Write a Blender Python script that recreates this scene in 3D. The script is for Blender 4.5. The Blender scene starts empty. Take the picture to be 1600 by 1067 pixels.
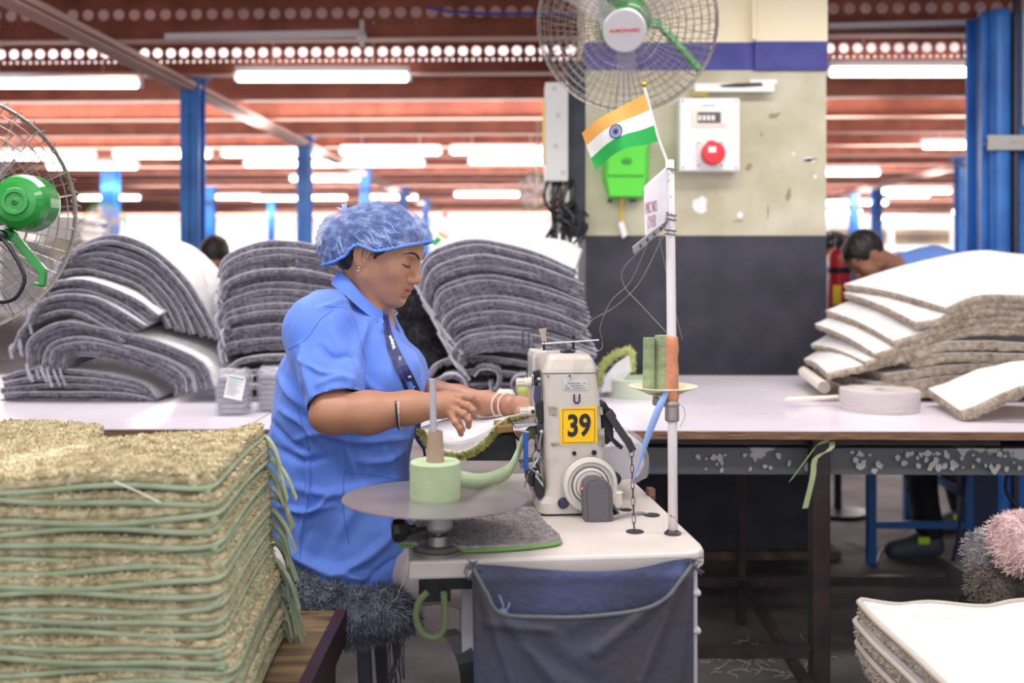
import bpy, math, random
import numpy as np
from mathutils import Vector, Matrix, Euler
from mathutils.bvhtree import BVHTree
SC = bpy.context.scene
COL = SC.collection
random.seed(7)
RNG = np.random.default_rng(7)
# ------------------------------------------------------------------ camera
FPX, HOR, CAMZ = 1556.0, 415.0, 1.30
cd = bpy.data.cameras.new('camera'); cam = bpy.data.objects.new('camera', cd); COL.objects.link(cam)
cam.location = (0, 0, CAMZ); cam.rotation_euler = (math.radians(90), 0, 0)
cd.sensor_width = 36; cd.lens = FPX / 1600 * 36
cd.shift_y = -(533.5 - HOR) / 1600
cd.clip_start = .05; cd.clip_end = 200
cd.dof.use_dof = True; cd.dof.focus_distance = 2.22; cd.dof.aperture_fstop = 2.3
SC.camera = cam
# ------------------------------------------------------------------ world and light
w = bpy.data.worlds.new('daylight'); SC.world = w; w.use_nodes = True
w.node_tree.nodes['Background'].inputs[0].default_value = (.93, .96, 1, 1)
w.node_tree.nodes['Background'].inputs[1].default_value = 1.0
SC.view_settings.view_transform = 'Standard'; SC.view_settings.look = 'None'
SC.view_settings.gamma = 1; SC.view_settings.use_curve_mapping = False
SC.view_settings.exposure = 0.28
SC.cycles.max_bounces = 6; SC.cycles.diffuse_bounces = 4; SC.cycles.transparent_max_bounces = 12
SC.cycles.sample_clamp_indirect = 6; SC.cycles.caustics_reflective = False; SC.cycles.caustics_refractive = False
SC.cycles.use_denoising = True
def area(x, y, z, sx, sy, power, col=(1, .97, .95), rot=(0, 0, 0)):  # overhead tube rows, plus added fills that stand for no lamp
    l = bpy.data.lights.new('tube_and_fill_light', 'AREA'); l.shape = 'RECTANGLE'; l.size = sx; l.size_y = sy
    l.energy = power; l.color = col
    o = bpy.data.objects.new('tube_and_fill_light', l); o.location = (x, y, z); o.rotation_euler = rot
    COL.objects.link(o); return o
area(-1.2, 1.7, 2.62, 2.4, .25, 34)
area(1.6, 1.7, 2.62, 2.4, .25, 19)
area(-1.6, 3.4, 2.62, 2.4, .25, 36)
area(1.6, 3.4, 2.62, 2.4, .25, 30)
area(.2, .4, 2.62, 3.4, .25, 30)
area(-.4, -1.6, 2.3, 4.5, 1.6, 22, rot=(math.radians(38), 0, 0))  # added fill panel behind the camera, not a tube row
for yy in (8.2, 10.4, 12.8, 15.6, 19, 22.5):
    area(-1.5, yy, 2.3, 9, .3, 90); area(-1.5, yy, 2.3, 9, .3, 110, rot=(math.pi, 0, 0))  # second panel faces up, added to brighten beams and deck
    area(6.5, yy, 2.3, 6, .3, 60); area(6.5, yy, 2.3, 6, .3, 70, rot=(math.pi, 0, 0))  # right-hand rows, again with an added upward fill
area(-5, 24.3, 2.6, 14, .4, 420, rot=(math.radians(62), 0, 0)); area(8, 24.3, 2.6, 10, .4, 260, rot=(math.radians(62), 0, 0))  # added fills aimed at the far wall to whiten it
area(9, 16.6, 2.5, 7, .3, 110, rot=(math.radians(62), 0, 0))  # tilted at the partition to brighten it
# ------------------------------------------------------------------ helpers
def P(px, py, D):
    """a point at depth D seen at photo position (px, py)"""
    return Vector(((px - 800) / FPX * D, D, CAMZ - (py - HOR) / FPX * D))
def s2l(c):
    return tuple((v / 255 / 12.92 if v / 255 <= .04045 else ((v / 255 + .055) / 1.055) ** 2.4) for v in c)
MATS = {}
def mat(name, c, rough=.6, metal=0, c2=None, ns=8, bump=0, bs=40, emit=None, alpha=None, trans=0, sheen=0, spec=None,
        sss=0, attr=None, detail=4, thr=(.35, .65), stretch=None, coat=0):
    if name in MATS: return MATS[name]
    m = bpy.data.materials.new(name); m.use_nodes = True; MATS[name] = m
    nt = m.node_tree; b = nt.nodes['Principled BSDF']
    lc = (*s2l(c), 1); b.inputs['Base Color'].default_value = lc
    b.inputs['Roughness'].default_value = rough; b.inputs['Metallic'].default_value = metal
    if spec is not None: b.inputs['Specular IOR Level'].default_value = spec
    if sheen: b.inputs['Sheen Weight'].default_value = sheen
    if coat: b.inputs['Coat Weight'].default_value = coat
    if trans: b.inputs['Transmission Weight'].default_value = trans
    if sss:
        b.inputs['Subsurface Weight'].default_value = sss; b.inputs['Subsurface Radius'].default_value = (.012, .005, .003)
        b.inputs['Subsurface Scale'].default_value = .6
    tc = nt.nodes.new('ShaderNodeTexCoord'); vec = tc.outputs['Object']
    if stretch:
        mp = nt.nodes.new('ShaderNodeMapping'); mp.inputs['Scale'].default_value = stretch
        nt.links.new(vec, mp.inputs[0]); vec = mp.outputs[0]
    if c2 is not None:
        n = nt.nodes.new('ShaderNodeTexNoise'); n.inputs['Scale'].default_value = ns; n.inputs['Detail'].default_value = detail
        nt.links.new(vec, n.inputs['Vector'])
        r = nt.nodes.new('ShaderNodeValToRGB'); r.color_ramp.elements[0].position = thr[0]; r.color_ramp.elements[1].position = thr[1]
        r.color_ramp.elements[0].color = lc; r.color_ramp.elements[1].color = (*s2l(c2), 1)
        nt.links.new(n.outputs['Fac'], r.inputs[0]); nt.links.new(r.outputs[0], b.inputs['Base Color'])
    if attr:
        a = nt.nodes.new('ShaderNodeAttribute'); a.attribute_name = attr; nt.links.new(a.outputs['Color'], b.inputs['Base Color'])
    if bump:
        n2 = nt.nodes.new('ShaderNodeTexNoise'); n2.inputs['Scale'].default_value = bs; n2.inputs['Detail'].default_value = 3
        nt.links.new(vec, n2.inputs['Vector'])
        bp = nt.nodes.new('ShaderNodeBump'); bp.inputs['Strength'].default_value = bump; bp.inputs['Distance'].default_value = .01
        nt.links.new(n2.outputs['Fac'], bp.inputs['Height']); nt.links.new(bp.outputs[0], b.inputs['Normal'])
    if emit:
        b.inputs['Emission Color'].default_value = (*s2l(emit[0]), 1); b.inputs['Emission Strength'].default_value = emit[1]
    if alpha is not None:
        b.inputs['Alpha'].default_value = alpha
    return m
class MB:
    def __init__(s): s.v = []; s.f = []; s.mi = []; s.n = 0
    def add(s, verts, faces, mi=0):
        verts = np.asarray(verts, dtype=float).reshape(-1, 3)
        s.v.append(verts)
        if isinstance(faces, np.ndarray): faces = (faces + s.n).tolist()
        else: faces = [[i + s.n for i in f] for f in faces]
        s.f += faces; s.mi += [mi] * len(faces); s.n += len(verts); return s
    def box(s, lo, hi, mi=0, M=None):
        x0, y0, z0 = lo; x1, y1, z1 = hi
        v = [(x0, y0, z0), (x1, y0, z0), (x1, y1, z0), (x0, y1, z0), (x0, y0, z1), (x1, y0, z1), (x1, y1, z1), (x0, y1, z1)]
        if M is not None: v = [tuple(M @ Vector(p)) for p in v]
        return s.add(v, [(0, 3, 2, 1), (4, 5, 6, 7), (0, 1, 5, 4), (1, 2, 6, 5), (2, 3, 7, 6), (3, 0, 4, 7)], mi)
    def prism(s, front, vec, mi=0):
        """polygon (list of points) extruded along vec"""
        n = len(front); v = [Vector(p) for p in front]; vec = Vector(vec)
        w_ = v + [p + vec for p in v]
        return s.add([tuple(p) for p in w_], [list(range(n))[::-1], list(range(n, 2 * n))] + [(i, (i + 1) % n, (i + 1) % n + n, i + n) for i in range(n)], mi)
    def tube(s, pts, r, seg=8, mi=0, cap=True, closed=False):
        pts = [Vector(p) for p in pts]; n = len(pts)
        rs = r if hasattr(r, '__len__') else [r] * n
        V = []; F = []
        up = None
        for i in range(n):
            if closed: t = pts[(i + 1) % n] - pts[i - 1]
            else: t = pts[min(i + 1, n - 1)] - pts[max(i - 1, 0)]
            if t.length < 1e-9: t = Vector((0, 0, 1))
            t.normalize()
            if up is None:
                up = Vector((0, 0, 1)) if abs(t.z) < .9 else Vector((0, 1, 0))
            a = t.cross(up)
            if a.length < 1e-6: a = t.orthogonal()
            a.normalize(); up = a.cross(t).normalized()
            for k in range(seg):
                an = 2 * math.pi * k / seg
                V.append(pts[i] + (a * math.cos(an) + up * math.sin(an)) * rs[i])
        m = n if closed else n - 1
        for i in range(m):
            j = (i + 1) % n
            for k in range(seg):
                k2 = (k + 1) % seg
                F.append((i * seg + k, i * seg + k2, j * seg + k2, j * seg + k))
        if cap and not closed:
            F.append(list(range(seg))[::-1]); F.append([(n - 1) * seg + k for k in range(seg)])
        return s.add([tuple(p) for p in V], F, mi)
    def cyl(s, a, b, r, seg=20, r2=None, mi=0):
        return s.tube([a, b], [r, r if r2 is None else r2], seg, mi)
    def lathe(s, c, prof, axis=(0, 0, 1), seg=28, mi=0):
        """prof: (radius, distance along axis)"""
        ax = Vector(axis).normalized(); a = ax.orthogonal().normalized(); b = ax.cross(a); c = Vector(c)
        V = []; F = []; n = len(prof)
        for (r, h) in prof:
            for k in range(seg):
                an = 2 * math.pi * k / seg
                V.append(tuple(c + ax * h + (a * math.cos(an) + b * math.sin(an)) * r))
        for i in range(n - 1):
            for k in range(seg):
                k2 = (k + 1) % seg
                F.append((i * seg + k, i * seg + k2, (i + 1) * seg + k2, (i + 1) * seg + k))
        if prof[0][0] > 1e-5: F.append(list(range(seg))[::-1])
        if prof[-1][0] > 1e-5: F.append([(n - 1) * seg + k for k in range(seg)])
        return s.add(V, F, mi)
    def ball(s, c, r, seg=16, mi=0):
        rr = r if hasattr(r, '__len__') else (r, r, r)
        V = []; F = []; R = seg // 2
        for i in range(R + 1):
            th = math.pi * i / R
            for k in range(seg):
                an = 2 * math.pi * k / seg
                V.append((c[0] + rr[0] * math.sin(th) * math.cos(an), c[1] + rr[1] * math.sin(th) * math.sin(an), c[2] + rr[2] * math.cos(th)))
        for i in range(R):
            for k in range(seg):
                k2 = (k + 1) % seg; F.append((i * seg + k, (i + 1) * seg + k, (i + 1) * seg + k2, i * seg + k2))
        return s.add(V, F, mi)
    def ring(s, c, r, tr, axis=(0, 0, 1), seg=40, ts=6, mi=0, squash=None):
        ax = Vector(axis).normalized(); a = ax.orthogonal().normalized(); b = ax.cross(a); c = Vector(c)
        pts = [c + (a * math.cos(2 * math.pi * k / seg) + b * math.sin(2 * math.pi * k / seg)) * r for k in range(seg)]
        return s.tube(pts, tr, ts, mi, closed=True)
    def tufts(s, base, dirs, L, r, mi=0):
        """small pointed locks of pile growing at base along dirs (numpy N x 3)"""
        N = len(base); d = dirs / (np.linalg.norm(dirs, axis=1, keepdims=True) + 1e-9)
        a = np.cross(d, RNG.normal(size=(N, 3))); a /= (np.linalg.norm(a, axis=1, keepdims=True) + 1e-9); b = np.cross(d, a)
        Ls = L * RNG.uniform(.6, 1.25, (N, 1)); rs = r * RNG.uniform(.7, 1.3, (N, 1))
        base = base - d * Ls * .25
        mid = base + d * Ls * .6
        tip = base + d * Ls + (a * RNG.normal(size=(N, 1)) + b * RNG.normal(size=(N, 1))) * Ls * .18
        V = np.stack([base + a * rs, base + (-.5 * a + .87 * b) * rs, base + (-.5 * a - .87 * b) * rs,
                      mid + a * rs * .9, mid + (-.5 * a + .87 * b) * rs * .9, mid + (-.5 * a - .87 * b) * rs * .9, tip], 1).reshape(-1, 3)
        k = np.arange(N)[:, None] * 7
        fq = np.concatenate([k + np.array([0, 1, 4, 3]), k + np.array([1, 2, 5, 4]), k + np.array([2, 0, 3, 5])])
        ft = np.concatenate([k + np.array([3, 4, 6]), k + np.array([4, 5, 6]), k + np.array([5, 3, 6])])
        n0 = s.n; s.add(V, fq, mi); s.f += (ft + n0).tolist(); s.mi += [mi] * len(ft); return s
    def grid(s, A, mi=0, flip=False):
        """A: n x m x 3 array of points"""
        A = np.asarray(A, float); n, m = A.shape[:2]
        i, j = np.meshgrid(np.arange(n - 1), np.arange(m - 1), indexing='ij'); q = (i * m + j).ravel()
        F = np.stack([q, q + 1, q + m + 1, q + m], 1)
        if flip: F = F[:, ::-1]
        return s.add(A.reshape(-1, 3), F, mi)
LOC = {}
def empty(name, loc, label, cat, group=None, kind=None):
    o = bpy.data.objects.new(name, None); COL.objects.link(o); o.location = loc; o.empty_display_size = .05
    LOC[o.name] = Vector(loc); tag(o, label, cat, group, kind); return o
def tag(o, label=None, cat=None, group=None, kind=None):
    if label: o['label'] = label
    if cat: o['category'] = cat
    if group: o['group'] = group
    if kind: o['kind'] = kind
    return o
def build(name, mb, m, parent=None, smooth=False, bevel=0, loc=None, label=None, auto=None, sub=0):
    """link a mesh object; vertices are given in world coordinates"""
    if parent is not None: base = LOC[parent.name]
    elif loc is not None: base = Vector(loc)
    else: base = Vector((0, 0, 0))
    if len(mb.v): V = np.concatenate(mb.v) - np.array(base)
    else: V = np.zeros((0, 3))
    me = bpy.data.meshes.new(name); me.from_pydata(V.tolist(), [], mb.f); me.update()
    ms = m if isinstance(m, (list, tuple)) else [m]
    for q in ms: me.materials.append(q)
    if len(ms) > 1: me.polygons.foreach_set('material_index', mb.mi)
    if smooth: me.polygons.foreach_set('use_smooth', [True] * len(me.polygons))
    o = bpy.data.objects.new(name, me); COL.objects.link(o)
    if parent is not None: o.parent = parent
    else: o.location = base
    LOC[o.name] = base
    if bevel:
        md = o.modifiers.new('bevel', 'BEVEL'); md.width = bevel; md.segments = 2; md.limit_method = 'ANGLE'; md.angle_limit = math.radians(40)
        md.harden_normals = False
    if sub:
        md = o.modifiers.new('subdivision', 'SUBSURF'); md.levels = sub; md.render_levels = sub
    if auto:
        try: me.shade_auto_smooth() if hasattr(me, 'shade_auto_smooth') else None
        except Exception: pass
    if label: o['label'] = label
    return o
def one(name, mb, m, label, cat, loc=None, group=None, kind=None, **kw):
    V = np.concatenate(mb.v)
    if loc is None: loc = ((V[:, 0].min() + V[:, 0].max()) / 2, (V[:, 1].min() + V[:, 1].max()) / 2, V[:, 2].min())
    o = build(name, mb, m, loc=loc, **kw); tag(o, label, cat, group, kind); return o
def struct(name, mb, m, **kw):
    o = build(name, mb, m, **kw); o['kind'] = 'structure'; return o
def catmull(pts, n):
    pts = np.asarray(pts, float); k = len(pts)
    q = np.vstack([2 * pts[0] - pts[1], pts, 2 * pts[-1] - pts[-2]])
    seg = np.linalg.norm(np.diff(pts, axis=0), axis=1); cum = np.concatenate([[0], np.cumsum(seg)]); T = np.linspace(0, cum[-1], n)
    out = []
    for t in T:
        i = min(np.searchsorted(cum, t, side='right') - 1, k - 2); u = (t - cum[i]) / max(seg[i], 1e-9)
        p0, p1, p2, p3 = q[i], q[i + 1], q[i + 2], q[i + 3]
        out.append(.5 * (2 * p1 + (p2 - p0) * u + (2 * p0 - 5 * p1 + 4 * p2 - p3) * u * u + (3 * p1 - p0 - 3 * p2 + p3) * u ** 3))
    return np.array(out)
def PX(pts, D): return [P(a, b, D) for a, b in pts]
def wob(n, amp, f=3, seed=0):
    r = np.random.default_rng(seed); t = np.linspace(0, 1, n); y = np.zeros(n)
    for k in range(1, f + 1): y += r.normal() / k * np.sin(2 * math.pi * (k * t * 1.3 + r.random()))
    return y * amp
def text_mesh(txt, size, font_scale=(1, 1), bold=False, extrude=.0004):
    cu = bpy.data.curves.new('lettering', 'FONT'); cu.body = txt; cu.size = size; cu.align_x = 'CENTER'; cu.align_y = 'CENTER'
    cu.extrude = extrude; cu.resolution_u = 4
    if bold: cu.offset = size * .03
    o = bpy.data.objects.new('lettering', cu); COL.objects.link(o)
    dg = bpy.context.evaluated_depsgraph_get(); me = bpy.data.meshes.new_from_object(o.evaluated_get(dg))
    V = np.array([v.co[:] for v in me.vertices]).reshape(-1, 3); F = [list(p.vertices) for p in me.polygons]
    bpy.data.objects.remove(o); bpy.data.curves.remove(cu); bpy.data.meshes.remove(me)
    if len(V): V[:, 0] *= font_scale[0]; V[:, 1] *= font_scale[1]
    return V, F
def put_text(mb, txt, size, c, ux, uy, scale=(1, 1), bold=False, mi=0):
    """lettering laid on a surface: centre c, reading direction ux, up uy"""
    V, F = text_mesh(txt, size, scale, bold)
    ux = Vector(ux).normalized(); uy = Vector(uy).normalized(); n = ux.cross(uy)
    c = Vector(c); W = [tuple(c + ux * v[0] + uy * v[1] + n * v[2]) for v in V]
    mb.add(W, F, mi)
ORD = ['topmost', 'second', 'third', 'fourth', 'fifth', 'sixth', 'seventh', 'eighth', 'ninth', 'tenth', 'eleventh', 'twelfth', 'thirteenth',
       'fourteenth', 'fifteenth', 'sixteenth', 'seventeenth', 'eighteenth', 'nineteenth', 'twentieth', 'twenty-first', 'twenty-second', 'twenty-third', 'twenty-fourth', 'twenty-fifth', 'twenty-sixth']
def nth(i, n):
    if i == 0: return 'topmost'
    if i == n - 1: return 'lowest'
    return ORD[i] + ' from the top'
# ================================================================== SETTING
YAW = .035                                    # the hall runs slightly to the right of the line of sight
def hall(u, v, z): return Vector((u + YAW * v, v - YAW * u, z))
m_conc = mat('concrete_floor', (118, 112, 112), .75, c2=(74, 70, 70), ns=3, bump=.3, bs=30)
m_deck = mat('pale_deck', (206, 194, 196), .6)
m_red = mat('red_oxide_steel', (172, 100, 78), .55, c2=(140, 78, 62), ns=5)
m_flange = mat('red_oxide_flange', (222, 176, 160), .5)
m_blue = mat('blue_paint', (58, 128, 210), .35, c2=(40, 100, 180), ns=4, bump=.08, bs=25)
m_white = mat('white_paint', (232, 230, 228), .5)
m_farwall = mat('far_wall', (238, 234, 230), .8, c2=(214, 210, 208), ns=1.2)
m_cream = mat('cream_paint', (246, 232, 200), .7)
m_band = mat('blue_band_paint', (70, 72, 150), .6, c2=(52, 54, 132), ns=6)
m_olive = mat('worn_olive_paint', (200, 194, 172), .75, c2=(180, 172, 146), ns=5, bump=.25, bs=14)
m_black = mat('worn_black_paint', (40, 40, 52), .6, c2=(56, 55, 68), ns=7, bump=.15, bs=20)
m_lamp = mat('lit_tube', (255, 255, 255), .5, emit=((255, 250, 244), 16))
mb = MB(); mb.box((-14, -3, -.1), (18, 28, 0)); struct('floor', mb, m_conc)
mb = MB(); mb.box((-14, -3, 3.02), (18, 28, 3.1)); struct('ceiling', mb, m_deck)
# far wall with daylit window openings
mb = MB(); YW = 26
WIN = [(-3.4, .9, 1.0, 2.75), (1.4, 4.2, 1.2, 2.6), (10.5, 12.5, 1.2, 2.6)]
xs = sorted({-14, 18, *[a for w_ in WIN for a in w_[:2]]})
for a, b in zip(xs[:-1], xs[1:]):
    op = [w_ for w_ in WIN if abs(w_[0] - a) < 1e-6 and abs(w_[1] - b) < 1e-6]
    if op: mb.box((a, YW, 0), (b, YW + .2, op[0][2])); mb.box((a, YW, op[0][3]), (b, YW + .2, 3.02))
    else: mb.box((a, YW, 0), (b, YW + .2, 3.02))
struct('wall_back', mb, m_farwall)
for i, w_ in enumerate(WIN[:3]):
    mb = MB()
    for xx in np.linspace(w_[0], w_[1], 5): mb.box((xx - .02, YW + .05, w_[2]), (xx + .02, YW + .1, w_[3]))
    mb.box((w_[0], YW + .05, (w_[2] + w_[3]) / 2 - .02), (w_[1], YW + .1, (w_[2] + w_[3]) / 2 + .02))
    struct('window_%d' % (i + 1), mb, m_white)
mb = MB(); mb.box((-14.1, -3, 0), (-14, 28, 3.02)); struct('wall_left', mb, m_farwall)
mb = MB(); mb.box((18, -3, 0), (18.1, 28, 3.02)); struct('wall_right', mb, m_farwall)
# partition with white frames on the right, far behind
mb = MB()
for z in (0.95, 1.62, 2.02): mb.box((5.6, 18, z - .05), (14, 18.06, z + .05))
for x in np.arange(5.7, 14, 1.15): mb.box((x - .05, 17.98, 0), (x + .05, 18.08, 2.02))
struct('trim_1', mb, m_white)
mb = MB(); mb.box((5.6, 18.6, 0), (14, 18.7, 2.0)); struct('wall_partition', mb, mat('beige_board', (206, 186, 160), .8, c2=(150, 140, 132), ns=1.5))
# steel beams
def beam(name, y, zb, h, x0, x1, holes=None, m=m_red):
    mb = MB(); tw = .006
    if holes:
        hx0, hx1, pitch = holes
        n = int((hx1 - hx0) / pitch); zc = zb + .155; R = .031; seg = 16; cz0 = zb + .119; cz1 = zb + .191
        zs = zb + .098; r2 = .009; sz0 = zb + .085; sz1 = zb + .111
        def band(z0, z1, zc_, R_, pit, k):
            V = []; F = []
            for i in range(k):
                cx = hx0 + pit * (i + .5); b0 = len(V)
                for q in range(seg):
                    a = 2 * math.pi * q / seg + math.pi / seg
                    V.append(hall(cx + R_ * math.cos(a), y, zc_ + R_ * math.sin(a)))
                for q in range(seg):
                    a = 2 * math.pi * q / seg + math.pi / seg; ca, sa = math.cos(a), math.sin(a)
                    hx = pit / 2; hz = (z1 - zc_) if sa > 0 else (zc_ - z0)
                    t = min(hx / max(abs(ca), 1e-6), hz / max(abs(sa), 1e-6))
                    V.append(hall(cx + t * ca, y, zc_ + t * sa))
                for q in range(seg):
                    q2 = (q + 1) % seg; F.append((b0 + q, b0 + q2, b0 + seg + q2, b0 + seg + q))
                # corners
                for sx in (-1, 1):
                    for zz in (z0, z1):
                        ci = len(V); V.append(hall(cx + sx * pit / 2, y, zz))
                        cand = sorted(range(seg), key=lambda q: (V[b0 + seg + q] - V[ci]).length)[:2]
                        F.append((ci, b0 + seg + cand[0], b0 + seg + cand[1]))
            mb.add([tuple(v) for v in V], F)
        band(cz0, cz1, zc, R, pitch, n); band(sz0, sz1, zs, r2, pitch / 2, 2 * n)
        for a, b in ((zb, sz0), (sz1, cz0), (cz1, zb + h)):
            mb.prism([hall(hx0, y, a), hall(hx0 + n * pitch, y, a), hall(hx0 + n * pitch, y, b), hall(hx0, y, b)], (0, tw, 0))
        for a, b in ((x0, hx0), (hx0 + n * pitch, x1)):
            if b > a: mb.prism([hall(a, y, zb), hall(b, y, zb), hall(b, y, zb + h), hall(a, y, zb + h)], (0, tw, 0))
    else:
        mb.prism([hall(x0, y, zb), hall(x1, y, zb), hall(x1, y, zb + h), hall(x0, y, zb + h)], (0, tw, 0))
    o = struct(name, mb, m)
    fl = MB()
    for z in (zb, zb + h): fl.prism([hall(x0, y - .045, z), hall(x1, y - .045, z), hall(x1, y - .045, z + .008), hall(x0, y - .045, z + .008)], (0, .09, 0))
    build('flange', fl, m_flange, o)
ti = 2
ys = [4.5, 5.5, 6.5] + [7.5 + i for i in range(18)]
for i, y in enumerate(ys):
    beam('trim_%d' % ti, y, 2.55, .36 if i < 3 else .2, -12, 17, holes=(-4.2, 4.6, .088) if i in (0, 1, 2) else None); ti += 1
# long girders over the column lines
m_gird = mat('pale_primer_steel', (196, 160, 150), .6)
for u in (-2.42, 5.0):
    mb = MB()
    a, b = hall(u - .07, 3.2, 2.5), hall(u + .07, 3.2, 2.5); d = hall(u, 24, 2.5) - hall(u, 3.2, 2.5)
    mb.prism([a, b, b + Vector((0, 0, .03)), a + Vector((0, 0, .03))], d)
    for q in range(6):
        p0 = hall(u - .05 + q * .02, 3.2, 2.485); mb.tube([p0, p0 + d], .008, 5)
    struct('trim_%d' % ti, mb, m_gird); ti += 1
# blue columns
def column(u, v, hw, top=2.6, base=0):
    mb = MB(); t = hw
    for (a, b, c, d) in ((-t, -t, t, -t + .012), (-t, t - .012, t, t), (-.006, -t, .006, t)): mb.prism([hall(u + a, v + b, base), hall(u + c, v + b, base), hall(u + c, v + d, base), hall(u + a, v + d, base)], (0, 0, top - base))
    mb.prism([hall(u - hw * 1.6, v - hw * 1.2, top - .03), hall(u + hw * 1.6, v - hw * 1.2, top - .03), hall(u + hw * 1.6, v + hw * 1.2, top - .03), hall(u - hw * 1.6, v + hw * 1.2, top - .03)], (0, 0, .03))
    return mb
cl = [(-2.40, 6.68, .065), (-2.40, 9.8, .065), (-2.40, 13.1, .065), (-2.38, 16.4, .065), (-2.38, 19.5, .065), (4.98, 12.1, .08), (5.1, 15.6, .07), (5.3, 17.4, .07),
      (-5.6, 12.6, .09), (-5.4, 15.8, .075), (-5.3, 19.0, .06), (-8.2, 13.5, .08)]
for (u, v, hw) in cl:
    struct('trim_%d' % ti, column(u, v, hw), m_blue); ti += 1
# heavy blue column with cable duct on the right
mb = MB(); D = 4.9
x0, x1, x2, x3 = (P(a, 0, D).x for a in (1534, 1573, 1577, 1600))
mb.box((x0, D, 0), (x1 - .01, D + .02, 2.55)); mb.box((x0, D + .16, 0), (x1 + .1, D + .18, 2.55)); mb.box((x0 + .03, D, 0), (x0 + .05, D + .18, 2.55))
mb.tube([(x1 - .045, D - .02, 0), (x1 - .045, D - .02, 2.55)], .05, 14)
mb.box((x2 + .02, D - .02, 0), (x2 + .16, D + .16, 2.55))
struct('trim_%d' % ti, mb, m_blue, bevel=.004); ti += 1
duct = empty('cable_duct', (x2 + .06, D - .05, 1.9), 'pale grey vertical cable duct strapped to the big blue column', 'cable duct')
mb = MB(); mb.box((x2 + .045, D - .05, 1.98), (x2 + .115, D - .022, 2.6)); build('cover', mb, mat('pale_grey_plastic', (206, 204, 210), .5), duct, bevel=.004)
mb = MB(); mb.tube([(x2 + .012, D - .04, 0), (x2 + .012, D - .04, 2.6)], .016, 8); build('cable', mb, mat('dark_cable', (60, 58, 70), .5), duct)
st = MB(); st.tube([(x0 - .01, D - .04, 1.89), (x1 - .02, D - .09, 1.90), (x2 + .17, D - .07, 1.89)], .003, 6)
for k in range(3): st.box((x0 - .012, D - .085 - k * .001, 1.86 + k * .013), (x2 + .1 + k * .02, D - .078, 1.875 + k * .013 + .03))
st.box((x2 + .06, D - .09, 1.80), (x2 + .11, D - .083, 1.93)); st.box((x2 + .12, D - .095, 1.82), (x2 + .16, D - .088, 1.92))
build('tape_strap', st, mat('grey_tape', (190, 184, 178), .6), duct)
# masonry pillar
DP = 4.45
def px_(a, D=DP): return (a - 800) / FPX * D
def pz_(b, D=DP): return CAMZ - (b - HOR) / FPX * D
xl, xr, xm = px_(915), px_(1291), px_(1178)
def pil(name, z0, z1, m, off=0):
    mb = MB(); st0 = .02 if z0 > 2 else 0; mb.box((xl, DP - off, z0), (xm, DP + .55, z1)); mb.box((xm, DP - st0 - off, z0), (xr, DP + .55, z1))
    return mb
zk, zb1, zb0 = pz_(368), pz_(110), pz_(66)
pillar = struct('wall_pillar', pil('p', zk, zb1, m_olive), m_olive)
build('cream_top', pil('p', zb0, 3.02, m_cream), m_cream, pillar); build('blue_band', pil('p', zb1, zb0, m_band), m_band, pillar)
build('black_base', pil('p', 0, zk, m_black), m_black, pillar)
mb = MB(); r = random.Random(3)
for (a, b, w_, h_) in ((1210, 180, 26, 12), (1170, 262, 14, 14), (1232, 305, 9, 22), (1155, 345, 18, 5), (1265, 250, 24, 6), (1190, 210, 5, 12), (1200, 330, 4, 26), (1130, 260, 6, 10)):
    c = P(a, b, DP - .002); n = 11; ph = r.random() * 6
    pts = [c + Vector((math.cos(2 * math.pi * k / n) * w_ / 2 * r.uniform(.4, 1.1) * DP / FPX, 0, math.sin(2 * math.pi * k / n + .4) * h_ / 2 * r.uniform(.4, 1.2) * DP / FPX)) for k in range(n)]
    mb.prism(pts, (0, .0015, 0))
build('paint_stain', mb, mat('dark_stain', (150, 138, 110), .8), pillar)
mb = MB()
for (a, b, w_, h_) in ((1094, 322, 26, 30), (1156, 336, 10, 10), (1265, 250, 22, 9), (1274, 276, 7, 6), (1240, 240, 6, 5)):
    c = P(a, b, DP - .002); n = 10
    pts = [c + Vector((math.cos(2 * math.pi * k / n) * w_ / 2 * r.uniform(.7, 1.1) * DP / FPX, 0, math.sin(2 * math.pi * k / n) * h_ / 2 * r.uniform(.7, 1.2) * DP / FPX)) for k in range(n)]
    mb.prism(pts, (0, .0015, 0))
build('plaster_patch', mb, mat('bare_plaster', (232, 230, 232), .8), pillar)
mb = MB(); mb.box((xl - .05, DP - .05, 0), (xr + .05, DP + .57, .035)); build('dirt_ledge', mb, mat('dirty_mortar', (120, 100, 84), .9, c2=(84, 72, 64), ns=12), pillar)
# tube lights: (px left, px right, py, depth)
LT = [(372, 635, 121, 6.95), (-60, 213, 131, 6.95), (1300, 1560, 113, 6.95),
      (-30, 145, 245, 12.2), (180, 326, 242, 12.2), (350, 500, 240, 12.2), (535, 685, 237, 12.2), (707, 860, 236, 12.2),
      (75, 212, 260, 13.4), (384, 520, 256, 13.4), (517, 660, 255, 13.4), (735, 870, 252, 13.4),
      (455, 562, 279, 16.2), (125, 217, 309, 19), (310, 404, 308, 19), (395, 478, 310, 19.6), (569, 650, 308, 19), (712, 810, 304, 18), (482, 540, 309, 20),
      (1445, 1570, 227, 11.6), (1288, 1372, 270, 13.6), (1362, 1484, 299, 17.0), (1390, 1450, 305, 18), (1290, 1340, 318, 20), (1288, 1325, 333, 21), (1335, 1385, 317, 20.4),
      (1490, 1560, 331, 19.5), (1368, 1432, 341, 22), (1515, 1600, 303, 17), (1560, 1660, 250, 13.0), (1300, 1345, 331, 23)]
desc = ['long lit tube lamp under the beams left of the fan guard', 'long lit tube lamp at the upper left edge of the photo', 'long lit tube lamp between pillar and blue column']
m_fix = mat('lamp_batten', (226, 220, 222), .5)
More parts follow.
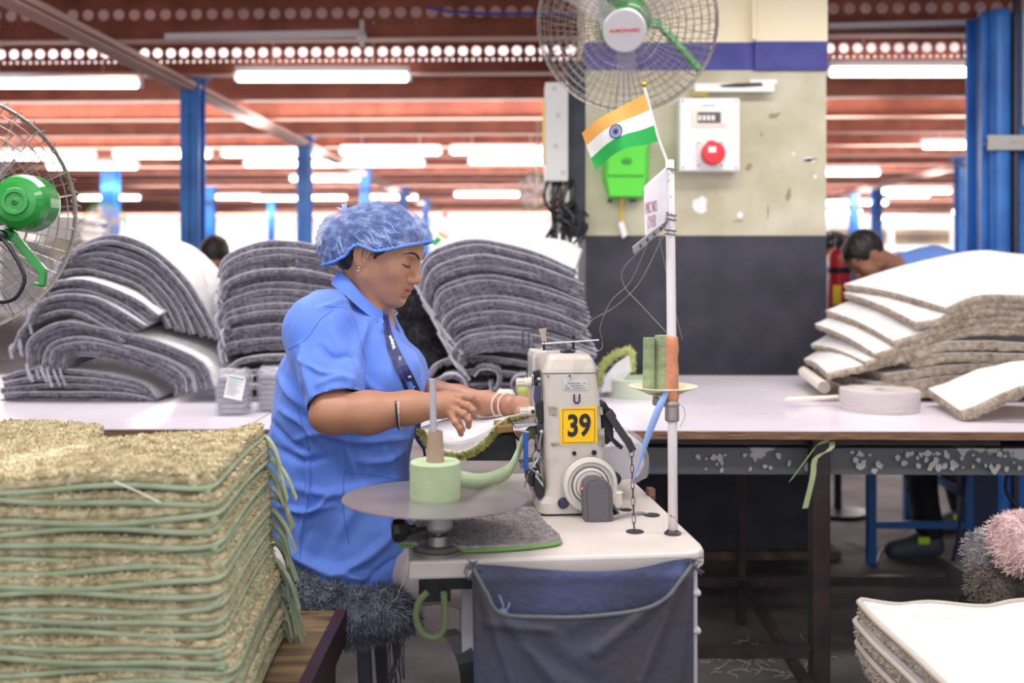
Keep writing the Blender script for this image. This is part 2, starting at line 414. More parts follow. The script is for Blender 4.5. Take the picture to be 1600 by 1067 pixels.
for i, (a, b, y, D) in enumerate(LT):
    D = 1.2 * FPX / (HOR - y); pa, pb = P(a, y, D), P(b, y, D); c = (pa + pb) / 2
    lab = desc[i] if i < 3 else 'lit tube lamp of the distant rows hanging below the beams'
    t = empty('tube_lamp', (c.x, c.y, c.z + .05), lab, 'lamp', None if i < 3 else 'distant tube lamps')
    mb = MB(); mb.box((pa.x - .02, D, c.z + .035), (pb.x + .02, D + .06, c.z + .075)); mb.box((pa.x - .03, D, c.z - .02), (pa.x - .005, D + .05, c.z + .04)); mb.box((pb.x + .005, D, c.z - .02), (pb.x + .03, D + .05, c.z + .04))
    build('batten', mb, m_fix, t)
    mb = MB(); mb.tube([(pa.x, D + .01, c.z), (pb.x, D + .01, c.z)], .026 if i < 3 else .032, 10)
    build('tube', mb, m_lamp, t)
    mb = MB()
    for q in (.2, .8): mb.tube([(pa.x + (pb.x - pa.x) * q, D + .03, c.z + .06), (pa.x + (pb.x - pa.x) * q, D + .03, 2.98)], .004, 5)
    build('hanger', mb, m_fix, t)
# unlit battens under the second beam
for (a, b, y, D, lb) in ((257, 565, 60, 5.35, 'unlit pale tube batten below the perforated beam, left of centre'), (1296, 1535, 44, 5.35, 'unlit pale batten below the perforated beam right of pillar')):
    mb = MB(); pa, pb = P(a, y, D), P(b, y - 6, D)
    mb.prism([pa, pb, pb + Vector((0, 0, .028)), pa + Vector((0, 0, .028))], (0, .05, 0)); mb.ball(tuple(pb + Vector((0, 0, -.01))), .03, 8); mb.box((pb.x - .01, D, pb.z - .06), (pb.x + .01, D + .04, pb.z + .08))
    one('lamp_batten', mb, m_fix, lb, 'lamp')
mb = MB(); mb.tube([P(*q, 5.2) for q in ((668, 12), (700, 18), (760, 22), (850, 22), (900, 24))], .008, 6)
one('blue_cable', mb, mat('blue_cable_plastic', (60, 80, 190), .5), 'blue cable strung in front of the perforated beam by the fan', 'cable')
# ================================================================== WORK TABLES
ZT = .83
m_lam = mat('lilac_white_laminate', (232, 224, 234), .22, c2=(222, 212, 224), ns=3, bump=.03, bs=8)
m_ply = mat('plywood_edge', (150, 112, 82), .7, c2=(88, 60, 44), ns=6, stretch=(2, 2, 60))
m_dsteel = mat('dark_brown_steel', (44, 34, 38), .4, c2=(62, 48, 50), ns=12, bump=.1)
m_apron = mat('flaking_grey_paint', (112, 114, 118), .6, c2=(205, 205, 205), ns=9, thr=(.6, .62), bump=.15, bs=25)
def table(name, x0, x1, y0, y1, label, tilt=0.0):
    t = empty(name, ((x0 + x1) / 2, (y0 + y1) / 2, 0), label, 'table')
    f = lambda x, y: (x, y - tilt * (x - x0))
    mb = MB(); mb.prism([(*f(x0, y0 - .001), ZT - .003), (*f(x1, y0 - .001), ZT - .003), (*f(x1, y0 - .001), ZT), (*f(x0, y0 - .001), ZT)], (0, y1 - y0, 0)); build('laminate_top', mb, m_lam, t)
    mb = MB(); mb.prism([(*f(x0 + .002, y0), ZT - .026), (*f(x1 - .002, y0), ZT - .026), (*f(x1 - .002, y0), ZT - .003), (*f(x0 + .002, y0), ZT - .003)], (0, y1 - y0 - .01, 0)); build('plywood_board', mb, m_ply, t)
    return t
tl = table('work_table', -3.4, -.775, 2.87, 4.3, 'pale laminate work table with plywood edge at left, under the grey rug piles')
tr = table('work_table', -.77, 3.6, 2.87, 4.3, 'pale laminate work table with flaking grey apron, right of the seated person', .02)
for t, xs_ in ((tl, (-3.2, -1.0)), (tr, (-.6,))):
    for x in xs_:
        for y in (2.95, 4.2):
            mb = MB(); mb.box((x - .025, y, 0), (x + .025, y + .05, ZT - .026)); build('leg', mb, m_dsteel, t)
mb = MB(); mb.box((-3.3, 2.93, .74), (-.8, 2.96, ZT - .026)); build('apron', mb, m_dsteel, tl)
D = 3.0
za, zb_ = CAMZ - 287 / FPX * D, CAMZ - 325 / FPX * D
mb = MB(); mb.prism([(.15, D, zb_), (3.5, D - .05, zb_), (3.5, D - .05, za), (.15, D, za)], (0, .012, 0)); mb.prism([(.15, D, za), (3.5, D - .05, za), (3.5, D - .05, za + .006), (.15, D, za + .006)], (0, .07, 0))
build('apron', mb, m_apron, tr)
def bar(mb, a, b, w_, h_):
    a, b = Vector(a), Vector(b); d = (b - a).normalized(); u = Vector((0, 0, 1)) if abs(d.z) < .9 else Vector((0, 1, 0)); s_ = d.cross(u).normalized(); u = s_.cross(d)
    mb.prism([a + s_ * w_ / 2 + u * h_ / 2, a - s_ * w_ / 2 + u * h_ / 2, a - s_ * w_ / 2 - u * h_ / 2, a + s_ * w_ / 2 - u * h_ / 2], b - a)
for (x, y) in ((P(1284, 0, 2.9).x, 2.9), (P(1160, 0, 3.6).x, 3.6), (3.3, 2.9), (3.3, 4.1), (.2, 4.1)):
    mb = MB(); w_ = .026 if y < 3 else .013; mb.box((x - w_, y, 0), (x + w_, y + .05, ZT - .026)); build('leg', mb, m_dsteel, tr, bevel=.003)
mb = MB(); bar(mb, P(1085, 908, 3.6), P(1570, 906, 3.6), .03, .035); build('lower_rail', mb, m_dsteel, tr)
mb = MB(); bar(mb, P(1080, 1018, 2.93), P(1280, 1018, 2.93), .03, .03); build('lower_rail', mb, m_dsteel, tr)
mb = MB(); bar(mb, P(1160, 908, 3.62), P(1266, 1078, 2.75), .028, .028); build('cross_brace', mb, m_dsteel, tr)
mb = MB(); bar(mb, P(1290, 690, 2.95), P(1390, 706, 3.2), .02, .02); bar(mb, P(1060, 690, 2.95), P(1560, 692, 2.95), .02, .012); build('cross_brace', mb, m_dsteel, tr)
# paint flecks on the apron are flakes standing off the steel
mb = MB(); r = random.Random(5)
for k in range(90):
    px = 1300 + 300 * r.random() ** .8 if k > 18 else r.uniform(1070, 1270); py = r.uniform(706, 736); c = P(px, py, 2.985 - .018 * (px - 1060) / 500 - .004)
    s_ = r.uniform(.004, .013); n = r.randint(4, 7)
    mb.prism([c + Vector((math.cos(6.28 * q / n) * s_ * r.uniform(.5, 1.2), 0, math.sin(6.28 * q / n) * s_ * r.uniform(.5, 1.3))) for q in range(n)], (0, .001, 0))
build('paint_flake', mb, mat('pale_flake', (206, 206, 206), .7), tr)['kind'] = 'stuff'
def ribbon(mb, pts, wv, th=.0015, mi=0, mv=None):
    """a strap: path, width vector(s), thickness"""
    pts = [Vector(p) for p in pts]; n = len(pts)
    for i in range(n): pass
    W = [Vector(w_) for w_ in wv] if hasattr(wv[0], '__len__') else [Vector(wv)] * n
    V = []
    for i in range(n):
        t = (pts[min(i + 1, n - 1)] - pts[max(i - 1, 0)]).normalized(); nn = t.cross(W[i])
        nn = nn.normalized() * th / 2 if nn.length > 1e-9 else Vector((0, 0, th / 2))
        V += [pts[i] - W[i] / 2 - nn, pts[i] + W[i] / 2 - nn, pts[i] + W[i] / 2 + nn, pts[i] - W[i] / 2 + nn]
    F = []
    for i in range(n - 1):
        for k in range(4):
            F.append((i * 4 + k, i * 4 + (k + 1) % 4, i * 4 + 4 + (k + 1) % 4, i * 4 + 4 + k))
    F += [(3, 2, 1, 0), tuple((n - 1) * 4 + k for k in range(4))]
    mb.add([tuple(v) for v in V], F, mi)
def cm(pts, n): return [Vector(p) for p in catmull([tuple(p) for p in pts], n)]
m_gtape = mat('green_binding_tape', (168, 186, 140), .6, c2=(150, 170, 124), ns=14, bump=.15, bs=90)
mb = MB()
ribbon(mb, cm([P(1296, 688, 2.86), P(1278, 694, 2.85), P(1264, 712, 2.85), P(1235, 751, 2.85)], 10), (.012, 0, .012), .001)
ribbon(mb, cm([P(1300, 690, 2.86), P(1298, 702, 2.84), P(1274, 716, 2.84), P(1270, 745, 2.84), P(1258, 794, 2.84)], 12), (.016, 0, .002), .001)
one('ribbon_tie', mb, m_gtape, 'green tape ribbon tied round the dark table leg, two loose ends', 'ribbon')
# ================================================================== RUGS
m_back = mat('white_rug_backing', (224, 222, 221), .85, c2=(208, 206, 207), ns=20, bump=.12, bs=120)
m_gpile = mat('grey_rug_pile', (134, 129, 140), .95, c2=(80, 76, 88), ns=90, sheen=.2)
m_gbind = mat('grey_rug_binding', (170, 168, 180), .8, c2=(146, 144, 156), ns=30)
m_bpile = mat('beige_rug_pile', (196, 182, 166), .95, c2=(158, 142, 126), ns=50, sheen=.2)
m_bbind = mat('beige_rug_binding', (188, 178, 168), .8)
m_opile = mat('olive_rug_pile', (206, 194, 160), .95, c2=(160, 146, 112), ns=45, sheen=.1)
m_obind = mat('sage_rug_binding', (160, 172, 144), .75, c2=(142, 154, 124), ns=25, bump=.1, bs=90)
def slab(mb, A, B):
    n, m = A.shape[:2]; mb.grid(A); mb.grid(B, flip=True)
    for S, T, fl in ((A[0], B[0], 0), (A[-1], B[-1], 1), (A[:, 0], B[:, 0], 1), (A[:, -1], B[:, -1], 0)):
        mb.grid(np.stack([S, T], 0), flip=not fl)
def rug(label, group, front, rear, th, mats, seed=0, tuft=.007, nt=500, bind=.0035, tails=(), J=4, left_t=True, right_t=True, name='bath_rug', rows=None, tr=.0016):
    """front / rear: lists of (x,y,z); pile hangs below the white backing"""
    mp, mbk, mbd = mats; n = 44
    Fc, Rc = catmull([tuple(p) for p in front], n), catmull([tuple(p) for p in rear], n)
    r = np.random.default_rng(seed)
    Fc[:, 2] += wob(n, .0012, 4, seed); Rc[:, 2] += wob(n, .002, 3, seed + 1); Fc[:, 1] += wob(n, .003, 4, seed + 2)
    rows_ = []
    for j in range(J):
        t = j / (J - 1); R = Fc * (1 - t) + Rc * t
        if rows: R[:, 2] += rows * math.sin(math.pi * t)
        rows_.append(R)
    A = np.array(rows_)
    T = np.gradient(A, axis=1); N = np.stack([-T[..., 2], np.zeros(T.shape[:2]), T[..., 0]], -1); N /= np.linalg.norm(N, axis=-1, keepdims=True) + 1e-9
    root = empty(name, tuple(A[0].mean(0)[:2]) + (A[..., 2].min(),), label, 'rug', group)
    mb = MB(); slab(mb, A, A - N * .0022); build('backing', mb, mbk, root, smooth=True)
    # pile: front face resolved with a bulge
    mb = MB(); thn = th * (1 + .12 * r.normal(size=(1, n, 1)) * .6)
    B0 = A - N * .0022; B1 = A - N * thn
    mb.grid(B0); mb.grid(B1, flip=True)
    K = 5; prof = []
    for k in range(K):
        q = k / (K - 1); pt = B0[0] * (1 - q) + B1[0] * q; pt = pt.copy(); pt[:, 1] -= (math.sin(math.pi * q) * .4 + .05) * tuft + r.uniform(0, .0015, n); prof.append(pt)
    mb.grid(np.array(prof), flip=False)
    for c in (0, -1): mb.grid(np.stack([B0[:, c], B1[:, c]], 0), flip=(c == 0))
    mb.grid(np.stack([B0[-1], B1[-1]], 0))
    # tufts on the front
    u = r.uniform(0, n - 1.001, nt); q = r.uniform(.1, 1, nt)[:, None]; i = u.astype(int); fu = (u - i)[:, None]
    b0 = B0[0][i] * (1 - fu) + B0[0][i + 1] * fu; b1 = B1[0][i] * (1 - fu) + B1[0][i + 1] * fu
    base = b0 * (1 - q) + b1 * q; base[:, 1] -= .002
    nn = N[0][i]; d = np.stack([r.normal(0, .35, nt), -np.ones(nt), r.normal(0, .35, nt)], 1) - nn * (q * .9)
    mb.tufts(base, d, tuft, tr)
    for c, on, sg in ((0, left_t, -1), (n - 1, right_t, 1)):
        if not on: continue
        k = int(nt * .35); v = r.uniform(0, J - 1.001, k); jj = v.astype(int); fv = (v - jj)[:, None]; q = r.uniform(.1, 1, k)[:, None]
        e0 = B0[jj, c] * (1 - fv) + B0[jj + 1, c] * fv; e1 = B1[jj, c] * (1 - fv) + B1[jj + 1, c] * fv
        tt = T[0, c] / np.linalg.norm(T[0, c]) * sg
        mb.tufts(e0 * (1 - q) + e1 * q, tt + r.normal(0, .3, (k, 3)) - N[0, c] * .3, tuft, tr)
    build('pile', mb, mp, root)
    if bind:
        mb = MB(); off = N * .0012
        path = np.concatenate([(A - off)[::-1, 0], (A - off)[0, 1:-1], (A - off)[:, -1]])
        path[:, 1] -= 0
        mb.tube([tuple(p) for p in path], bind, 7); build('binding', mb, mbd, root, smooth=True)
    for (end, dx, dz, L) in tails:
        p0 = Vector(A[0, 0 if end < 0 else -1]); mb = MB()
        a, b = p0 + Vector((0, -.006, .002)), p0 + Vector((dx * L * .5 + end * .008, -.012, -.25 * L)); c = p0 + Vector((dx * L, -.014, dz * L))
        dirv = (c - b).normalized(); wv = Vector((-dirv.z, 0, dirv.x)) * .010
        ribbon(mb, cm([a, b, c], 6), wv, .002); build('binding_tail', mb, mbd, root)
    return root
def lerp_pts(a, b, t): return [(p[0] * (1 - t) + q[0] * t, p[1] * (1 - t) + q[1] * t) for p, q in zip(a, b)]
GREY = (m_gpile, m_back, m_gbind)
def bundle(top, bot, N, D, th, where, group, depth=.42, rdx=0, rdz=0, seed=0, tail=None, jit=3, rtop=None, nt=420, first=0, total=None):
    r = random.Random(seed)
    for i in range(N):
        t = i / (N - 1) if N > 1 else 0
        pts = lerp_pts(top, bot, t); j0, j1 = r.uniform(-jit, jit), r.uniform(-jit, jit)
        pts[0] = (pts[0][0] + j0, pts[0][1]); pts[-1] = (pts[-1][0] + j1, pts[-1][1])
        dd = r.uniform(-.02, .02)
        f = [tuple(P(a, b, D + dd)) for a, b in pts]
        if rtop is not None and i == 0: rr = [tuple(P(a, b, D + depth)) for a, b in rtop]
        else:
            rr = [(x + rdx, y + depth, z + rdz * (1 if callable(rdz) is False else 1)) for x, y, z in f]
        tl_ = []
        if tail and r.random() < tail[1]: tl_.append((tail[0], tail[2] + r.uniform(-.2, .3), -1, r.uniform(.04, .068)))
        rug('grey rug, %s %s' % (nth(i, N), where), group, f, rr, th * r.uniform(.9, 1.05), GREY, seed=seed * 100 + i, tails=tl_, nt=nt)
D1 = 3.43
bundle([(5, 590), (14, 586), (40, 578), (100, 576), (170, 584), (225, 600), (246, 622)], [(4, 624), (20, 623), (60, 623), (120, 623), (180, 623), (215, 624), (240, 625)], 5, D1 + .02, .018,
       'of the flat layers below the leftmost pile', 'grey rugs at the bottom of the leftmost pile', seed=1)
bundle([(40, 568), (42, 537), (64, 516), (105, 502), (175, 516), (255, 536), (318, 566), (334, 605)], [(96, 576), (99, 559), (111, 550), (143, 550), (175, 554), (215, 566), (268, 592), (277, 618)], 7, D1, .0165,
       'of the arched lower bundle, leftmost pile', 'grey rugs arched low in the leftmost pile', seed=2, tail=(-1, .8, .2), rdx=.07, rdz=.05)
bundle([(62, 470), (80, 444), (125, 436), (175, 449), (215, 468), (248, 492)], [(18, 548), (36, 512), (66, 492), (108, 484), (148, 500), (196, 532)], 8, D1 - .01, .0155,
       'of the middle bundle, leftmost pile', 'grey rugs in the middle of the leftmost pile', seed=3, rdx=.04, rdz=.06, tail=(-1, .5, -.1))
bundle([(98, 404), (135, 378), (182, 367), (240, 388), (292, 436), (326, 490), (344, 530)], [(78, 432), (115, 421), (159, 424), (215, 444), (246, 475), (258, 495), (264, 512)], 7, D1 + .04, .0165,
       'of the upper bundle, leftmost pile', 'grey rugs at the top of the leftmost pile', seed=4, tail=(-1, .7, -.1), rdx=.02, rdz=.03,
       rtop=[(150, 392), (185, 374), (230, 366), (285, 380), (320, 398), (340, 428), (362, 500)])
bundle([(338, 432), (350, 404), (385, 384), (430, 376), (480, 380), (540, 398), (584, 432)], [(352, 556), (358, 546), (396, 540), (430, 538), (480, 540), (540, 546), (590, 560)], 16, D1 + .05, .0215,
       'in the pile behind the blue coat back', 'grey rugs in the second pile from the left', seed=5, tail=(-1, .8, .1), jit=6)
bundle([(346, 580), (372, 562), (400, 556), (430, 554), (480, 556), (540, 560), (590, 575)], [(350, 624), (362, 622), (400, 622), (430, 622), (480, 622), (540, 622), (590, 624)], 4, D1 + .02, .019,
       'low behind the plastic-wrapped packs', 'grey rugs at the foot of the second pile', seed=6, tail=(-1, .5, .5))
bundle([(650, 446), (664, 402), (704, 381), (746, 374), (794, 382), (845, 397), (902, 421)], [(716, 572), (724, 556), (745, 546), (790, 541), (840, 546), (890, 558), (935, 576)], 22, D1, .0172,
       'of the tall pile right of her face', 'grey rugs in the tall pile right of the woman', seed=7, tail=(-1, .9, .75), jit=5,
       rtop=[(690, 400), (712, 376), (746, 373), (800, 370), (850, 371), (885, 377), (910, 390)])
bundle([(668, 586), (684, 566), (730, 556), (780, 558), (830, 566), (900, 578)], [(672, 612), (700, 606), (740, 600), (790, 600), (830, 604), (910, 618)], 3, D1 + .05, .019,
       'under the tall pile behind her hands', 'grey rugs low in the pile right of the woman', seed=8, tail=(-1, .9, .3))
for i, (c, lb) in enumerate((([(686, 604), (690, 588), (712, 584), (726, 596), (734, 618), (750, 622), (766, 612), (764, 598)], 'grey rug curled in an S under the tall pile, just past her forearm'),
                         ([(752, 620), (772, 606), (778, 590), (772, 579), (752, 578), (742, 588)], 'grey rug rolled into a loop under the tall pile, white side inward'),
                         ([(806, 618), (798, 600), (806, 588), (822, 586), (832, 596)], 'small grey rug curl beside the tension knobs of the sewing machine'))):
    f = [tuple(P(a, b, D1 - .05)) for a, b in c]; rug(lb, None, f, [(x, y + .3, z) for x, y, z in f], .014, GREY, seed=60 + i)
# black shaggy mat between the piles
mb = MB(); r = np.random.default_rng(4)
ctr = [P(*q) for q in ((655, 478, 3.62), (650, 520, 3.6), (662, 555, 3.6), (640, 580, 3.6), (668, 445, 3.62), (635, 610, 3.6))]
for c in ctr: mb.ball(tuple(c), (.085, .09, .075), 14)
for c in ctr:
    d = r.normal(size=(900, 3)); d /= np.linalg.norm(d, axis=1, keepdims=True); d[:, 1] = -abs(d[:, 1])
    mb.tufts(np.array(c) + d * np.array([.083, .088, .073]), d + [0, 0, -.5], .03, .0016)
one('shaggy_rug', mb, mat('black_shag', (34, 34, 40), .8, c2=(60, 58, 66), ns=30), 'black long-pile shaggy rug bundled behind the seated person, between two grey piles', 'rug')
# ---- big beige pile on the right
BEI = (m_bpile, m_back, None)
Cs = [(1476, 480), (1430, 503), (1396, 531), (1366, 551), (1350, 564), (1292, 582)]
Ts = [(1319, 444), (1318, 456), (1291, 484), (1273, 506), (1267, 538), (1256, 560)]
for i in range(6):
    o = i * 10.5
    front = [Cs[i]] + [(x, y + o) for x, y in ((1530, 461), (1600, 460), (1680, 456), (1760, 452))]
    if i > 0: front = [Cs[i], ((Cs[i][0] + 1480) / 2 + 10, Cs[i][1] * .5 + (484 + o) * .5 - 2)] + [(1482, 482 + o * .85 - 4)] * (Cs[i][0] < 1440) + front[1:]
    rear = [Ts[i], (1400, 418 + o), (1470, 400 + o), (1537, 391 + o), (1610, 397 + o), (1780, 402 + o)]
    rug('beige rug, %s of the slumped white-backed sheets at right' % nth(i, 6), 'slumped beige rugs in the big right pile',
        [tuple(P(a, b, 3.42 + .005 * i)) for a, b in front], [tuple(P(a, b, 3.95)) for a, b in rear], .024, BEI, seed=80 + i, bind=0, nt=1500, tuft=.009, J=6, rows=.012, tr=.002)
for i in range(5):
    y = 538 + i * 16.5
    front = [(1352 + [40, 70, 30, 10, 0][i], y + 16 - i * 2), (1400 + [30, 30, 10, 0, 0][i], y + 8), (1470, y - 4 + i * 1.5), (1540, y - 5 + i), (1600, y - 2), (1780, y)]
    rug('beige rug, %s of the flat layers under the slumped sheets' % nth(i, 5), 'flat beige rugs at the foot of the big right pile',
        [tuple(P(a, b, 3.44)) for a, b in front], [tuple(P(a, b - 1, 3.44) + Vector((-.05, .5, 0))) for a, b in front], .032, BEI, seed=90 + i, bind=0, nt=1500, tuft=.010, tr=.002)
c = P(1288, 605, 3.42)
mb = MB(); mb.lathe(c, [(.021, 0), (.021, .5), (.012, .5), (.012, 0), (.021, 0)], (.15, 1, 0)); one('cardboard_tube', mb, mat('paper_tube', (226, 214, 204), .8), 'pale cardboard tube poking out below the left corner of the big beige pile', 'tube')
front = [P(a, b, 3.0) for a, b in ((1500, 641), (1530, 631), (1570, 612), (1600, 602), (1680, 590))]
rug('single beige rug with white backing at the table front, right edge', None, [tuple(p) for p in front], [tuple(p + Vector((.05, .35, .02))) for p in front], .03, BEI, seed=99, bind=0, nt=1600, tuft=.012, tr=.002)
# ---- olive stack in the left foreground
OL = [(-1.32, 1.5), (-1.1, 1.5), (-.9, 1.5), (-.75, 1.5), (-.6, 1.5), (-.50, 1.5), (-.468, 1.505), (-.460, 1.53), (-.468, 1.62), (-.478, 1.72), (-.487, 1.84), (-.492, 1.95), (-.50, 1.975), (-.515, 1.97),
      (-.55, 1.915), (-.61, 1.87), (-.70, 1.815), (-.725, 1.815), (-.79, 1.84), (-.80, 1.93), (-.835, 1.995), (-.92, 2.03), (-1.03, 2.0), (-1.2, 2.0), (-1.32, 2.0)]
ycord = [765, 783, 812, 832, 850, 874, 892, 912, 930, 950, 970, 992, 1010, 1032, 1052, 1070, 1088, 1108, 1126, 1146, 1164]
def inside(poly, x, y):
    c = np.zeros(len(x), bool); n = len(poly)
    for i in range(n):
        x0, y0 = poly[i]; x1, y1 = poly[i - 1]
        m_ = ((y0 > y) != (y1 > y)) & (x < (x1 - x0) * (y - y0) / (y1 - y0 + 1e-12) + x0); c ^= m_
    return c
def flat_rug(i, outline, z, th, mats, label, group, top=False, seed=0, bind=.0052, lean=0, tail=True, wave=.005, nt=1500, tuftL=.011):
    r = np.random.default_rng(seed); mp, mbk, mbd = mats
    dx, dy = r.normal(0, .004), r.normal(0, .004)
    pts = catmull([(x + dx + (lean if x > -1 else 0), y + dy, 0) for x, y in outline], 150)
    ph = r.random() * 6; zf = lambda x, y: z + wave * np.sin(9 * x + ph) * np.clip((2.0 - y) * 2, .2, 1) + wave * .6 * np.sin(21 * x + ph * 2 + 5 * y)
    pts[:, 2] = zf(pts[:, 0], pts[:, 1])
    root = empty('bath_rug', (pts[:, 0].mean(), pts[:, 1].mean(), pts[:, 2].min()), label, 'rug', group)
    lo = pts.copy(); hi = pts.copy(); hi[:, 2] += .003
    mb = MB(); n = len(pts); mb.add(np.concatenate([lo, hi]), [list(range(n))[::-1], list(range(n, 2 * n))] + [(k, (k + 1) % n, n + (k + 1) % n, n + k) for k in range(n)]); build('backing', mb, mbk, root)
    mb = MB(); rings = []
    T = np.roll(pts, -1, 0) - np.roll(pts, 1, 0); O = np.stack([T[:, 1], -T[:, 0], 0 * T[:, 0]], 1); O /= np.linalg.norm(O, axis=1, keepdims=True) + 1e-9
    for q, out in ((.05, -.004), (.3, .002), (.6, .003), (.85, .0), (1, -.008)):
        g = pts + O * (out + r.uniform(-.001, .002, (n, 1))); g[:, 2] += .002 + q * th + r.normal(0, .0006, n); rings.append(g)
    for a, b in zip(rings[:-1], rings[1:]): mb.add(np.concatenate([a, b]), [(k, (k + 1) % n, n + (k + 1) % n, n + k) for k in range(n)])
    mb.add(rings[-1], [list(range(n))])
    vis = np.where((pts[:, 1] < 1.97) | (pts[:, 0] > -.55))[0]; vis = vis[(pts[vis, 0] > -1.0)]
    k = r.choice(vis, nt); f = r.random((nt, 1)); b_ = pts[k] * (1 - f) + pts[(k + 1) % n] * f; b_[:, 2] += .003 + r.uniform(.15, 1, nt) * th
    mb.tufts(b_ - O[k] * .002, O[k] + r.normal(0, .35, (nt, 3)) + [0, 0, .1], tuftL, .0032)
    if top:
        N = 26000; xx = r.uniform(-1.1, -.45, N); yy = r.uniform(1.49, 2.05, N); ok = inside([(p[0], p[1]) for p in pts], xx, yy); xx, yy = xx[ok], yy[ok]; N = len(xx)
        b_ = np.stack([xx, yy, zf(xx, yy) + th - .001], 1); mb.tufts(b_, np.array([0, -.15, 1]) + r.normal(0, .55, (N, 3)), .012, .0034)
    build('pile', mb, mp, root)
    mb = MB(); mb.tube([tuple(p + o_ * .002) for p, o_ in zip(pts, O)], bind, 7, closed=True); build('binding', mb, mbd, root, smooth=True)
    if tail:
        rr = random.Random(seed); c = Vector(pts[np.argmin(abs(pts[:, 0] + .495 - lean - dx) + abs(pts[:, 1] - 1.965 - dy))])
        for _ in range(1 + (rr.random() > .55)):
            L = rr.uniform(.04, .085); sx = rr.uniform(.25, .6); yj = rr.uniform(-.02, .01)
            mb = MB(); ribbon(mb, cm([c, c + Vector((.012, yj, .004)), c + Vector((.02 + sx * L * .5, yj * 1.5 - .005, -.35 * L)), c + Vector((.022 + sx * L, yj * 2 - .01, -L))], 9), (.0, .011, .004), .003)
            build('binding_tail', mb, mbd, root)
        if rr.random() > .45:
            c2 = Vector(pts[np.argmin(abs(pts[:, 0] + .462 - lean - dx) + abs(pts[:, 1] - 1.51 - dy))])
            mb = MB(); ribbon(mb, cm([c2 + Vector((-.05, -.005, 0)), c2 + Vector((-.02, -.009, .001)), c2 + Vector((.006, -.006, rr.uniform(-.008, .008)))], 6), (0, .002, .009), .003); build('binding_tail', mb, mbd, root)
OLV = (m_opile, m_back, m_obind)
for i, yc in enumerate(ycord):
    z = CAMZ - (yc - HOR) / FPX * 1.5
    zn = CAMZ - (ycord[i - 1] - HOR) / FPX * 1.5 if i else z + .024
    lean = .002 * i
    flat_rug(i, OL, z, min(zn - z - .004, .022), OLV, 'olive shaggy rug with sage binding, %s in the near left stack' % nth(i, len(ycord)),
             'olive rugs in the near left stack', top=(i == 0), seed=200 + i, lean=lean, nt=1500)
mb = MB(); mb.box((-1.5, 1.42, .52), (-.36, 2.12, .566)); 
st = empty('wooden_platform', (-.9, 1.75, 0), 'worn wooden platform under the stack of olive rugs', 'platform')
m_owood = mat('stained_wood', (136, 112, 74), .7, c2=(64, 44, 34), ns=5, stretch=(1, 6, 1), bump=.2)
build('top', mb, m_owood, st)
for x in (-1.45, -.42):
    for y in (1.46, 2.04): mb = MB(); mb.box((x, y, 0), (x + .05, y + .05, .52)); build('leg', mb, m_dsteel, st)
mb = MB(); mb.box((-.375, 1.42, .50), (-.352, 2.12, .568)); build('edge_strip', mb, mat('maroon_strip', (58, 30, 36), .5), st)
mb = MB(); ribbon(mb, cm([P(178, 752, 1.47), P(220, 770, 1.465), P(250, 785, 1.46)], 6), (0, .0012, .0016), .0008); 
one('thread_strand', mb, mat('pale_thread', (206, 200, 184), .7), 'loose pale thread lying across the front of the olive stack', 'thread')
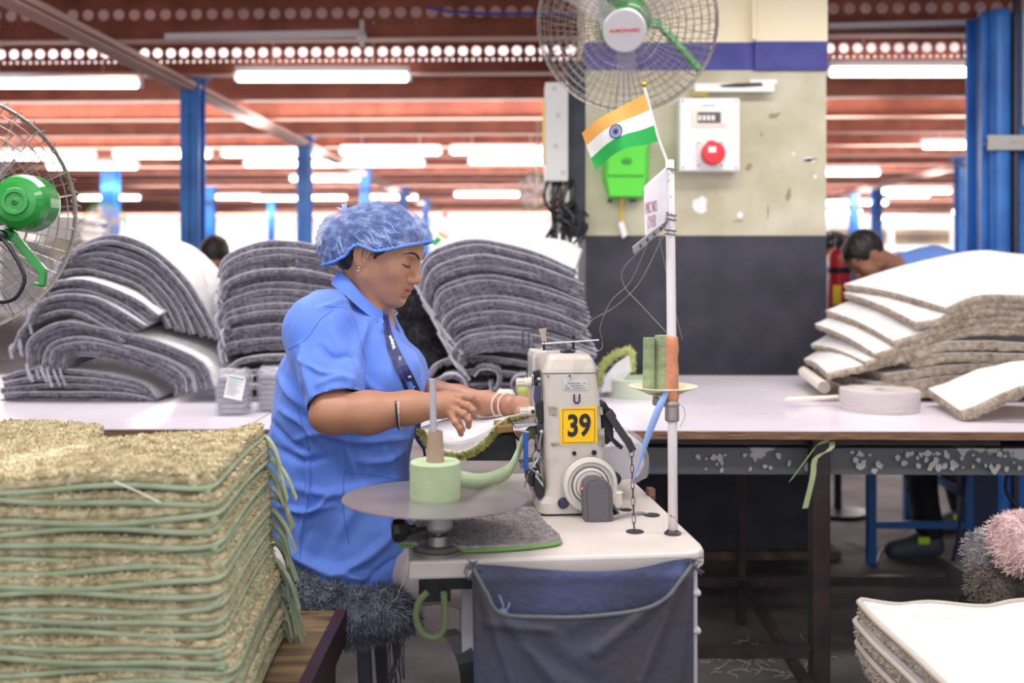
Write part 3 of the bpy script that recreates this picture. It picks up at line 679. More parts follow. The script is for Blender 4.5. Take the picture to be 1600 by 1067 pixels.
# ---- white backed rugs, lower right corner
m_carton = mat('dark_trolley', (40, 36, 40), .7)
tb = empty('low_trolley', (1.2, 2.0, 0), 'dark low trolley under the white-backed rugs, lower right corner', 'trolley')
mb = MB(); mb.box((.80, 1.5, .39), (1.8, 2.06, .43)); build('deck', mb, m_carton, tb)
mb = MB(); mb.box((1.2, 2.2, .44), (1.8, 2.75, .485)); build('deck', mb, m_carton, tb)
for x in (1.22, 1.74):
    for y in (1.55, 2.68): mb = MB(); mb.box((x, y, 0), (x + .04, y + .04, .4)); build('leg', mb, m_carton, tb)
tips = [(1345, 935), (1337, 972), (1332, 990), (1328, 1028), (1345, 1040)]
for i in range(5):
    z = .60 - i * .037; dx = [0, -.008, -.004, .01, .03][i]; tw = .01 * i
    o = [(P(1349, 0, 2.05).x + dx, 2.06 - i * .0), (.80 + dx, 2.065), (.87, 2.075), (.93, 2.045), (.975, 2.035), (1.05, 2.07), (1.15, 2.08), (1.4, 2.08), (1.4, 1.5), (.725 + dx * 2, 1.5), (.715 + dx, 1.62), (.712 + dx, 1.78), (.707 + dx, 1.93), (.712 + dx, 2.04)]
    pts = catmull([(a, b, 0) for a, b in o] + [(o[0][0], o[0][1], 0)], 120)[:-1]; n = len(pts)
    pts[:, 2] = z + .004 * np.sin(pts[:, 0] * 14 + i) + .012 * np.clip((.80 - pts[:, 0]) / .08, 0, 1) * (1 if i < 2 else .3) - .01 * np.clip((pts[:, 1] - 1.6) * 0, 0, 1)
    root = empty('bath_rug', (pts[:, 0].mean(), pts[:, 1].mean(), pts[:, 2].min() - .02), 'white-backed beige rug, %s in the lower right stack' % nth(i, 5), 'rug', 'white-backed rugs in the lower right corner')
    hi = pts.copy(); lo = pts.copy(); lo[:, 2] -= .003
    mb = MB(); mb.add(np.concatenate([lo, hi]), [list(range(n)), list(range(n, 2 * n))[::-1]] + [(k, (k + 1) % n, n + (k + 1) % n, n + k) for k in range(n)]); build('backing', mb, m_back, root)
    lo2 = pts.copy(); lo2[:, 2] -= .025; mb = MB(); mb.add(np.concatenate([lo2, lo]), [list(range(n))] + [(k, (k + 1) % n, n + (k + 1) % n, n + k) for k in range(n)])
    T = np.roll(pts, -1, 0) - np.roll(pts, 1, 0); O = np.stack([-T[:, 1], T[:, 0], 0 * T[:, 0]], 1); O /= np.linalg.norm(O, axis=1, keepdims=True) + 1e-9
    k = RNG.integers(0, n, 1500); b_ = pts[k] + (pts[(k + 1) % n] - pts[k]) * RNG.random((1500, 1)); b_[:, 2] -= RNG.uniform(.006, .025, 1500)
    mb.tufts(b_, O[k] + RNG.normal(0, .4, (1500, 3)), .008, .0022); build('pile', mb, m_bpile, root)
    mb = MB(); bp = pts.copy(); bp[:, 2] -= .001; mb.tube([tuple(p) for p in bp], .0065, 8, closed=True); build('binding', mb, m_bbind, root, smooth=True)
# pink and grey rolled shaggy rugs
def shag_roll(c, rad, L, ax, m, label, n=11000, tl=.017):
    mb = MB(); ax = Vector(ax).normalized(); a = ax.orthogonal().normalized(); b = ax.cross(a)
    seg = 24; prof = [(0, 0), (.6, .0), (.93, .04), (1, .15), (1, .85), (.93, .96), (.6, 1), (0, 1)]
    V = []; 
    for (q, h) in prof:
        for k in range(seg):
            an = 6.283 * k / seg; rr = rad * q * (1 + .06 * math.sin(3 * an + h * 5)); V.append(tuple(Vector(c) + ax * h * L + (a * math.cos(an) + b * math.sin(an)) * rr))
    F = [(i * seg + k, i * seg + (k + 1) % seg, (i + 1) * seg + (k + 1) % seg, (i + 1) * seg + k) for i in range(len(prof) - 1) for k in range(seg)]
    mb.add(V, F); h = RNG.uniform(-.02, 1.0, n); an = RNG.uniform(0, 6.283, n); A_, B_, X_ = np.array(a), np.array(b), np.array(ax)
    rr = np.where(h < .04, RNG.uniform(0, 1, n) ** .5, 1.0) * rad * .97
    o_ = np.cos(an)[:, None] * A_ + np.sin(an)[:, None] * B_; h2 = np.clip(h, 0, 1)
    base = np.array(c) + X_ * (h2 * L)[:, None] + o_ * rr[:, None]; d = np.where((h < .04)[:, None], -X_ + o_ * .3, o_) + RNG.normal(0, .35, (n, 3))
    mb.tufts(base, d, tl, .0015); return one('rolled_rug', mb, m, label, 'rug')
shag_roll((1.13, 2.28, .660), .068, .5, (1, .25, .02), mat('pink_shag', (232, 206, 204), .95, c2=(210, 180, 180), ns=40), 'pale pink shaggy rolled rug on the dark trolley at the right edge')
shag_roll((1.12, 2.40, .600), .058, .5, (1, .2, 0), mat('grey_shag', (176, 172, 174), .95, c2=(140, 136, 138), ns=40), 'light grey shaggy rolled rug below the pink one, right edge')
shag_roll((1.11, 2.36, .535), .055, .5, (1, .3, 0), mat('taupe_shag', (136, 126, 118), .95, c2=(104, 96, 90), ns=40), 'taupe shaggy rolled rug, lowest of the rolls at the right edge')
# ---- things on the work tables
def disc_roll(c, R, h, ri, m, label, name='tape_roll', wrap=True, seed=0):
    t = empty(name, (c[0], c[1], c[2]), label, 'tape roll')
    r = random.Random(seed); mb = MB(); prof = [(ri, 0), (R, 0)] + [(R * (1 - .006 * (k % 2)), h * k / 14) for k in range(1, 14)] + [(R, h), (ri, h + .001), (ri, 0)]
    mb.lathe(c, prof, seg=48); build('tape', mb, m, t, smooth=False)
    if wrap:
        mb = MB(); seg = 56; V = []; hs = (-.0, .2, .5, .8, 1.0, 1.04)
        for q, hh in enumerate(hs):
            for k in range(seg):
                rr = (R + .003 + r.uniform(-.0015, .0035)) * (1 if q < 5 else .82); V.append((c[0] + rr * math.cos(6.283 * k / seg), c[1] + rr * math.sin(6.283 * k / seg), c[2] + .001 + hh * h + (r.uniform(-.001, .003) if q > 3 else 0)))
        F = [(i * seg + k, i * seg + (k + 1) % seg, (i + 1) * seg + (k + 1) % seg, (i + 1) * seg + k) for i in range(len(hs) - 1) for k in range(seg)]
        mb.add(V, F); build('plastic_wrap', mb, m_film, t)
    return t
m_film = mat('clear_film', (245, 243, 248), .12, alpha=.22, spec=.8)
m_film2 = mat('creased_film', (215, 212, 220), .12, alpha=.28, spec=1.0, bump=1.0, bs=30)
c = P(1383, 637, 3.2); disc_roll((c.x, 3.25, ZT), .123, .066, .018, mat('white_tape', (196, 186, 182), .7, c2=(176, 166, 162), ns=30, stretch=(.3, .3, 6)), 'wide off-white tape roll in clear wrap lying before the beige pile')
disc_roll((P(1000, 0, 3.6).x, 3.6, ZT), .118, .062, .018, mat('pale_green_tape', (190, 206, 172), .6), 'wide pale green tape roll in clear wrap behind the white pole', seed=3)
mb = MB(); mb.tube([P(1228, 624, 3.3), P(1310, 620, 3.36)], .0065, 8); one('pale_rod', mb, mat('cream_rod', (240, 226, 206), .6), 'short cream-coloured stick on the table left of the white tape roll', 'stick')
r_ = [P(a, b, 3.62) for a, b in ((936, 604), (940, 580), (955, 562), (975, 550), (985, 552))]
mb = MB()
pl = [P(a, b, 3.55) for a, b in ((940, 612), (948, 584), (962, 568), (980, 556), (984, 580), (960, 612))]; mb.prism(pl, (.01, .012, 0))
gr = empty('green_rug', tuple(P(960, 612, 3.56)), 'small upright rug with pale green shaggy edge behind the sewing machine', 'rug'); build('backing', mb, m_back, gr)
mb = MB(); path = catmull([tuple(P(a, b, 3.575)) for a, b in ((934, 600), (938, 580), (950, 563), (966, 553), (984, 549), (987, 562), (986, 580))], 40)
mb.tube([tuple(p) for p in path], .012, 8); k = RNG.integers(0, 39, 1500); mb.tufts(path[k] + RNG.normal(0, .006, (1500, 3)), RNG.normal(0, 1, (1500, 3)) + [-.2, -.3, .3], .018, .002)
build('pile', mb, mat('green_cream_shag', (204, 208, 140), .95, c2=(176, 184, 108), ns=30), gr)
mb = MB(); c = P(822, 607, 3.3); mb.ball((c.x, 3.3, c.z), (.03, .03, .026)); d = RNG.normal(size=(900, 3)); d /= np.linalg.norm(d, axis=1, keepdims=True); mb.tufts(np.array((c.x, 3.3, c.z)) + d * .025, d, .014, .002)

one('green_rug_roll', mb, MATS['green_cream_shag'], 'small roll of pale green shaggy rug behind the upper tension knob', 'rug')
mb = MB(); pl = [(x, y, ZT + .006) for x, y in ((P(700, 0, 3.1).x, 3.05), (P(845, 0, 3.1).x, 3.05), (P(850, 0, 3.3).x, 3.35), (P(720, 0, 3.3).x, 3.3))]; mb.prism(pl, (0, 0, .01)); mb.tufts(np.array([(np.interp(k, (0, 700), (pl[0][0], pl[1][0])), 3.05, ZT + .012) for k in range(700)]), RNG.normal(0, .4, (700, 3)) + [0, -.4, 1], .012, .002)
one('white_rug_piece', mb, m_back, 'flat white-backed rug on the table behind the far forearm', 'rug')
# wrapped packs
def pack(x0, x1, y0, y1, D, label, seed, tagged):
    t = empty('wrapped_pack', (P((x0 + x1) / 2, 0, D).x, D, ZT), label, 'plastic pack'); a, b = P(x0, y1, D), P(x1, y0, D); z0 = ZT; z1 = b.z
    mb = MB()
    for k in range(7):
        q = z0 + .006 + (z1 - z0 - .03) * k / 7; rr = random.Random(seed * 9 + k); mb.box((a.x + .008 + rr.uniform(0, .004), D, q), (b.x - .008 - rr.uniform(0, .004), D + .09, q + (z1 - z0 - .03) / 7 - .002))
    build('folded_cloth', mb, mat('lilac_grey_cloth', (142, 138, 150), .9), t, bevel=.004)
    r = np.random.default_rng(seed); n, m_ = 18, 14; rings = []
    for j in range(m_):
        q = j / (m_ - 1); z = z0 + .001 + (z1 - z0) * q; w_ = (b.x - a.x) / 2 * (1 if q < .85 else 1 - (q - .85) * 1.2); dd = .05 * (1 if q < .85 else 1 - (q - .85) * 4); ring = []
        for k in range(n * 2):
            an = 6.283 * k / (n * 2); ca, sa = math.cos(an), math.sin(an); e = .35
            ring.append(((a.x + b.x) / 2 + math.copysign(abs(ca) ** e, ca) * w_ + r.normal(0, .0016), D + .045 + math.copysign(abs(sa) ** e, sa) * dd + r.normal(0, .002), z + r.normal(0, .0015)))
        rings.append(ring + [ring[0]])
    mb = MB(); mb.grid(np.array(rings)); build('plastic_bag', mb, m_film2, t, smooth=True)
    if tagged:
        pc = P(367, 605, D - .012); ux = Vector((1, 0, -.2)).normalized(); uy = Vector((.2, 0, 1)).normalized(); mb = MB()
        q = [pc + ux * sx * .029 + uy * sy * .038 for sx, sy in ((-1, -1), (1, -1), (1, .75), (.8, 1), (-.75, 1), (-1, .8))]; mb.prism(q, (0, .001, 0)); tg = build('label_tag', mb, m_white, t, label='white printed tag')
        mb = MB(); g = pc + Vector((0, -.0015, 0)); mb.prism([g + ux * sx * .024 + uy * sy for sx, sy in ((-1, .026), (1, .026), (1, .031), (-1, .031))], (0, .0005, 0), 0)
        for k in range(9):
            L = random.Random(k).uniform(.5, 1); yy = .018 - k * .0055; mb.prism([g + ux * sx + uy * (yy + s2) for sx, s2 in ((-.023, 0), (-.023 + .046 * L, 0), (-.023 + .046 * L, .0015), (-.023, .0015))], (0, .0005, 0), 1)
        build('print', mb, [mat('tag_green', (120, 196, 160), .6), mat('tag_grey', (170, 172, 178), .6)], tg)
pack(334, 385, 577, 648, 3.12, 'plastic-wrapped pack of folded grey cloth with white paper tag', 1, True)
pack(399, 446, 573, 640, 3.2, 'plastic-wrapped pack of folded grey cloth half hidden by the blue coat', 2, False)
# ================================================================== SEWING STATION
ZS = .78; SS = .10                                    # table height, turn of the table
def Q(px, py, D0, x0=0.1):
    """point on a vertical plane turned with the sewing table"""
    k = (px - 800) / FPX; D = (D0 - SS * x0) / (1 - SS * k); return P(px, py, D)
BK = Vector((-SS, 1, 0)).normalized(); RT = Vector((1, SS, 0)).normalized(); UP = Vector((0, 0, 1))
O0 = Vector((-.182, 1.752, 0))
def st_(u, v, z): return O0 + RT * u + BK * v + UP * z
m_top = mat('ivory_laminate', (216, 206, 202), .3, c2=(202, 192, 186), ns=6, bump=.04, bs=12)
m_mach = mat('ivory_enamel', (198, 189, 182), .32, c2=(140, 132, 122), ns=14, detail=8, thr=(.52, .8), bump=.05, bs=60)
m_chrome = mat('bright_metal', (190, 190, 196), .22, metal=.9)
m_iron = mat('dark_machined_steel', (70, 68, 74), .35, metal=.7)
m_blk = mat('black_plastic', (22, 22, 28), .35)
m_cream2 = mat('cream_plastic', (232, 222, 212), .4)
tb = empty('sewing_table', tuple(st_(.27, .35, 0)), 'white sewing machine table with rounded corner and drooping cloth pocket', 'table')
W_, L_ = .545, .72
out = [(0.0, .0), (W_ - .05, 0), (W_ - .02, .008), (W_ - .004, .03), (W_, .06), (W_ - .005, L_ - .05), (W_ - .05, L_), (.06, L_), (.06, .30), (.02, .27), (0, .22)]
mb = MB(); mb.prism([st_(u, v, ZS - .034) for u, v in out], (0, 0, .034)); build('table_top', mb, m_top, tb, bevel=.006)
m_leg = mat('lilac_grey_plastic', (196, 190, 200), .4)
mb = MB(); u0 = W_ - .042
mb.prism([st_(u0, .03, 0), st_(u0 + .028, .03, 0), st_(u0 + .028, .1, 0), st_(u0, .1, 0)], UP * (ZS - .036))
for z in (ZS - .09, .62): mb.prism([st_(u0 - .002, .026, z), st_(u0 + .034, .026, z), st_(u0 + .034, .1, z), st_(u0 - .002, .1, z)], UP * .012)
build('leg', mb, m_leg, tb, bevel=.006)
mb = MB(); mb.prism([st_(.10, .12, .05), st_(u0, .12, .05), st_(u0, .14, .05), st_(.10, .14, .05)], UP * (ZS - .09)); build('panel', mb, m_leg, tb)
for (u, v) in ((.12, .6), (u0 - .02, .6)):
    mb = MB(); mb.prism([st_(u, v, 0), st_(u + .04, v, 0), st_(u + .04, v + .04, 0), st_(u, v + .04, 0)], UP * (ZS - .034)); build('leg', mb, m_leg, tb)
mb = MB(); mb.prism([st_(.02, .03, ZS - .062), st_(.14, .03, ZS - .062), st_(.14, .1, ZS - .062), st_(.02, .1, ZS - .062)], UP * .028); mb.prism([st_(.018, .02, ZS - .08), st_(.075, .02, ZS - .08), st_(.075, .035, ZS - .08), st_(.018, .035, ZS - .08)], UP * .045)
build('bracket', mb, m_blk, tb)
for (px, py, w_, lb) in ((992, 831, .0145, 0), (1018, 805, .0145, 0), (978, 797, .01, 0)):   # cable holes in the table top
    D = .52 * FPX / (py - HOR); c = P(px, py, D); mb = MB(); mb.lathe((c.x, c.y, ZS + .0003), [(w_ + .003, 0), (w_ + .003, .0012), (w_, .0012), (w_ - .001, .0006), (0, .0006)], seg=24); build('cable_hole', mb, m_blk, tb)
# cloth pocket
m_cloth = mat('faded_navy_cloth', (76, 82, 116), .9, c2=(62, 62, 76), ns=6, thr=(.4, .7), bump=.35, bs=60)
pk = empty('cloth_pocket', tuple(st_(.3, -.03, .5)), 'faded navy blue cloth pocket hanging from the front of the sewing table', 'cloth pocket')
def cloth(px_l, top_l, n, m_, zbot_py, bulge, seed, D0, folds):
    r = np.random.default_rng(seed); A = np.zeros((m_, n, 3))
    tx = catmull([(a, b) for a, b in top_l], n)
    for j in range(m_):
        q = j / (m_ - 1)
        for i in range(n):
            s_ = i / (n - 1); x = tx[i, 0] + px_l * q * (1 if s_ < .5 else 0) * (1 - 2 * s_); y = tx[i, 1] * (1 - q) + zbot_py * q
            dep = D0 - bulge * math.sin(math.pi * s_) * (.4 + .6 * q)
            for (ax, ay, bx, by, amp, wd) in folds:
                dx, dy = bx - ax, by - ay; t = max(0, min(1, ((x - ax) * dx + (y - ay) * dy) / (dx * dx + dy * dy))); d = math.hypot(x - ax - t * dx, y - ay - t * dy)
                dep -= amp * math.exp(-(d / wd) ** 2)
            A[j, i] = Q(x, y, dep, .1)
    return A
fl = [(745, 900, 800, 1067, .008, 9), (790, 965, 870, 1067, .012, 12), (860, 985, 760, 975, .008, 7), (1065, 900, 1000, 1067, .012, 10), (1040, 930, 930, 1020, .010, 10), (1080, 900, 1060, 1067, .008, 8), (900, 1000, 960, 970, -.006, 14), (820, 1000, 930, 1067, -.006, 12)]
A = cloth(6, [(737, 882), (780, 884), (850, 890), (920, 893), (990, 889), (1050, 876), (1084, 872)], 60, 40, 1180, .012, 1, 1.742, fl[:1] + fl[3:4] + [(740, 905, 1080, 900, .004, 6)])
mb = MB(); slab(mb, A, A + np.array(BK) * .003); build('back_cloth', mb, m_cloth, pk, smooth=True)
A = cloth(6, [(741, 890), (760, 925), (783, 958), (850, 964), (920, 963), (1000, 953), (1040, 935), (1065, 905), (1083, 880)], 80, 60, 1180, .045, 2, 1.732, fl)
mb = MB(); slab(mb, A, A + np.array(BK) * .003); build('front_pocket', mb, mat('faded_grey_navy_cloth', (66, 70, 94), .9, c2=(66, 62, 68), ns=5, thr=(.3, .6), bump=.35, bs=60), pk, smooth=True)
mb = MB(); mb.tube([tuple(p) for p in A[0]], .0035, 8); build('hem', mb, mat('grey_green_hem', (98, 102, 108), .9), pk)
kn = MB(); c = Q(786, 957, 1.722); kn.ball(tuple(c), (.009, .008, .009), 10)
for a, b in ((796, 941), (784, 972), (776, 985), (780, 930), (770, 980), (790, 984)): kn.tube(cm([c, (c + Q(a, b, 1.718)) / 2 + Vector((.003, -.003, 0)), Q(a, b, 1.718)], 5), .0022, 5)
build('knot', kn, mat('frayed_blue', (110, 124, 160), .9), pk)
for a, b in ((739, 880), (1082, 874)):
    kn = MB(); c = Q(a, b, 1.738); r = random.Random(a)
    for k in range(12): kn.tube(cm([c, c + Vector((r.uniform(-.01, .01), -.004 - r.random() * .006, r.uniform(-.01, .008))), c + Vector((r.uniform(-.02, .02), -.003, r.uniform(-.03, .008)))], 5), .0013, 4)
    build('frayed_end', kn, mat('frayed_grey', (90, 92, 104), .9), pk)
mb = MB(); mb.tube(cm([Q(668, 925, 1.765), Q(655, 940, 1.765), Q(650, 965, 1.765), Q(660, 990, 1.765), Q(682, 996, 1.765), Q(694, 980, 1.765), Q(695, 955, 1.765), Q(693, 925, 1.765)], 26), .006, 8)
one('cord_loop', mb, mat('dark_green_cord', (92, 104, 72), .8), 'dark green cord loop hanging below the left end of the sewing table', 'cord')
# ---------------- turntable with tape
tt = empty('tape_turntable', tuple(P(683, 868, 1.80)), 'round steel turntable disc on the near left corner of the sewing table', 'turntable')
c0 = P(685, 866, 1.81); c0.z = ZS
mb = MB(); mb.lathe(c0, [(.047, 0), (.047, .006), (.04, .008), (.036, .013), (.02, .014), (.017, .03), (.016, .026)], seg=36); build('base', mb, mat('worn_alloy', (138, 134, 134), .4, metal=.6), tt, smooth=False)
mb = MB(); mb.lathe(c0, [(.006, .02), (.006, .055)], seg=14); build('shaft', mb, m_chrome, tt)
mb = MB(); mb.lathe(c0, [(.014, .036), (.022, .040), (.026, .046), (.026, .080), (.03, .083), (.03, .092)], seg=30); build('bearing_hub', mb, mat('cast_alloy', (168, 166, 166), .45, metal=.5), tt, smooth=False)
mb = MB(); dc = Vector((P(680, 780, 1.81).x, 1.81, ZS + .0965)); tiltv = Vector((.012, .026, 1)).normalized(); mb.lathe(dc, [(0, 0), (.168, 0), (.168, .0022), (0, .0022)], axis=tiltv, seg=72)
build('disc', mb, mat('brushed_steel', (164, 156, 160), .28, metal=.6, c2=(136, 128, 134), ns=6, bump=.03), tt)
mb = MB(); c = P(629, 829, 1.77); mb.lathe(c + Vector((-.006, 0, 0)), [(0, -.014), (.012, -.014), (.02, -.01), (.022, 0), (.02, .01), (.013, .015), (.008, .02), (.008, .03)], axis=(1, .15, .05), seg=8); mb.tube([c + Vector((.02, 0, 0)), P(668, 825, 1.80)], .004, 8)
build('clamp_knob', mb, m_blk, tt)
rod = empty('spool_rod', tuple(dc), 'translucent grey rod standing in the green tape roll on the turntable', 'rod'); 
mb = MB(); rb = Vector((P(679, 0, 1.80).x, 1.80, dc.z + .003)); rtp = P(676, 594, 1.80); mb.tube([rb, rtp], .0062, 12); mb.tube([rtp, rtp + Vector((0, 0, .002))], .0068, 12); build('shaft', mb, mat('grey_acrylic', (176, 172, 182), .2, coat=.6), rod)
cc = Vector((P(680, 0, 1.80).x, 1.80, 0)); zc = lambda py: CAMZ - (py - HOR) / FPX * 1.80
tp = empty('green_tape_roll', (cc.x, cc.y, zc(780)), 'pale green binding tape roll with brown cone core on the steel disc', 'tape roll')
mb = MB(); prof = [(.0, zc(779)), (.045, zc(779))] + [(.0455 - .00012 * (k % 2), zc(779) + (zc(722) - zc(779)) * k / 18) for k in range(1, 18)] + [(.0455, zc(722)), (.043, zc(720)), (.018, zc(721)), (.0, zc(721))]
mb.lathe((cc.x, cc.y, 0), prof, seg=48); build('tape', mb, mat('bright_sage_tape', (172, 190, 152), .65, c2=(164, 182, 144), ns=30), tp, smooth=False)
mb = MB(); mb.lathe((cc.x, cc.y, 0), [(.0165, zc(722)), (.0135, zc(673)), (.0115, zc(673)), (.0115, zc(676)), (0, zc(676))], seg=24); build('cone_core', mb, mat('brown_card_cone', (164, 138, 120), .7), tp)
mb = MB(); path = cm([P(718, 748, 1.83), P(745, 752, 1.88), P(770, 748, 1.95), P(795, 735, 2.02), P(808, 712, 2.06), P(816, 690, 2.10), P(832, 672, 2.14), P(842, 668, 2.16)], 26); n = len(path)
ribbon(mb, path, [Vector((-.004 * k / n, .008 * k / n, .031 - .006 * k / n)) for k in range(n)], .0008); build('loose_tape', mb, MATS['bright_sage_tape'], tp, smooth=True)
# ---------------- scrap mat under the turntable
mt = empty('scrap_rug', (c0.x + .07, 1.87, ZS), 'grey rug piece with green bound edge lying on the sewing table', 'rug')
o_ = [(625, 852, .0), (700, 859, 0), (760, 859, 0), (820, 855, 0), (868, 849, 0), (874, 842, 0), (850, 820, 0), (832, 802, 0), (760, 800, 0), (690, 806, 0), (640, 825, 0)]
pp = []
for a, b, _ in o_: D = (CAMZ - ZS - .006) * FPX / (b - HOR); v = P(a, b, D); pp.append((v.x, v.y, ZS + .0015))
pp = catmull(pp + [pp[0]], 70)[:-1]
mb = MB(); n = len(pp); hi = pp.copy(); hi[:, 2] += .012; mb.add(np.concatenate([pp, hi]), [list(range(n))[::-1], list(range(n, 2 * n))] + [(k, (k + 1) % n, n + (k + 1) % n, n + k) for k in range(n)])
xx = RNG.uniform(pp[:, 0].min(), pp[:, 0].max(), 12000); yy = RNG.uniform(pp[:, 1].min(), pp[:, 1].max(), 12000); ok = inside([(p[0], p[1]) for p in pp], xx, yy)
mb.tufts(np.stack([xx[ok], yy[ok], np.full(ok.sum(), ZS + .013)], 1), RNG.normal(0, .5, (ok.sum(), 3)) + [0, 0, 1], .005, .0012); build('pile', mb, mat('warm_grey_pile', (168, 160, 162), .95, c2=(136, 128, 132), ns=60), mt)
mb = MB(); bp = pp.copy(); bp[:, 2] += .004; mb.tube([tuple(p) for p in bp], .004, 7, closed=True); build('binding', mb, mat('leaf_green_binding', (112, 150, 84), .8), mt, smooth=True)
# ---------------- the sewing machine
DM = 2.07
sm = empty('sewing_machine', tuple(Q(900, 805, DM + .12)), 'ivory industrial overedge sewing machine with yellow number 39 plate', 'sewing machine')
sm.location.z = ZS; LOC[sm.name] = Vector(sm.location)
def mp_(mb, poly, th, off=0, D0=DM, mi=0):
    fr = [Q(a, b, D0) + BK * off for a, b in poly]; mb.prism(fr, BK * th, mi); return mb
# column: lofted cross-sections so that it tapers and widens into the foot
def loft(mb, secs, seg=24, mi=0):
    """secs: (py, px left, px right, near offset, far offset, corner roundness)"""
    R = []
    for (py, a, b, n0, f0, e) in secs:
        A_, B_ = Q(a, py, DM), Q(b, py, DM); c = (A_ + B_) / 2 + BK * ((n0 + f0) / 2); hw = (B_ - A_).length / 2; hd = (f0 - n0) / 2; ring = []
        for k in range(seg):
            an = 6.283185 * (k + .5) / seg; ca, sa = math.cos(an), math.sin(an); ring.append(tuple(c + RT * (math.copysign(abs(ca) ** e, ca) * hw) + BK * (math.copysign(abs(sa) ** e, sa) * hd)))
        R.append(ring)
    V = [p for ring in R for p in ring]; F = [(i * seg + k, i * seg + k + seg, i * seg + (k + 1) % seg + seg, i * seg + (k + 1) % seg) for i in range(len(R) - 1) for k in range(seg)]
    F += [list(range(seg)), list(range((len(R) - 1) * seg, len(R) * seg))[::-1]]; mb.add(V, F, mi)
mb = MB(); loft(mb, [(584, 849, 933, 0, .13, .25), (620, 850, 939, -.001, .135, .25), (660, 850.5, 942, -.001, .14, .25), (700, 851, 945, -.001, .14, .25), (760, 853, 950, -.001, .14, .25), (775, 851, 953, -.002, .142, .25), (786, 843, 957, -.004, .145, .25), (802, 842, 958, -.005, .147, .25)], 32)
build('body', mb, m_mach, sm, smooth=False, bevel=.002)
mb = MB(); loft(mb, [(583, 848, 934, -.001, .13, .22), (577, 850, 933, 0, .13, .22), (562, 856, 929, .006, .125, .25), (556, 859, 925, .012, .12, .3), (554, 864, 920, .02, .11, .35)], 32); build('top_cover', mb, m_mach, sm, bevel=.001)
# left block of the head
mb = MB(); mp_(mb, [(836, 562), (840, 551), (860, 550), (862, 640), (862, 780), (850, 792), (838, 786), (846, 765), (848, 690), (838, 640)], .10, .04); build('head_block', mb, m_mach, sm, bevel=.004)
mb = MB(); c = Q(893, 559, DM) + BK * .05; c.z = Q(893, 554, DM).z + .001; mb.lathe(c, [(.0, 0), (.016, 0), (.017, .003), (.013, .006), (0, .006)], seg=24); build('oil_cap', mb, m_blk, sm)
mb = MB(); mp_(mb, [(846, 803), (962, 803), (962, 813), (846, 813)], .13, .0); 
for a in (852, 950): mp_(mb, [(a - 5, 809), (a + 5, 809), (a + 5, 816), (a - 5, 816)], .02, .01)
build('rubber_foot_plate', mb, m_blk, sm)
# number plate
npz = MB(); mp_(npz, [(874, 639), (932, 634), (933.5, 692), (876, 694.5)], .001, -.0025); 
plate = build('number_plate', npz, mat('yellow_plate', (250, 196, 10), .45), sm, label='yellow plate with black number 39')
mb = MB(); cz = Q(904, 665, DM) - BK * .0032; ux = RT - UP * .02
for (x0_, y0_, x1_, y1_) in ((-1, -1, 1, -1), (1, -1, 1, 1), (1, 1, -1, 1), (-1, 1, -1, -1)):
    a = cz + RT * x0_ * .0335 + UP * y0_ * .0345; b = cz + RT * x1_ * .0335 + UP * y1_ * .0345; bar(mb, a, b, .0008, .0008)
put_text(mb, '39', .062, cz + RT * .0005 - UP * .001, RT + UP * .03, UP, scale=(.82, 1.0), bold=True); build('number', mb, mat('black_print', (28, 26, 30), .6), plate)
mb = MB(); put_text(mb, 'U', .03, Q(901, 624, DM) - BK * .003, RT, UP, scale=(.75, .9), bold=True); build('marker_letter', mb, mat('purple_ink', (50, 40, 90), .7), sm)
mb = MB(); mp_(mb, [(880, 592), (917, 591), (918, 609), (879.5, 608)], .001, -.002); ip = build('info_plate', mb, mat('silver_plate', (206, 202, 204), .3, metal=.4), sm)
mb = MB()
for k in range(3):
    for q in range(8):
        if (k * 5 + q) % 6: a = 883 + q * 4; mp_(mb, [(a, 598 + k * 3.6), (a + 3, 598 + k * 3.6), (a + 3, 599.6 + k * 3.6), (a, 599.6 + k * 3.6)], .0006, -.0026)
build('print', mb, mat('grey_print', (120, 112, 112), .6), ip)
mb = MB(); fx = Q(884, 598, DM) - BK * .004; mb.prism([fx, fx + RT * .012 + UP * .011, fx + RT * .016 + UP * .012 - BK * .003], BK * .0006); build('peeling_corner', mb, m_chrome, ip)
# grime patches and screws
mb = MB()
for (pl, ) in (([(856, 634), (871, 636), (871, 650), (858, 648)],), ([(934, 634), (941, 636), (942, 648), (937, 648)],), ([(934, 672), (944, 668), (945, 698), (936, 697)],), ([(860, 692), (874, 690), (874, 696), (862, 697)],), ([(854, 586), (858, 586), (858, 590), (855, 590)],)): mb = MB(); mp_(mb, pl, .0008, -.0018); build('grime_patch', mb, mat('grime', (126, 120, 106), .8, c2=(170, 162, 152), ns=80, thr=(.4, .6)), sm)
for (a, b, r_) in ((897, 708, .0045), (928, 707, .0055), (890, 587, .002)): mb = MB(); c = Q(a, b, DM) - BK * .001; mb.lathe(c, [(r_, 0), (r_, .003), (r_ * .5, .003), (0, .001)], axis=-BK, seg=14); build('screw', mb, m_blk, sm)
mb = MB(); c = Q(879.5, 785, DM) - BK * .004; mb.lathe(c, [(.0115, -.002), (.0115, .005), (.009, .009), (0, .0095)], axis=-BK, seg=24); build('drain_plug', mb, mat('navy_plastic', (36, 38, 66), .3), sm)
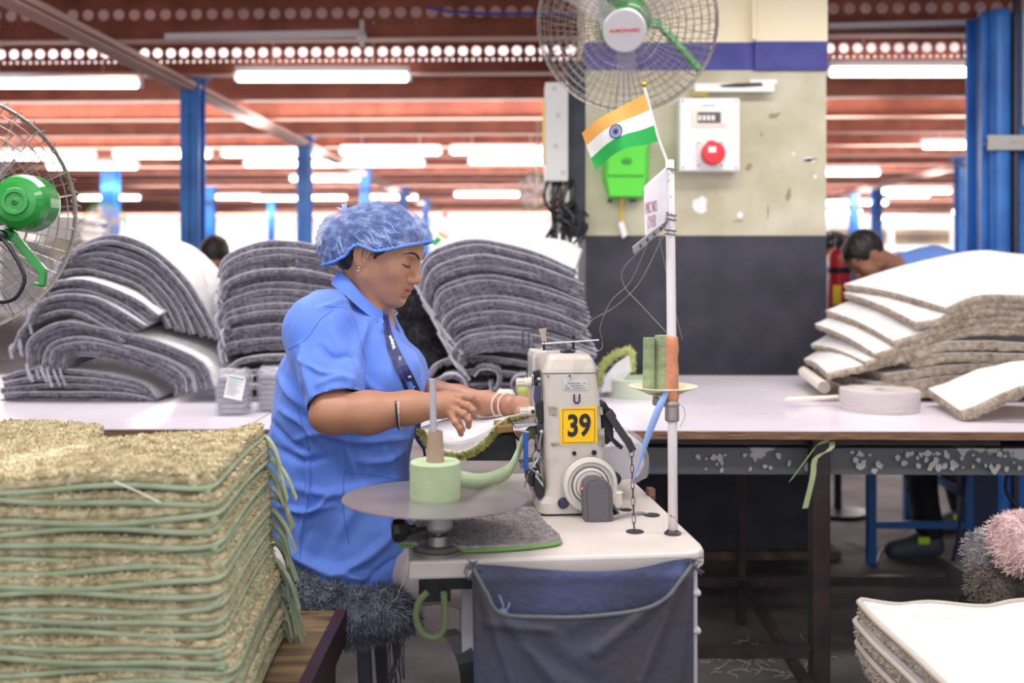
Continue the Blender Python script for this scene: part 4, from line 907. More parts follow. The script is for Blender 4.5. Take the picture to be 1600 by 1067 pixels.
# handwheel
hw = MB(); c = Q(920, 755, DM) - BK * .002; hw.lathe(c, [(.0, 0), (.05, 0), (.0565, .006), (.0575, .014), (.055, .021), (.049, .023), (.045, .017), (.037, .015), (.036, .021), (.03, .024), (0, .024)], axis=-BK, seg=56)
wl = build('hand_wheel', hw, mat('ivory_wheel', (208, 202, 196), .3), sm, smooth=False)
hw = MB(); c2 = c - BK * .0155; hw.ring(c2, .0385, .001, -BK, 56, 6); hw.ring(c2 - BK * .008, .031, .0008, -BK, 56, 6); build('groove', hw, m_iron, wl)
# motor cover
mb = MB(); pts = [(903, 756), (906, 745), (914, 738.5), (926, 737.5), (938, 741), (946, 749), (949.5, 760), (950, 806), (945, 816), (935, 820), (917, 820), (909, 816), (906, 800)]
mp_(mb, pts, .032, -.056); mp_(mb, [(909, 758), (914, 746), (926, 741), (938, 745), (944, 757), (944, 805), (912, 805)], .006, -.060); build('motor_cover', mb, mat('charcoal_plastic', (92, 88, 94), .5, bump=.1, bs=150), sm, bevel=.004)
mb = MB(); mb.lathe(Q(904.5, 755, DM) - BK * .050, [(.0028, 0), (.0028, .002), (.001, .003), (0, .003)], axis=-BK, seg=12); build('indicator_light', mb, mat('red_led', (255, 50, 50), .4, emit=((255, 60, 60), 6)), sm, label='small glowing red light')
# tension knobs
for (a, b, s_) in ((821, 602, 1), (827, 649, 1)):
    kb = MB(); c = Q(a + 14, b, DM) + BK * .055; ax = -RT
    kb.lathe(c, [(.003, -.012), (.003, 0), (.011, 0), (.0115, .012), (.010, .013), (.0085, .0135), (.0085, .030), (.0075, .032), (0, .032)], axis=ax, seg=20); k_ = build('tension_knob', kb, m_cream2, sm)
    kb = MB()
    for q in range(9):
        an = 6.283 * q / 9; o2 = (BK * math.cos(an) + UP * math.sin(an)) * .0086; kb.tube([c + ax * .014 + o2, c + ax * .0315 + o2], .0011, 5)
    build('ridge', kb, mat('ivory_ridge', (206, 194, 184), .5), k_)
    kb = MB(); kb.lathe(c + RT * .004, [(.012, -.003), (.012, 0), (.007, .002)], axis=ax, seg=20); kb.lathe(c + RT * .012, [(.009, -.003), (.009, 0)], axis=ax, seg=20); build('tension_disc', kb, m_iron, k_)
# needle-side mechanism: levers, rods, blocks
r = random.Random(11); m_vio = mat('violet_steel', (76, 74, 110), .35, metal=.5)
def blk(n, pl, off, th, m, bev=.0015): mb = MB(); mp_(mb, pl, th, off); return build(n, mb, m, sm, bevel=bev)
blk('thread_lever', [(836, 583), (846, 580), (848, 602), (838, 606)], .03, .012, m_blk); blk('thread_lever', [(838, 606), (846, 604), (846, 632), (840, 640), (836, 625)], .02, .01, m_vio)
blk('presser_lever', [(838, 632), (850, 628), (852, 660), (844, 664), (839, 650)], .015, .014, m_blk); blk('presser_lever', [(844, 664), (852, 662), (850, 690), (843, 694)], .02, .012, m_iron)
blk('needle_clamp', [(842, 690), (850, 688), (848, 720), (836, 728), (834, 716), (842, 708)], .03, .012, m_chrome); blk('feed_block', [(816, 728), (838, 724), (840, 734), (816, 738)], .02, .05, m_chrome)
blk('feed_block', [(824, 738), (846, 734), (846, 762), (832, 766), (826, 758)], .03, .04, m_iron); blk('looper_cover', [(836, 744), (848, 748), (850, 775), (842, 782), (836, 770)], .01, .02, m_blk)
blk('looper_cover', [(838, 740), (850, 758), (850, 764), (836, 746)], .006, .006, m_chrome); blk('throat_plate', [(806, 668), (846, 664), (846, 670), (808, 675)], .04, .07, m_chrome)
blk('guide_post', [(817, 677), (825, 675), (826, 735), (819, 737)], .0, .004, mat('royal_blue_metal', (30, 80, 160), .35)); blk('throat_plate', [(780, 673), (806, 671), (806, 681), (780, 684)], .05, .09, mat('tan_wood', (132, 100, 60), .7))
mb = MB(); rods = [((846, 600), (848, 720), .03), ((842, 720), (828, 742), .02), ((812, 675), (828, 678), .02), ((822, 728), (846, 745), .01), ((828, 745), (822, 768), .03), ((846, 766), (836, 790), .04), ((843, 585), (843, 560), .035), ((848, 672), (842, 706), .01)]
for a, b, o2 in rods: mb.tube([Q(*a, DM) + BK * o2, Q(*b, DM) + BK * o2], .0024, 8)
build('linkage_rod', mb, m_chrome, sm)
for k in range(12): mb = MB(); a, b = r.uniform(832, 848), r.uniform(585, 780); c = Q(a, b, DM) + BK * .012; mb.lathe(c, [(.004, 0), (.004, .004), (.0018, .0045), (0, .0045)], axis=-BK if k % 2 else -RT, seg=10); build('bolt', mb, (m_iron, m_chrome, m_blk)[k % 3], sm)
# black extension box in front of the needle
mb = MB(); mp_(mb, [(738, 712), (765, 704), (800, 688), (814, 692), (816, 730), (812, 735), (732, 735)], .09, .10); build('waste_chute', mb, mat('black_tray', (38, 38, 46), .4, bump=.05), sm, bevel=.003)
mb = MB(); mb.tube(cm([Q(a, b, DM) + BK * .09 for a, b in ((768, 698), (780, 692), (796, 690), (812, 694), (820, 702))], 14), .0025, 8); build('tray_handle', mb, m_blk, sm)
# rear right: levers, motor housing in film, chain
mb = MB(); mp_(mb, [(944, 636), (950, 630), (956, 640), (962, 650), (964, 690), (952, 700), (945, 690)], .05, .03); mp_(mb, [(948, 645), (958, 640), (966, 652), (956, 662)], .03, .01); build('lever_bracket', mb, m_blk, sm, bevel=.003)
mb = MB(); bar(mb, Q(951, 645, DM) + BK * .01, Q(981, 690, DM) + BK * .005, .006, .016); bar(mb, Q(980, 686, DM) + BK * .005, Q(990, 706, DM) + BK * .005, .006, .016); build('lifting_lever', mb, mat('worn_black_lever', (60, 50, 54), .4), sm, bevel=.002)
mb = MB(); bar(mb, Q(948, 678, DM) + BK * .02, Q(976, 704, DM) + BK * .03, .005, .008); mb.tube([Q(950, 680, DM) + BK * .01, Q(968, 700, DM) + BK * .02], .003, 8); build('release_lever', mb, m_iron, sm)
mb = MB(); ch = [Q(987, 703, DM) + BK * .003]
p0 = Q(987, 702, DM) + BK * .003; p1 = P(991, 831, 1.945); nl = 10
for k in range(nl):
    a = p0.lerp(p1, k / nl); b = p0.lerp(p1, (k + 1) / nl); w2 = (.0042 if k == 0 else .0028) * (RT if k % 2 == 0 else BK); d = (b - a)
    loop = [a - d * .1, a + d * .15 + w2, b - d * .15 + w2, b + d * .1, b - d * .15 - w2, a + d * .15 - w2]; mb.tube(cm(loop + [loop[0]], 16)[:-1], .0011, 5, closed=True)
c_ = one('lifter_chain', mb, m_iron, 'dark steel link chain running from the machine lever down into the table', 'chain')
mh = empty('motor_housing', tuple(Q(985, 800, DM + .15)), 'pale boxy motor housing under creased clear film right of the sewing machine', 'motor')
mb = MB(); mp_(mb, [(950, 722), (951, 716), (1022, 706), (1026, 712), (1028, 745), (1018, 765), (985, 770), (968, 766), (952, 748)], .16, .12); build('housing', mb, mat('pale_grey_enamel', (206, 198, 204), .35), mh, bevel=.005)
r2 = np.random.default_rng(3); pf = []
for (a, b) in ((948, 712), (985, 704), (1026, 702), (1032, 725), (1034, 755), (1024, 768), (1000, 778), (985, 782), (978, 766), (955, 752)): pf.append((a, b))
mb = MB(); ps = catmull(pf + [pf[0]], 48)[:-1]; rings = []
for q, o2 in enumerate((.29, .27, .2, .14, .113, .108)):
    k_ = (1 if q else .9); ctr = ps.mean(0); rings.append([tuple(Q(ctr[0] + (a - ctr[0]) * k_ * (1 if q < 5 else .93) + r2.normal(0, .8), ctr[1] + (b - ctr[1]) * k_ * (1 if q < 5 else .9) + r2.normal(0, .8), DM) + BK * (o2 + r2.normal(0, .0015))) for a, b in ps])
V = [p for rr in rings for p in rr]; n = len(ps); F = [(i * n + k, i * n + (k + 1) % n, (i + 1) * n + (k + 1) % n, (i + 1) * n + k) for i in range(len(rings) - 1) for k in range(n)] + [list(range(5 * n, 6 * n))]
mb.add(V, F); build('film_wrap', mb, m_film2, mh, smooth=False)
mb = MB(); mb.lathe(Q(974, 762, DM) + BK * .10, [(.014, 0), (.014, .012), (.009, .013), (.009, .016), (0, .016)], axis=-BK, seg=24); mb.ring(Q(974, 762, DM) + BK * .084, .012, .0015, -BK, 24); build('pulley', mb, m_iron, mh)
mb = MB(); mb.prism([Q(1014, 765, DM + .16), Q(1024, 765, DM + .16), Q(1024, 800, DM + .16), Q(1014, 800, DM + .16)], BK * .03); build('support_post', mb, m_ply, mh)
mb = MB(); mb.lathe(Q(968, 801, DM) + BK * .05, [(.014, 0), (.016, .002), (.016, .03), (.018, .032), (.014, .034), (0, .03)], seg=20); one('white_cup', mb, m_cream2, 'small white plastic cup on the table behind the hand wheel', 'cup')
mb = MB(); mb.tube(cm([Q(930, 822, DM - .06), Q(946, 812, DM - .05), Q(975, 804, DM - .03), Q(1000, 801, DM - .01), Q(1014, 806, DM), Q(1016, 812, DM)], 20), .0038, 8); one('power_cable', mb, mat('grey_cable', (150, 142, 148), .5), 'grey cable from the motor cover to the hole in the table', 'cable')
mb = MB(); bar(mb, Q(944, 770, DM) + BK * .02, Q(966, 806, DM) - BK * .01, .008, .008); build('pedal_rod', mb, m_blk, sm)
# thread guides on top
m_tan = mat('tan_metal', (176, 160, 140), .4, metal=.3)
for a, b in (((855, 560), (855, 534)), ((902, 556), (902, 532))): mb = MB(); mb.tube([Q(*a, DM) + BK * .05, Q(*b, DM) + BK * .05], .003, 8); mb.lathe(Q(*b, DM) + BK * .05, [(.006, -.004), (.004, 0), (.004, .006), (0, .01)], seg=12); build('guide_post', mb, m_blk, sm)
mb = MB(); bar(mb, Q(851, 540, DM) + BK * .05, Q(941, 533, DM) + BK * .035, .012, .003); build('thread_guide_plate', mb, m_chrome, sm, bevel=.001)
mb = MB(); mp_(mb, [(846, 516), (859, 515), (857, 524), (859, 537), (852, 538), (849, 526)], .004, .045); build('thread_guide_plate', mb, m_tan, sm)
mb = MB(); mb.tube(cm([Q(a, b, DM) + BK * .05 for a, b in ((850, 518), (835, 518), (822, 519), (821, 530), (822, 546), (832, 546), (850, 547))], 20), .0014, 6); mb.tube([Q(831, 546, DM) + BK * .05, Q(831, 522, DM) + BK * .05], .0012, 6); mb.tube([Q(828, 598, DM) + BK * .05, Q(827, 576, DM) + BK * .05], .001, 6); build('wire_guide', mb, m_iron, sm)
# ---------------- pole with flag, sign, spools
m_pole = mat('chipped_white_paint', (232, 226, 228), .35, c2=(204, 198, 200), ns=12, thr=(.6, .8))
DPo = 1.93
pz = lambda py: CAMZ - (py - HOR) / FPX * DPo
pxx = lambda px: (px - 800) / FPX * DPo
pole = empty('white_pole', (pxx(1051), DPo, ZS), 'tall white painted metal pole standing on the sewing table corner', 'pole')
mb = MB(); mb.tube([(pxx(1051.5), DPo, ZS), (pxx(1050.5), DPo, pz(655)), (pxx(1048), DPo, pz(390)), (pxx(1046.5), DPo, pz(250))], [.0095, .0092, .009, .0082], 20); build('tube', mb, m_pole, pole, smooth=True)
mb = MB(); mb.lathe((pxx(1051), DPo, ZS), [(.0165, 0), (.0165, .003), (.012, .006), (.010, .009)], seg=28); build('base_flange', mb, m_iron, pole)
mb = MB()
for k in range(16):
    an = random.uniform(-2.6, -.6); h = random.choice([random.uniform(800, 832), random.uniform(270, 390)]); rr = .0094 if h > 400 else .0086; c = Vector((pxx(1051 - 4.5 * (h < 500)) + rr * math.cos(an), DPo + rr * math.sin(an), pz(h))); mb.ball(tuple(c), (.001, .001, random.uniform(.001, .003)), 6)
build('rust_chip', mb, mat('rust', (90, 66, 54), .8), pole)
mb = MB(); zs = [pz(v) for v in (627, 622, 600, 580, 560, 545, 530, 525)]; mb.tube([(pxx(1050 + (k % 2) * .8), DPo, z) for k, z in enumerate(zs)], [.0105, .0125, .0115, .0122, .0112, .0124, .0115, .0105], 18)
build('orange_wrap', mb, mat('orange_tape', (214, 146, 110), .6, c2=(196, 124, 90), ns=30, bump=.3, bs=40), pole, smooth=True)
mb = MB(); mb.lathe((pxx(1050), DPo, pz(658)), [(.0125, 0), (.014, .004), (.0135, .028), (.0145, .034), (.011, .04)], seg=24); mb.tube([(pxx(1050), DPo, pz(632)), (pxx(1024), DPo + .02, pz(628))], .008, 12); mb.lathe((pxx(1026), DPo + .018, pz(628)), [(.010, -.004), (.010, .006)], axis=(1, -.3, 0), seg=6); build('clamp', mb, mat('dull_steel', (158, 150, 148), .4, metal=.5), pole)
# dish with green spools
dish = empty('spool_dish', (pxx(1046), DPo + .045, pz(618)), 'shallow cream dish fixed to the white pole, holding green spools', 'dish')
dcx, dcy, dz = pxx(1043), DPo + .055, pz(612)
mb = MB(); mb.lathe((dcx, dcy, dz), [(0, -.012), (.03, -.012), (.05, -.003), (.0685, .0035), (.0685, .0055), (.05, 0), (.03, -.008), (0, -.009)], seg=48); build('plate', mb, mat('cream_enamel', (228, 220, 190), .35), dish, smooth=True)
mb = MB(); mb.tube([(dcx, dcy, dz - .012), (dcx, dcy, dz - .02), (pxx(1050), DPo, pz(632))], .006, 10); build('bracket', mb, m_iron, dish)
m_spool = mat('green_wound_cloth', (152, 164, 130), .85, c2=(130, 144, 108), ns=40, bump=.4, bs=60)
for (ox, oy, r1, r2_, z1_, lb) in ((-.0255, .020, .0130, .0115, 532, 'narrow green wound spool at the left on the cream dish'), (.009, .030, .0265, .0215, 529, 'wide green wound spool on the cream dish, half behind the pole')):
    mb = MB(); b0, t0 = dz - .006, pz(z1_); mb.lathe((dcx + ox, dcy + oy, b0), [(r1, 0)] + [(r1 + (r2_ - r1) * k / 10 + .0006 * (k % 2), (t0 - b0) * k / 10) for k in range(1, 10)] + [(r2_, t0 - b0), (.004, t0 - b0), (.004, t0 - b0 - .004), (0, t0 - b0 - .004)], seg=24)
    one('thread_spool', mb, m_spool, lb, 'spool')
# blue strip
mb = MB(); pth = cm([Q(1056, 586, DPo - .012), Q(1035, 625, DPo - .03), Q(1016, 672, DPo - .03), Q(1000, 720, DPo - .02), Q(986, 758, DPo - .01)], 18); wd = [.002, .006, .011, .015, .017, .0185, .0185, .018, .017, .0155, .0135, .0115, .0095, .0075, .006, .0045, .003, .0015]
ribbon(mb, pth, [Vector((1, 0, .45)).normalized() * v * 1.15 for v in wd], .0008); one('blue_strip', mb, mat('sky_blue_cloth', (142, 170, 226), .7, bump=.1), 'light blue cloth strip hanging slanted from the orange wrap of the pole', 'ribbon', smooth=True)
# thread guide bar and sign
m_galv = mat('galvanised', (196, 190, 196), .35, metal=.3)
gb = empty('thread_guide_bar', tuple(P(1040, 355, DPo - .01)), 'slotted metal guide bar tied to the pole below the white sign', 'guide bar')
mb = MB(); a, b = P(1038, 351, DPo - .012), P(990, 391, DPo - .10); bar(mb, a, b, .003, .013); build('bar', mb, m_galv, gb)
mb = MB()
for k in range(4): c = a.lerp(b, .15 + k * .22) + Vector((-.0008, -.0022, 0)); bar(mb, c - Vector((.004, 0, -.003)), c + Vector((.004, 0, -.003)), .001, .006)
build('slot', mb, m_blk, gb)
sg = empty('machine_sign', tuple(P(1024, 366, DPo)), 'white plastic sign board wired edge-on to the upper pole', 'sign')
sa, sb, sc_, sd = P(1040, 262, DPo - .005), P(1006, 292, DPo - .16), P(1008, 367, DPo - .16), P(1040, 345, DPo - .005)
mb = MB(); mb.prism([sa, sb, sc_, sd], Vector((.003, .0006, 0))); build('board', mb, mat('gloss_white_board', (246, 244, 250), .3), sg)
ux = (sa - sb); ux.z = 0; ux.normalize(); mb = MB()
for txt, py, s_ in (('M/C NO.', 324, .030), ('OVER', 347, .032)):
    c = P(1015, py, DPo - .125) ; t_ = ((c.x - sb.x) * (sa.x - sb.x) + 0) / (sa.x - sb.x) ** 2; c = Vector((sb.x + (sa.x - sb.x) * t_, sb.y + (sa.y - sb.y) * t_, c.z)) - Vector((ux.y, -ux.x, 0)) * 0
    put_text(mb, txt, s_, c + ux.cross(UP) * .0045, ux + UP * .12, UP, scale=(.75, 1))
build('lettering', mb, mat('pale_red_print', (196, 150, 170), .6), sg)
mb = MB()
for py in (336, 343, 360, 366, 264): mb.ring((pxx(1048), DPo, pz(py)), .0105, .0016, (.12, 0, 1), 20, 6)
c = P(1034, 345, DPo - .014)
for k in range(14): r = random.Random(k); mb.tube(cm([c + Vector((r.uniform(-.015, .012), r.uniform(-.008, .005), r.uniform(-.022, .02))) for _ in range(4)], 9), .0015, 5)
mb.tube([P(1048, 264, DPo - .012), P(1058, 264, DPo - .01)], .0025, 6)
one('wire_tie', mb, mat('dull_wire', (140, 128, 132), .5, metal=.3), 'twisted wire binding the sign and guide bar to the pole', 'wire')
# threads
m_thr = mat('grey_thread', (150, 150, 130), .7)
T_ = [[(1036, 368, DPo - .02), (1000, 440, 1.96), (960, 480, 2.0), (925, 500, 2.04), (905, 525, 2.1)], [(1012, 380, DPo - .06), (985, 440, 1.96), (955, 470, 2.0), (938, 510, 2.05), (941, 530, 2.09)],
      [(1010, 382, DPo - .06), (974, 420, 1.95), (976, 448, 1.97), (1000, 475, 1.96), (1042, 520, DPo + .02)], [(1030, 372, DPo - .02), (1040, 420, DPo + .02), (1046, 450, DPo + .02), (1066, 530, DPo + .05)],
      [(941, 533, 2.1), (940, 545, 2.1), (925, 552, 2.1), (915, 558, 2.1), (904, 540, 2.1)], [(1048, 628, DPo - .015), (1066, 634, DPo - .02), (1070, 650, DPo - .01), (1062, 668, DPo - .01)]]
lbt = ['grey thread from the guide bar down to the top of the machine', 'second looser thread hanging from the guide bar to the machine', 'thread sagging from the guide bar back to the pole', 'straight thread running down beside the pole to the spools', 'thread loop over the guide plate on top of the machine', 'loose thread end curling from the pole clamp']
for pth_, lb in zip(T_, lbt): mb = MB(); mb.tube(cm([P(*q) for q in pth_], 26), .0007, 5); one('thread', mb, m_thr, lb, 'thread')
# flag
fg = empty('hand_flag', tuple(P(1042, 262, DPo)), 'small orange, white and green flag with blue wheel on a white stick', 'flag')
mb = MB(); mb.tube([P(1046, 262, DPo - .0), P(1028, 215, DPo), P(1007, 137, DPo)], .0028, 10); build('stick', mb, m_white, fg)
mb = MB(); mb.ball(tuple(P(1006.5, 132, DPo)), .0052, 14); build('finial', mb, mat('gold_ball', (226, 170, 40), .2, metal=.8), fg)
n, m_ = 40, 25; Af = np.zeros((m_, n, 3))
tp_ = catmull([(1007, 147), (985, 159), (960, 172), (935, 186), (909, 208)], n); bt_ = catmull([(1030, 220), (1008, 226), (982, 230), (958, 242), (931, 266)], n)
for j in range(m_):
    for i in range(n):
        q = j / (m_ - 1); s_ = i / (n - 1); x, y = tp_[i] * (1 - q) + bt_[i] * q; Af[j, i] = P(x, y, DPo + .016 * math.sin(s_ * 7 + q * 1.2) * s_ + .006 * math.sin(s_ * 15 - q * 2) * s_ - .002)
mbf = MB()
for k, (a, b) in enumerate(((0, 8), (8, 16), (16, 24))): slab_A = Af[a:b + 1]; mbf.mi_before = 0; mbf.grid(slab_A, mi=k); mbf.grid(slab_A + np.array([0, .0008, 0]), mi=k, flip=True)
clf = build('flag_cloth', mbf, [mat('saffron_cloth', (246, 178, 92), .8), mat('white_cloth', (244, 240, 238), .8), mat('green_cloth', (44, 176, 84), .8)], fg, smooth=True)
mb = MB(); ci = n // 2 + 1; cj = 12; cc = Vector(Af[cj, ci]) + Vector((0, -.0015, 0)); ex = Vector(Af[cj, ci - 4]) - Vector(Af[cj, ci + 4]); ex.normalize(); ey = (Vector(Af[cj - 4, ci]) - Vector(Af[cj + 4, ci])).normalized()
R_ = .0125; mb.tube([cc + (ex * math.cos(6.283 * k / 32) + ey * math.sin(6.283 * k / 32)) * R_ for k in range(32)], .0011, 5, closed=True)
for k in range(24): an = 6.283 * k / 24; mb.tube([cc, cc + (ex * math.cos(an) + ey * math.sin(an)) * R_], .00035, 4)
mb.ball(tuple(cc), .0022, 8); build('wheel_emblem', mb, mat('navy_print', (50, 60, 150), .7), clf)
# rug being sewn
rg = empty('sewn_rug', tuple(P(760, 700, 2.2)), 'white-backed rug with olive pile edge being fed into the sewing machine', 'rug')
fr = catmull([tuple(P(*q)) for q in ((664, 672, 2.14), (676, 692, 2.12), (693, 703, 2.11), (718, 706, 2.11), (739, 698, 2.11), (757, 684, 2.12), (773, 665, 2.13), (791, 653, 2.15), (811, 648, 2.17), (842, 650, 2.2))], 40)
re = catmull([tuple(P(*q)) for q in ((655, 668, 2.5), (680, 660, 2.5), (705, 652, 2.5), (730, 648, 2.48), (760, 645, 2.48), (790, 644, 2.46), (815, 643, 2.44), (838, 642, 2.40), (860, 642, 2.36))], 40)
A = np.array([fr * (1 - q) + re * q for q in np.linspace(0, 1, 8)]); T = np.gradient(A, axis=1); N = np.stack([-T[..., 2], 0 * T[..., 0], T[..., 0]], -1); N /= np.linalg.norm(N, axis=-1, keepdims=True)
mb = MB(); slab(mb, A, A - N * .0025); build('backing', mb, m_back, rg, smooth=True)
mb = MB(); slab(mb, A - N * .003, A - N * .010); k = RNG.integers(0, 39, 3800); f = RNG.random((3800, 1)); q = RNG.random((3800, 1))
base = fr[k] * (1 - f) + fr[k + 1] * f - N[0][k] * (.002 + q * .008); mb.tufts(base, np.array([.25, -1, 0]) - N[0][k] * (.35 + q) + RNG.normal(0, .22, (3800, 3)), .014, .0014)
k = RNG.integers(0, 7, 700); f = RNG.random((700, 1)); base = A[k, 0] * (1 - f) + A[np.minimum(k + 1, 7), 0] * f - N[k, 0] * .005; mb.tufts(base, np.array([-1, -.2, -.3]) + RNG.normal(0, .4, (700, 3)), .016, .002)
build('pile', mb, mat('olive_fringe', (176, 172, 106), .95, c2=(120, 118, 62), ns=60), rg)
# ================================================================== PERSON
class SDF:
    """sculpting grid: smooth unions and cuts of simple volumes, meshed as one continuous surface"""
    def __init__(s, lo, hi, h):
        s.h = h; s.lo = np.array(lo, float); n = np.ceil((np.array(hi) - s.lo) / h).astype(int) + 1
        s.ax = [s.lo[k] + h * np.arange(n[k]) for k in range(3)]; s.g = np.full(n, 1.0, np.float32)
    def reg(s, lo, hi, m):
        i0 = [max(0, int((lo[k] - m - s.lo[k]) / s.h)) for k in range(3)]; i1 = [min(s.g.shape[k], int((hi[k] + m - s.lo[k]) / s.h) + 2) for k in range(3)]
        if any(a >= b for a, b in zip(i0, i1)): return None
        sl = tuple(slice(a, b) for a, b in zip(i0, i1)); X = s.ax[0][sl[0]][:, None, None].astype(np.float32); Y = s.ax[1][sl[1]][None, :, None].astype(np.float32); Z = s.ax[2][sl[2]][None, None, :].astype(np.float32)
        return sl, X, Y, Z
    def put(s, sl, d, k, cut):
        g = s.g[sl]
        if cut:
            d = -d
            h = np.maximum(k - np.abs(g - d), 0) / max(k, 1e-6); s.g[sl] = np.maximum(g, d) + h * h * k * .25
        else:
            h = np.maximum(k - np.abs(g - d), 0) / max(k, 1e-6); s.g[sl] = np.minimum(g, d) - h * h * k * .25
    def ell(s, c, r, R=None, k=.01, cut=False):
        c = np.array(c, float); r = np.array(r, float); R = np.eye(3) if R is None else np.array(R)
        e = np.sqrt(((R * r[None, :]) ** 2).sum(1)); q = s.reg(c - e, c + e, k + 3 * s.h)
        if q is None: return
        sl, X, Y, Z = q; dx, dy, dz = X - c[0], Y - c[1], Z - c[2]
        p = [(R[0, i] * dx + R[1, i] * dy + R[2, i] * dz) for i in range(3)]
        k0 = np.sqrt(sum((p[i] / r[i]) ** 2 for i in range(3))); k1 = np.sqrt(sum((p[i] / r[i] ** 2) ** 2 for i in range(3))) + 1e-6
        s.put(sl, (k0 * (k0 - 1) / k1).astype(np.float32), k, cut)
    def cone(s, a, b, ra, rb, k=.01, cut=False, flat=None):
        a, b = np.array(a, float), np.array(b, float); R = max(ra, rb); q = s.reg(np.minimum(a, b) - R, np.maximum(a, b) + R, k + 3 * s.h)
        if q is None: return
        sl, X, Y, Z = q; d = b - a; L2 = (d ** 2).sum() + 1e-12
        t = np.clip(((X - a[0]) * d[0] + (Y - a[1]) * d[1] + (Z - a[2]) * d[2]) / L2, 0, 1)
        qx, qy, qz = X - a[0] - t * d[0], Y - a[1] - t * d[1], Z - a[2] - t * d[2]
        s.put(sl, (np.sqrt(qx * qx + qy * qy + qz * qz) - (ra + (rb - ra) * t)).astype(np.float32), k, cut)
    def chain(s, pts, rs, k=.01, cut=False):
        for i in range(len(pts) - 1): s.cone(pts[i], pts[i + 1], rs[i], rs[i + 1], k if i else k, cut)
    def func(s, lo, hi, f, k=.01, cut=False):
        q = s.reg(np.array(lo), np.array(hi), k + 3 * s.h)
        if q is None: return
        sl, X, Y, Z = q; s.put(sl, f(X, Y, Z).astype(np.float32), k, cut)
    def mesh(s, smooth=1):
        g = s.g; h = s.h
        ins = g < 0
        c = ins[:-1, :-1, :-1].astype(np.int8)
        for dx in (0, 1):
            for dy in (0, 1):
                for dz in (0, 1):
                    if dx + dy + dz: c = c + ins[dx:dx + c.shape[0], dy:dy + c.shape[1], dz:dz + c.shape[2]]
        act = (c > 0) & (c < 8); I = np.argwhere(act); idx = np.full(act.shape, -1, np.int64); idx[tuple(I.T)] = np.arange(len(I))
        acc = np.zeros((len(I), 3)); cnt = np.zeros(len(I)); corners = [(0, 0, 0), (1, 0, 0), (0, 1, 0), (1, 1, 0), (0, 0, 1), (1, 0, 1), (0, 1, 1), (1, 1, 1)]
        val = [g[I[:, 0] + a, I[:, 1] + b, I[:, 2] + d].astype(float) for a, b, d in corners]
        for i, ca in enumerate(corners):
            for j in range(i + 1, 8):
                cb = corners[j]
                if sum(abs(ca[q] - cb[q]) for q in range(3)) != 1: continue
                va, vb = val[i], val[j]; m = (va < 0) != (vb < 0); t = np.where(m, va / np.where(m, va - vb, 1), 0)[:, None]
                p = np.array(ca)[None] * (1 - t) + np.array(cb)[None] * t; acc[m] += p[m]; cnt[m] += 1
        V = s.lo + (I + acc / np.maximum(cnt, 1)[:, None]) * h; F = []
        for axis in range(3):
            sl0 = [slice(None)] * 3; sl1 = [slice(None)] * 3; sl0[axis] = slice(0, -1); sl1[axis] = slice(1, None)
            a, b = ins[tuple(sl0)], ins[tuple(sl1)]; E = np.argwhere(a != b); o1, o2 = (axis + 1) % 3, (axis + 2) % 3
            E = E[(E[:, o1] > 0) & (E[:, o2] > 0) & (E[:, o1] < g.shape[o1] - 1) & (E[:, o2] < g.shape[o2] - 1)]
            if not len(E): continue
            d1 = np.zeros(3, int); d1[o1] = 1; d2 = np.zeros(3, int); d2[o2] = 1
            q = np.stack([idx[tuple((E - d1 - d2).T)], idx[tuple((E - d2).T)], idx[tuple(E.T)], idx[tuple((E - d1).T)]], 1)
            fl = ~a[tuple(E.T)]; q[fl] = q[fl][:, ::-1]; F.append(q)
        F = np.concatenate(F); F = F[(F >= 0).all(1)]
        for _ in range(smooth):
            S = np.zeros_like(V); C = np.zeros(len(V))
            for a, b in ((0, 1), (1, 2), (2, 3), (3, 0)):
                np.add.at(S, F[:, a], V[F[:, b]]); np.add.at(C, F[:, a], 1); np.add.at(S, F[:, b], V[F[:, a]]); np.add.at(C, F[:, b], 1)
            V = V * .5 + S / np.maximum(C, 1)[:, None] * .5
        return V, F
def vnormals(V, F):
    n = np.cross(V[F[:, 2]] - V[F[:, 0]], V[F[:, 3]] - V[F[:, 1]]); N = np.zeros_like(V)
    for k in range(4): np.add.at(N, F[:, k], n)
    return N / (np.linalg.norm(N, axis=1, keepdims=True) + 1e-12)
def rough_noise(V, f, seed, octv=3):
    r = np.random.default_rng(seed); o = np.zeros(len(V))
    for k in range(octv * 4):
        d = r.normal(size=3); d /= np.linalg.norm(d); ff = f * 2 ** (k // 4); o += np.sin(V @ d * ff * 6.283 + r.random() * 6.283 + 1.5 * np.sin(V @ r.normal(size=3) * ff * 3)) / 2 ** (k // 4)
    return o / 4
def buildVF(name, V, F, m, parent, col=None, **kw):
    mb = MB(); mb.v = [V]; mb.f = F.tolist(); mb.mi = [0] * len(F); o = build(name, mb, m, parent, smooth=True, **kw)
    if col is not None:
        a = o.data.color_attributes.new('Col', 'FLOAT_COLOR', 'POINT'); a.data.foreach_set('color', np.concatenate([col, np.ones((len(col), 1))], 1).astype(np.float32).ravel())
    return o
def rot_head(yaw, pitch, roll=0):
    """columns: forward, left, up of the head; facing +X, pitch down, yaw towards the camera (-Y)"""
    return np.array((Matrix.Rotation(-yaw, 3, 'Z') @ Matrix.Rotation(pitch, 3, 'Y') @ Matrix.Rotation(roll, 3, 'X')))
PE = empty('person', tuple(P(530, 930, 2.4)), 'person in blue short-sleeved work coat and blue cap, feeding rug into machine', 'person')
HO = np.array((-.315, 2.40, 1.337)); HR = rot_head(math.radians(17), math.radians(20)); HS = 1.05
def hd(x, y, z): return HO + HR @ (np.array((x, y, z)) * HS)
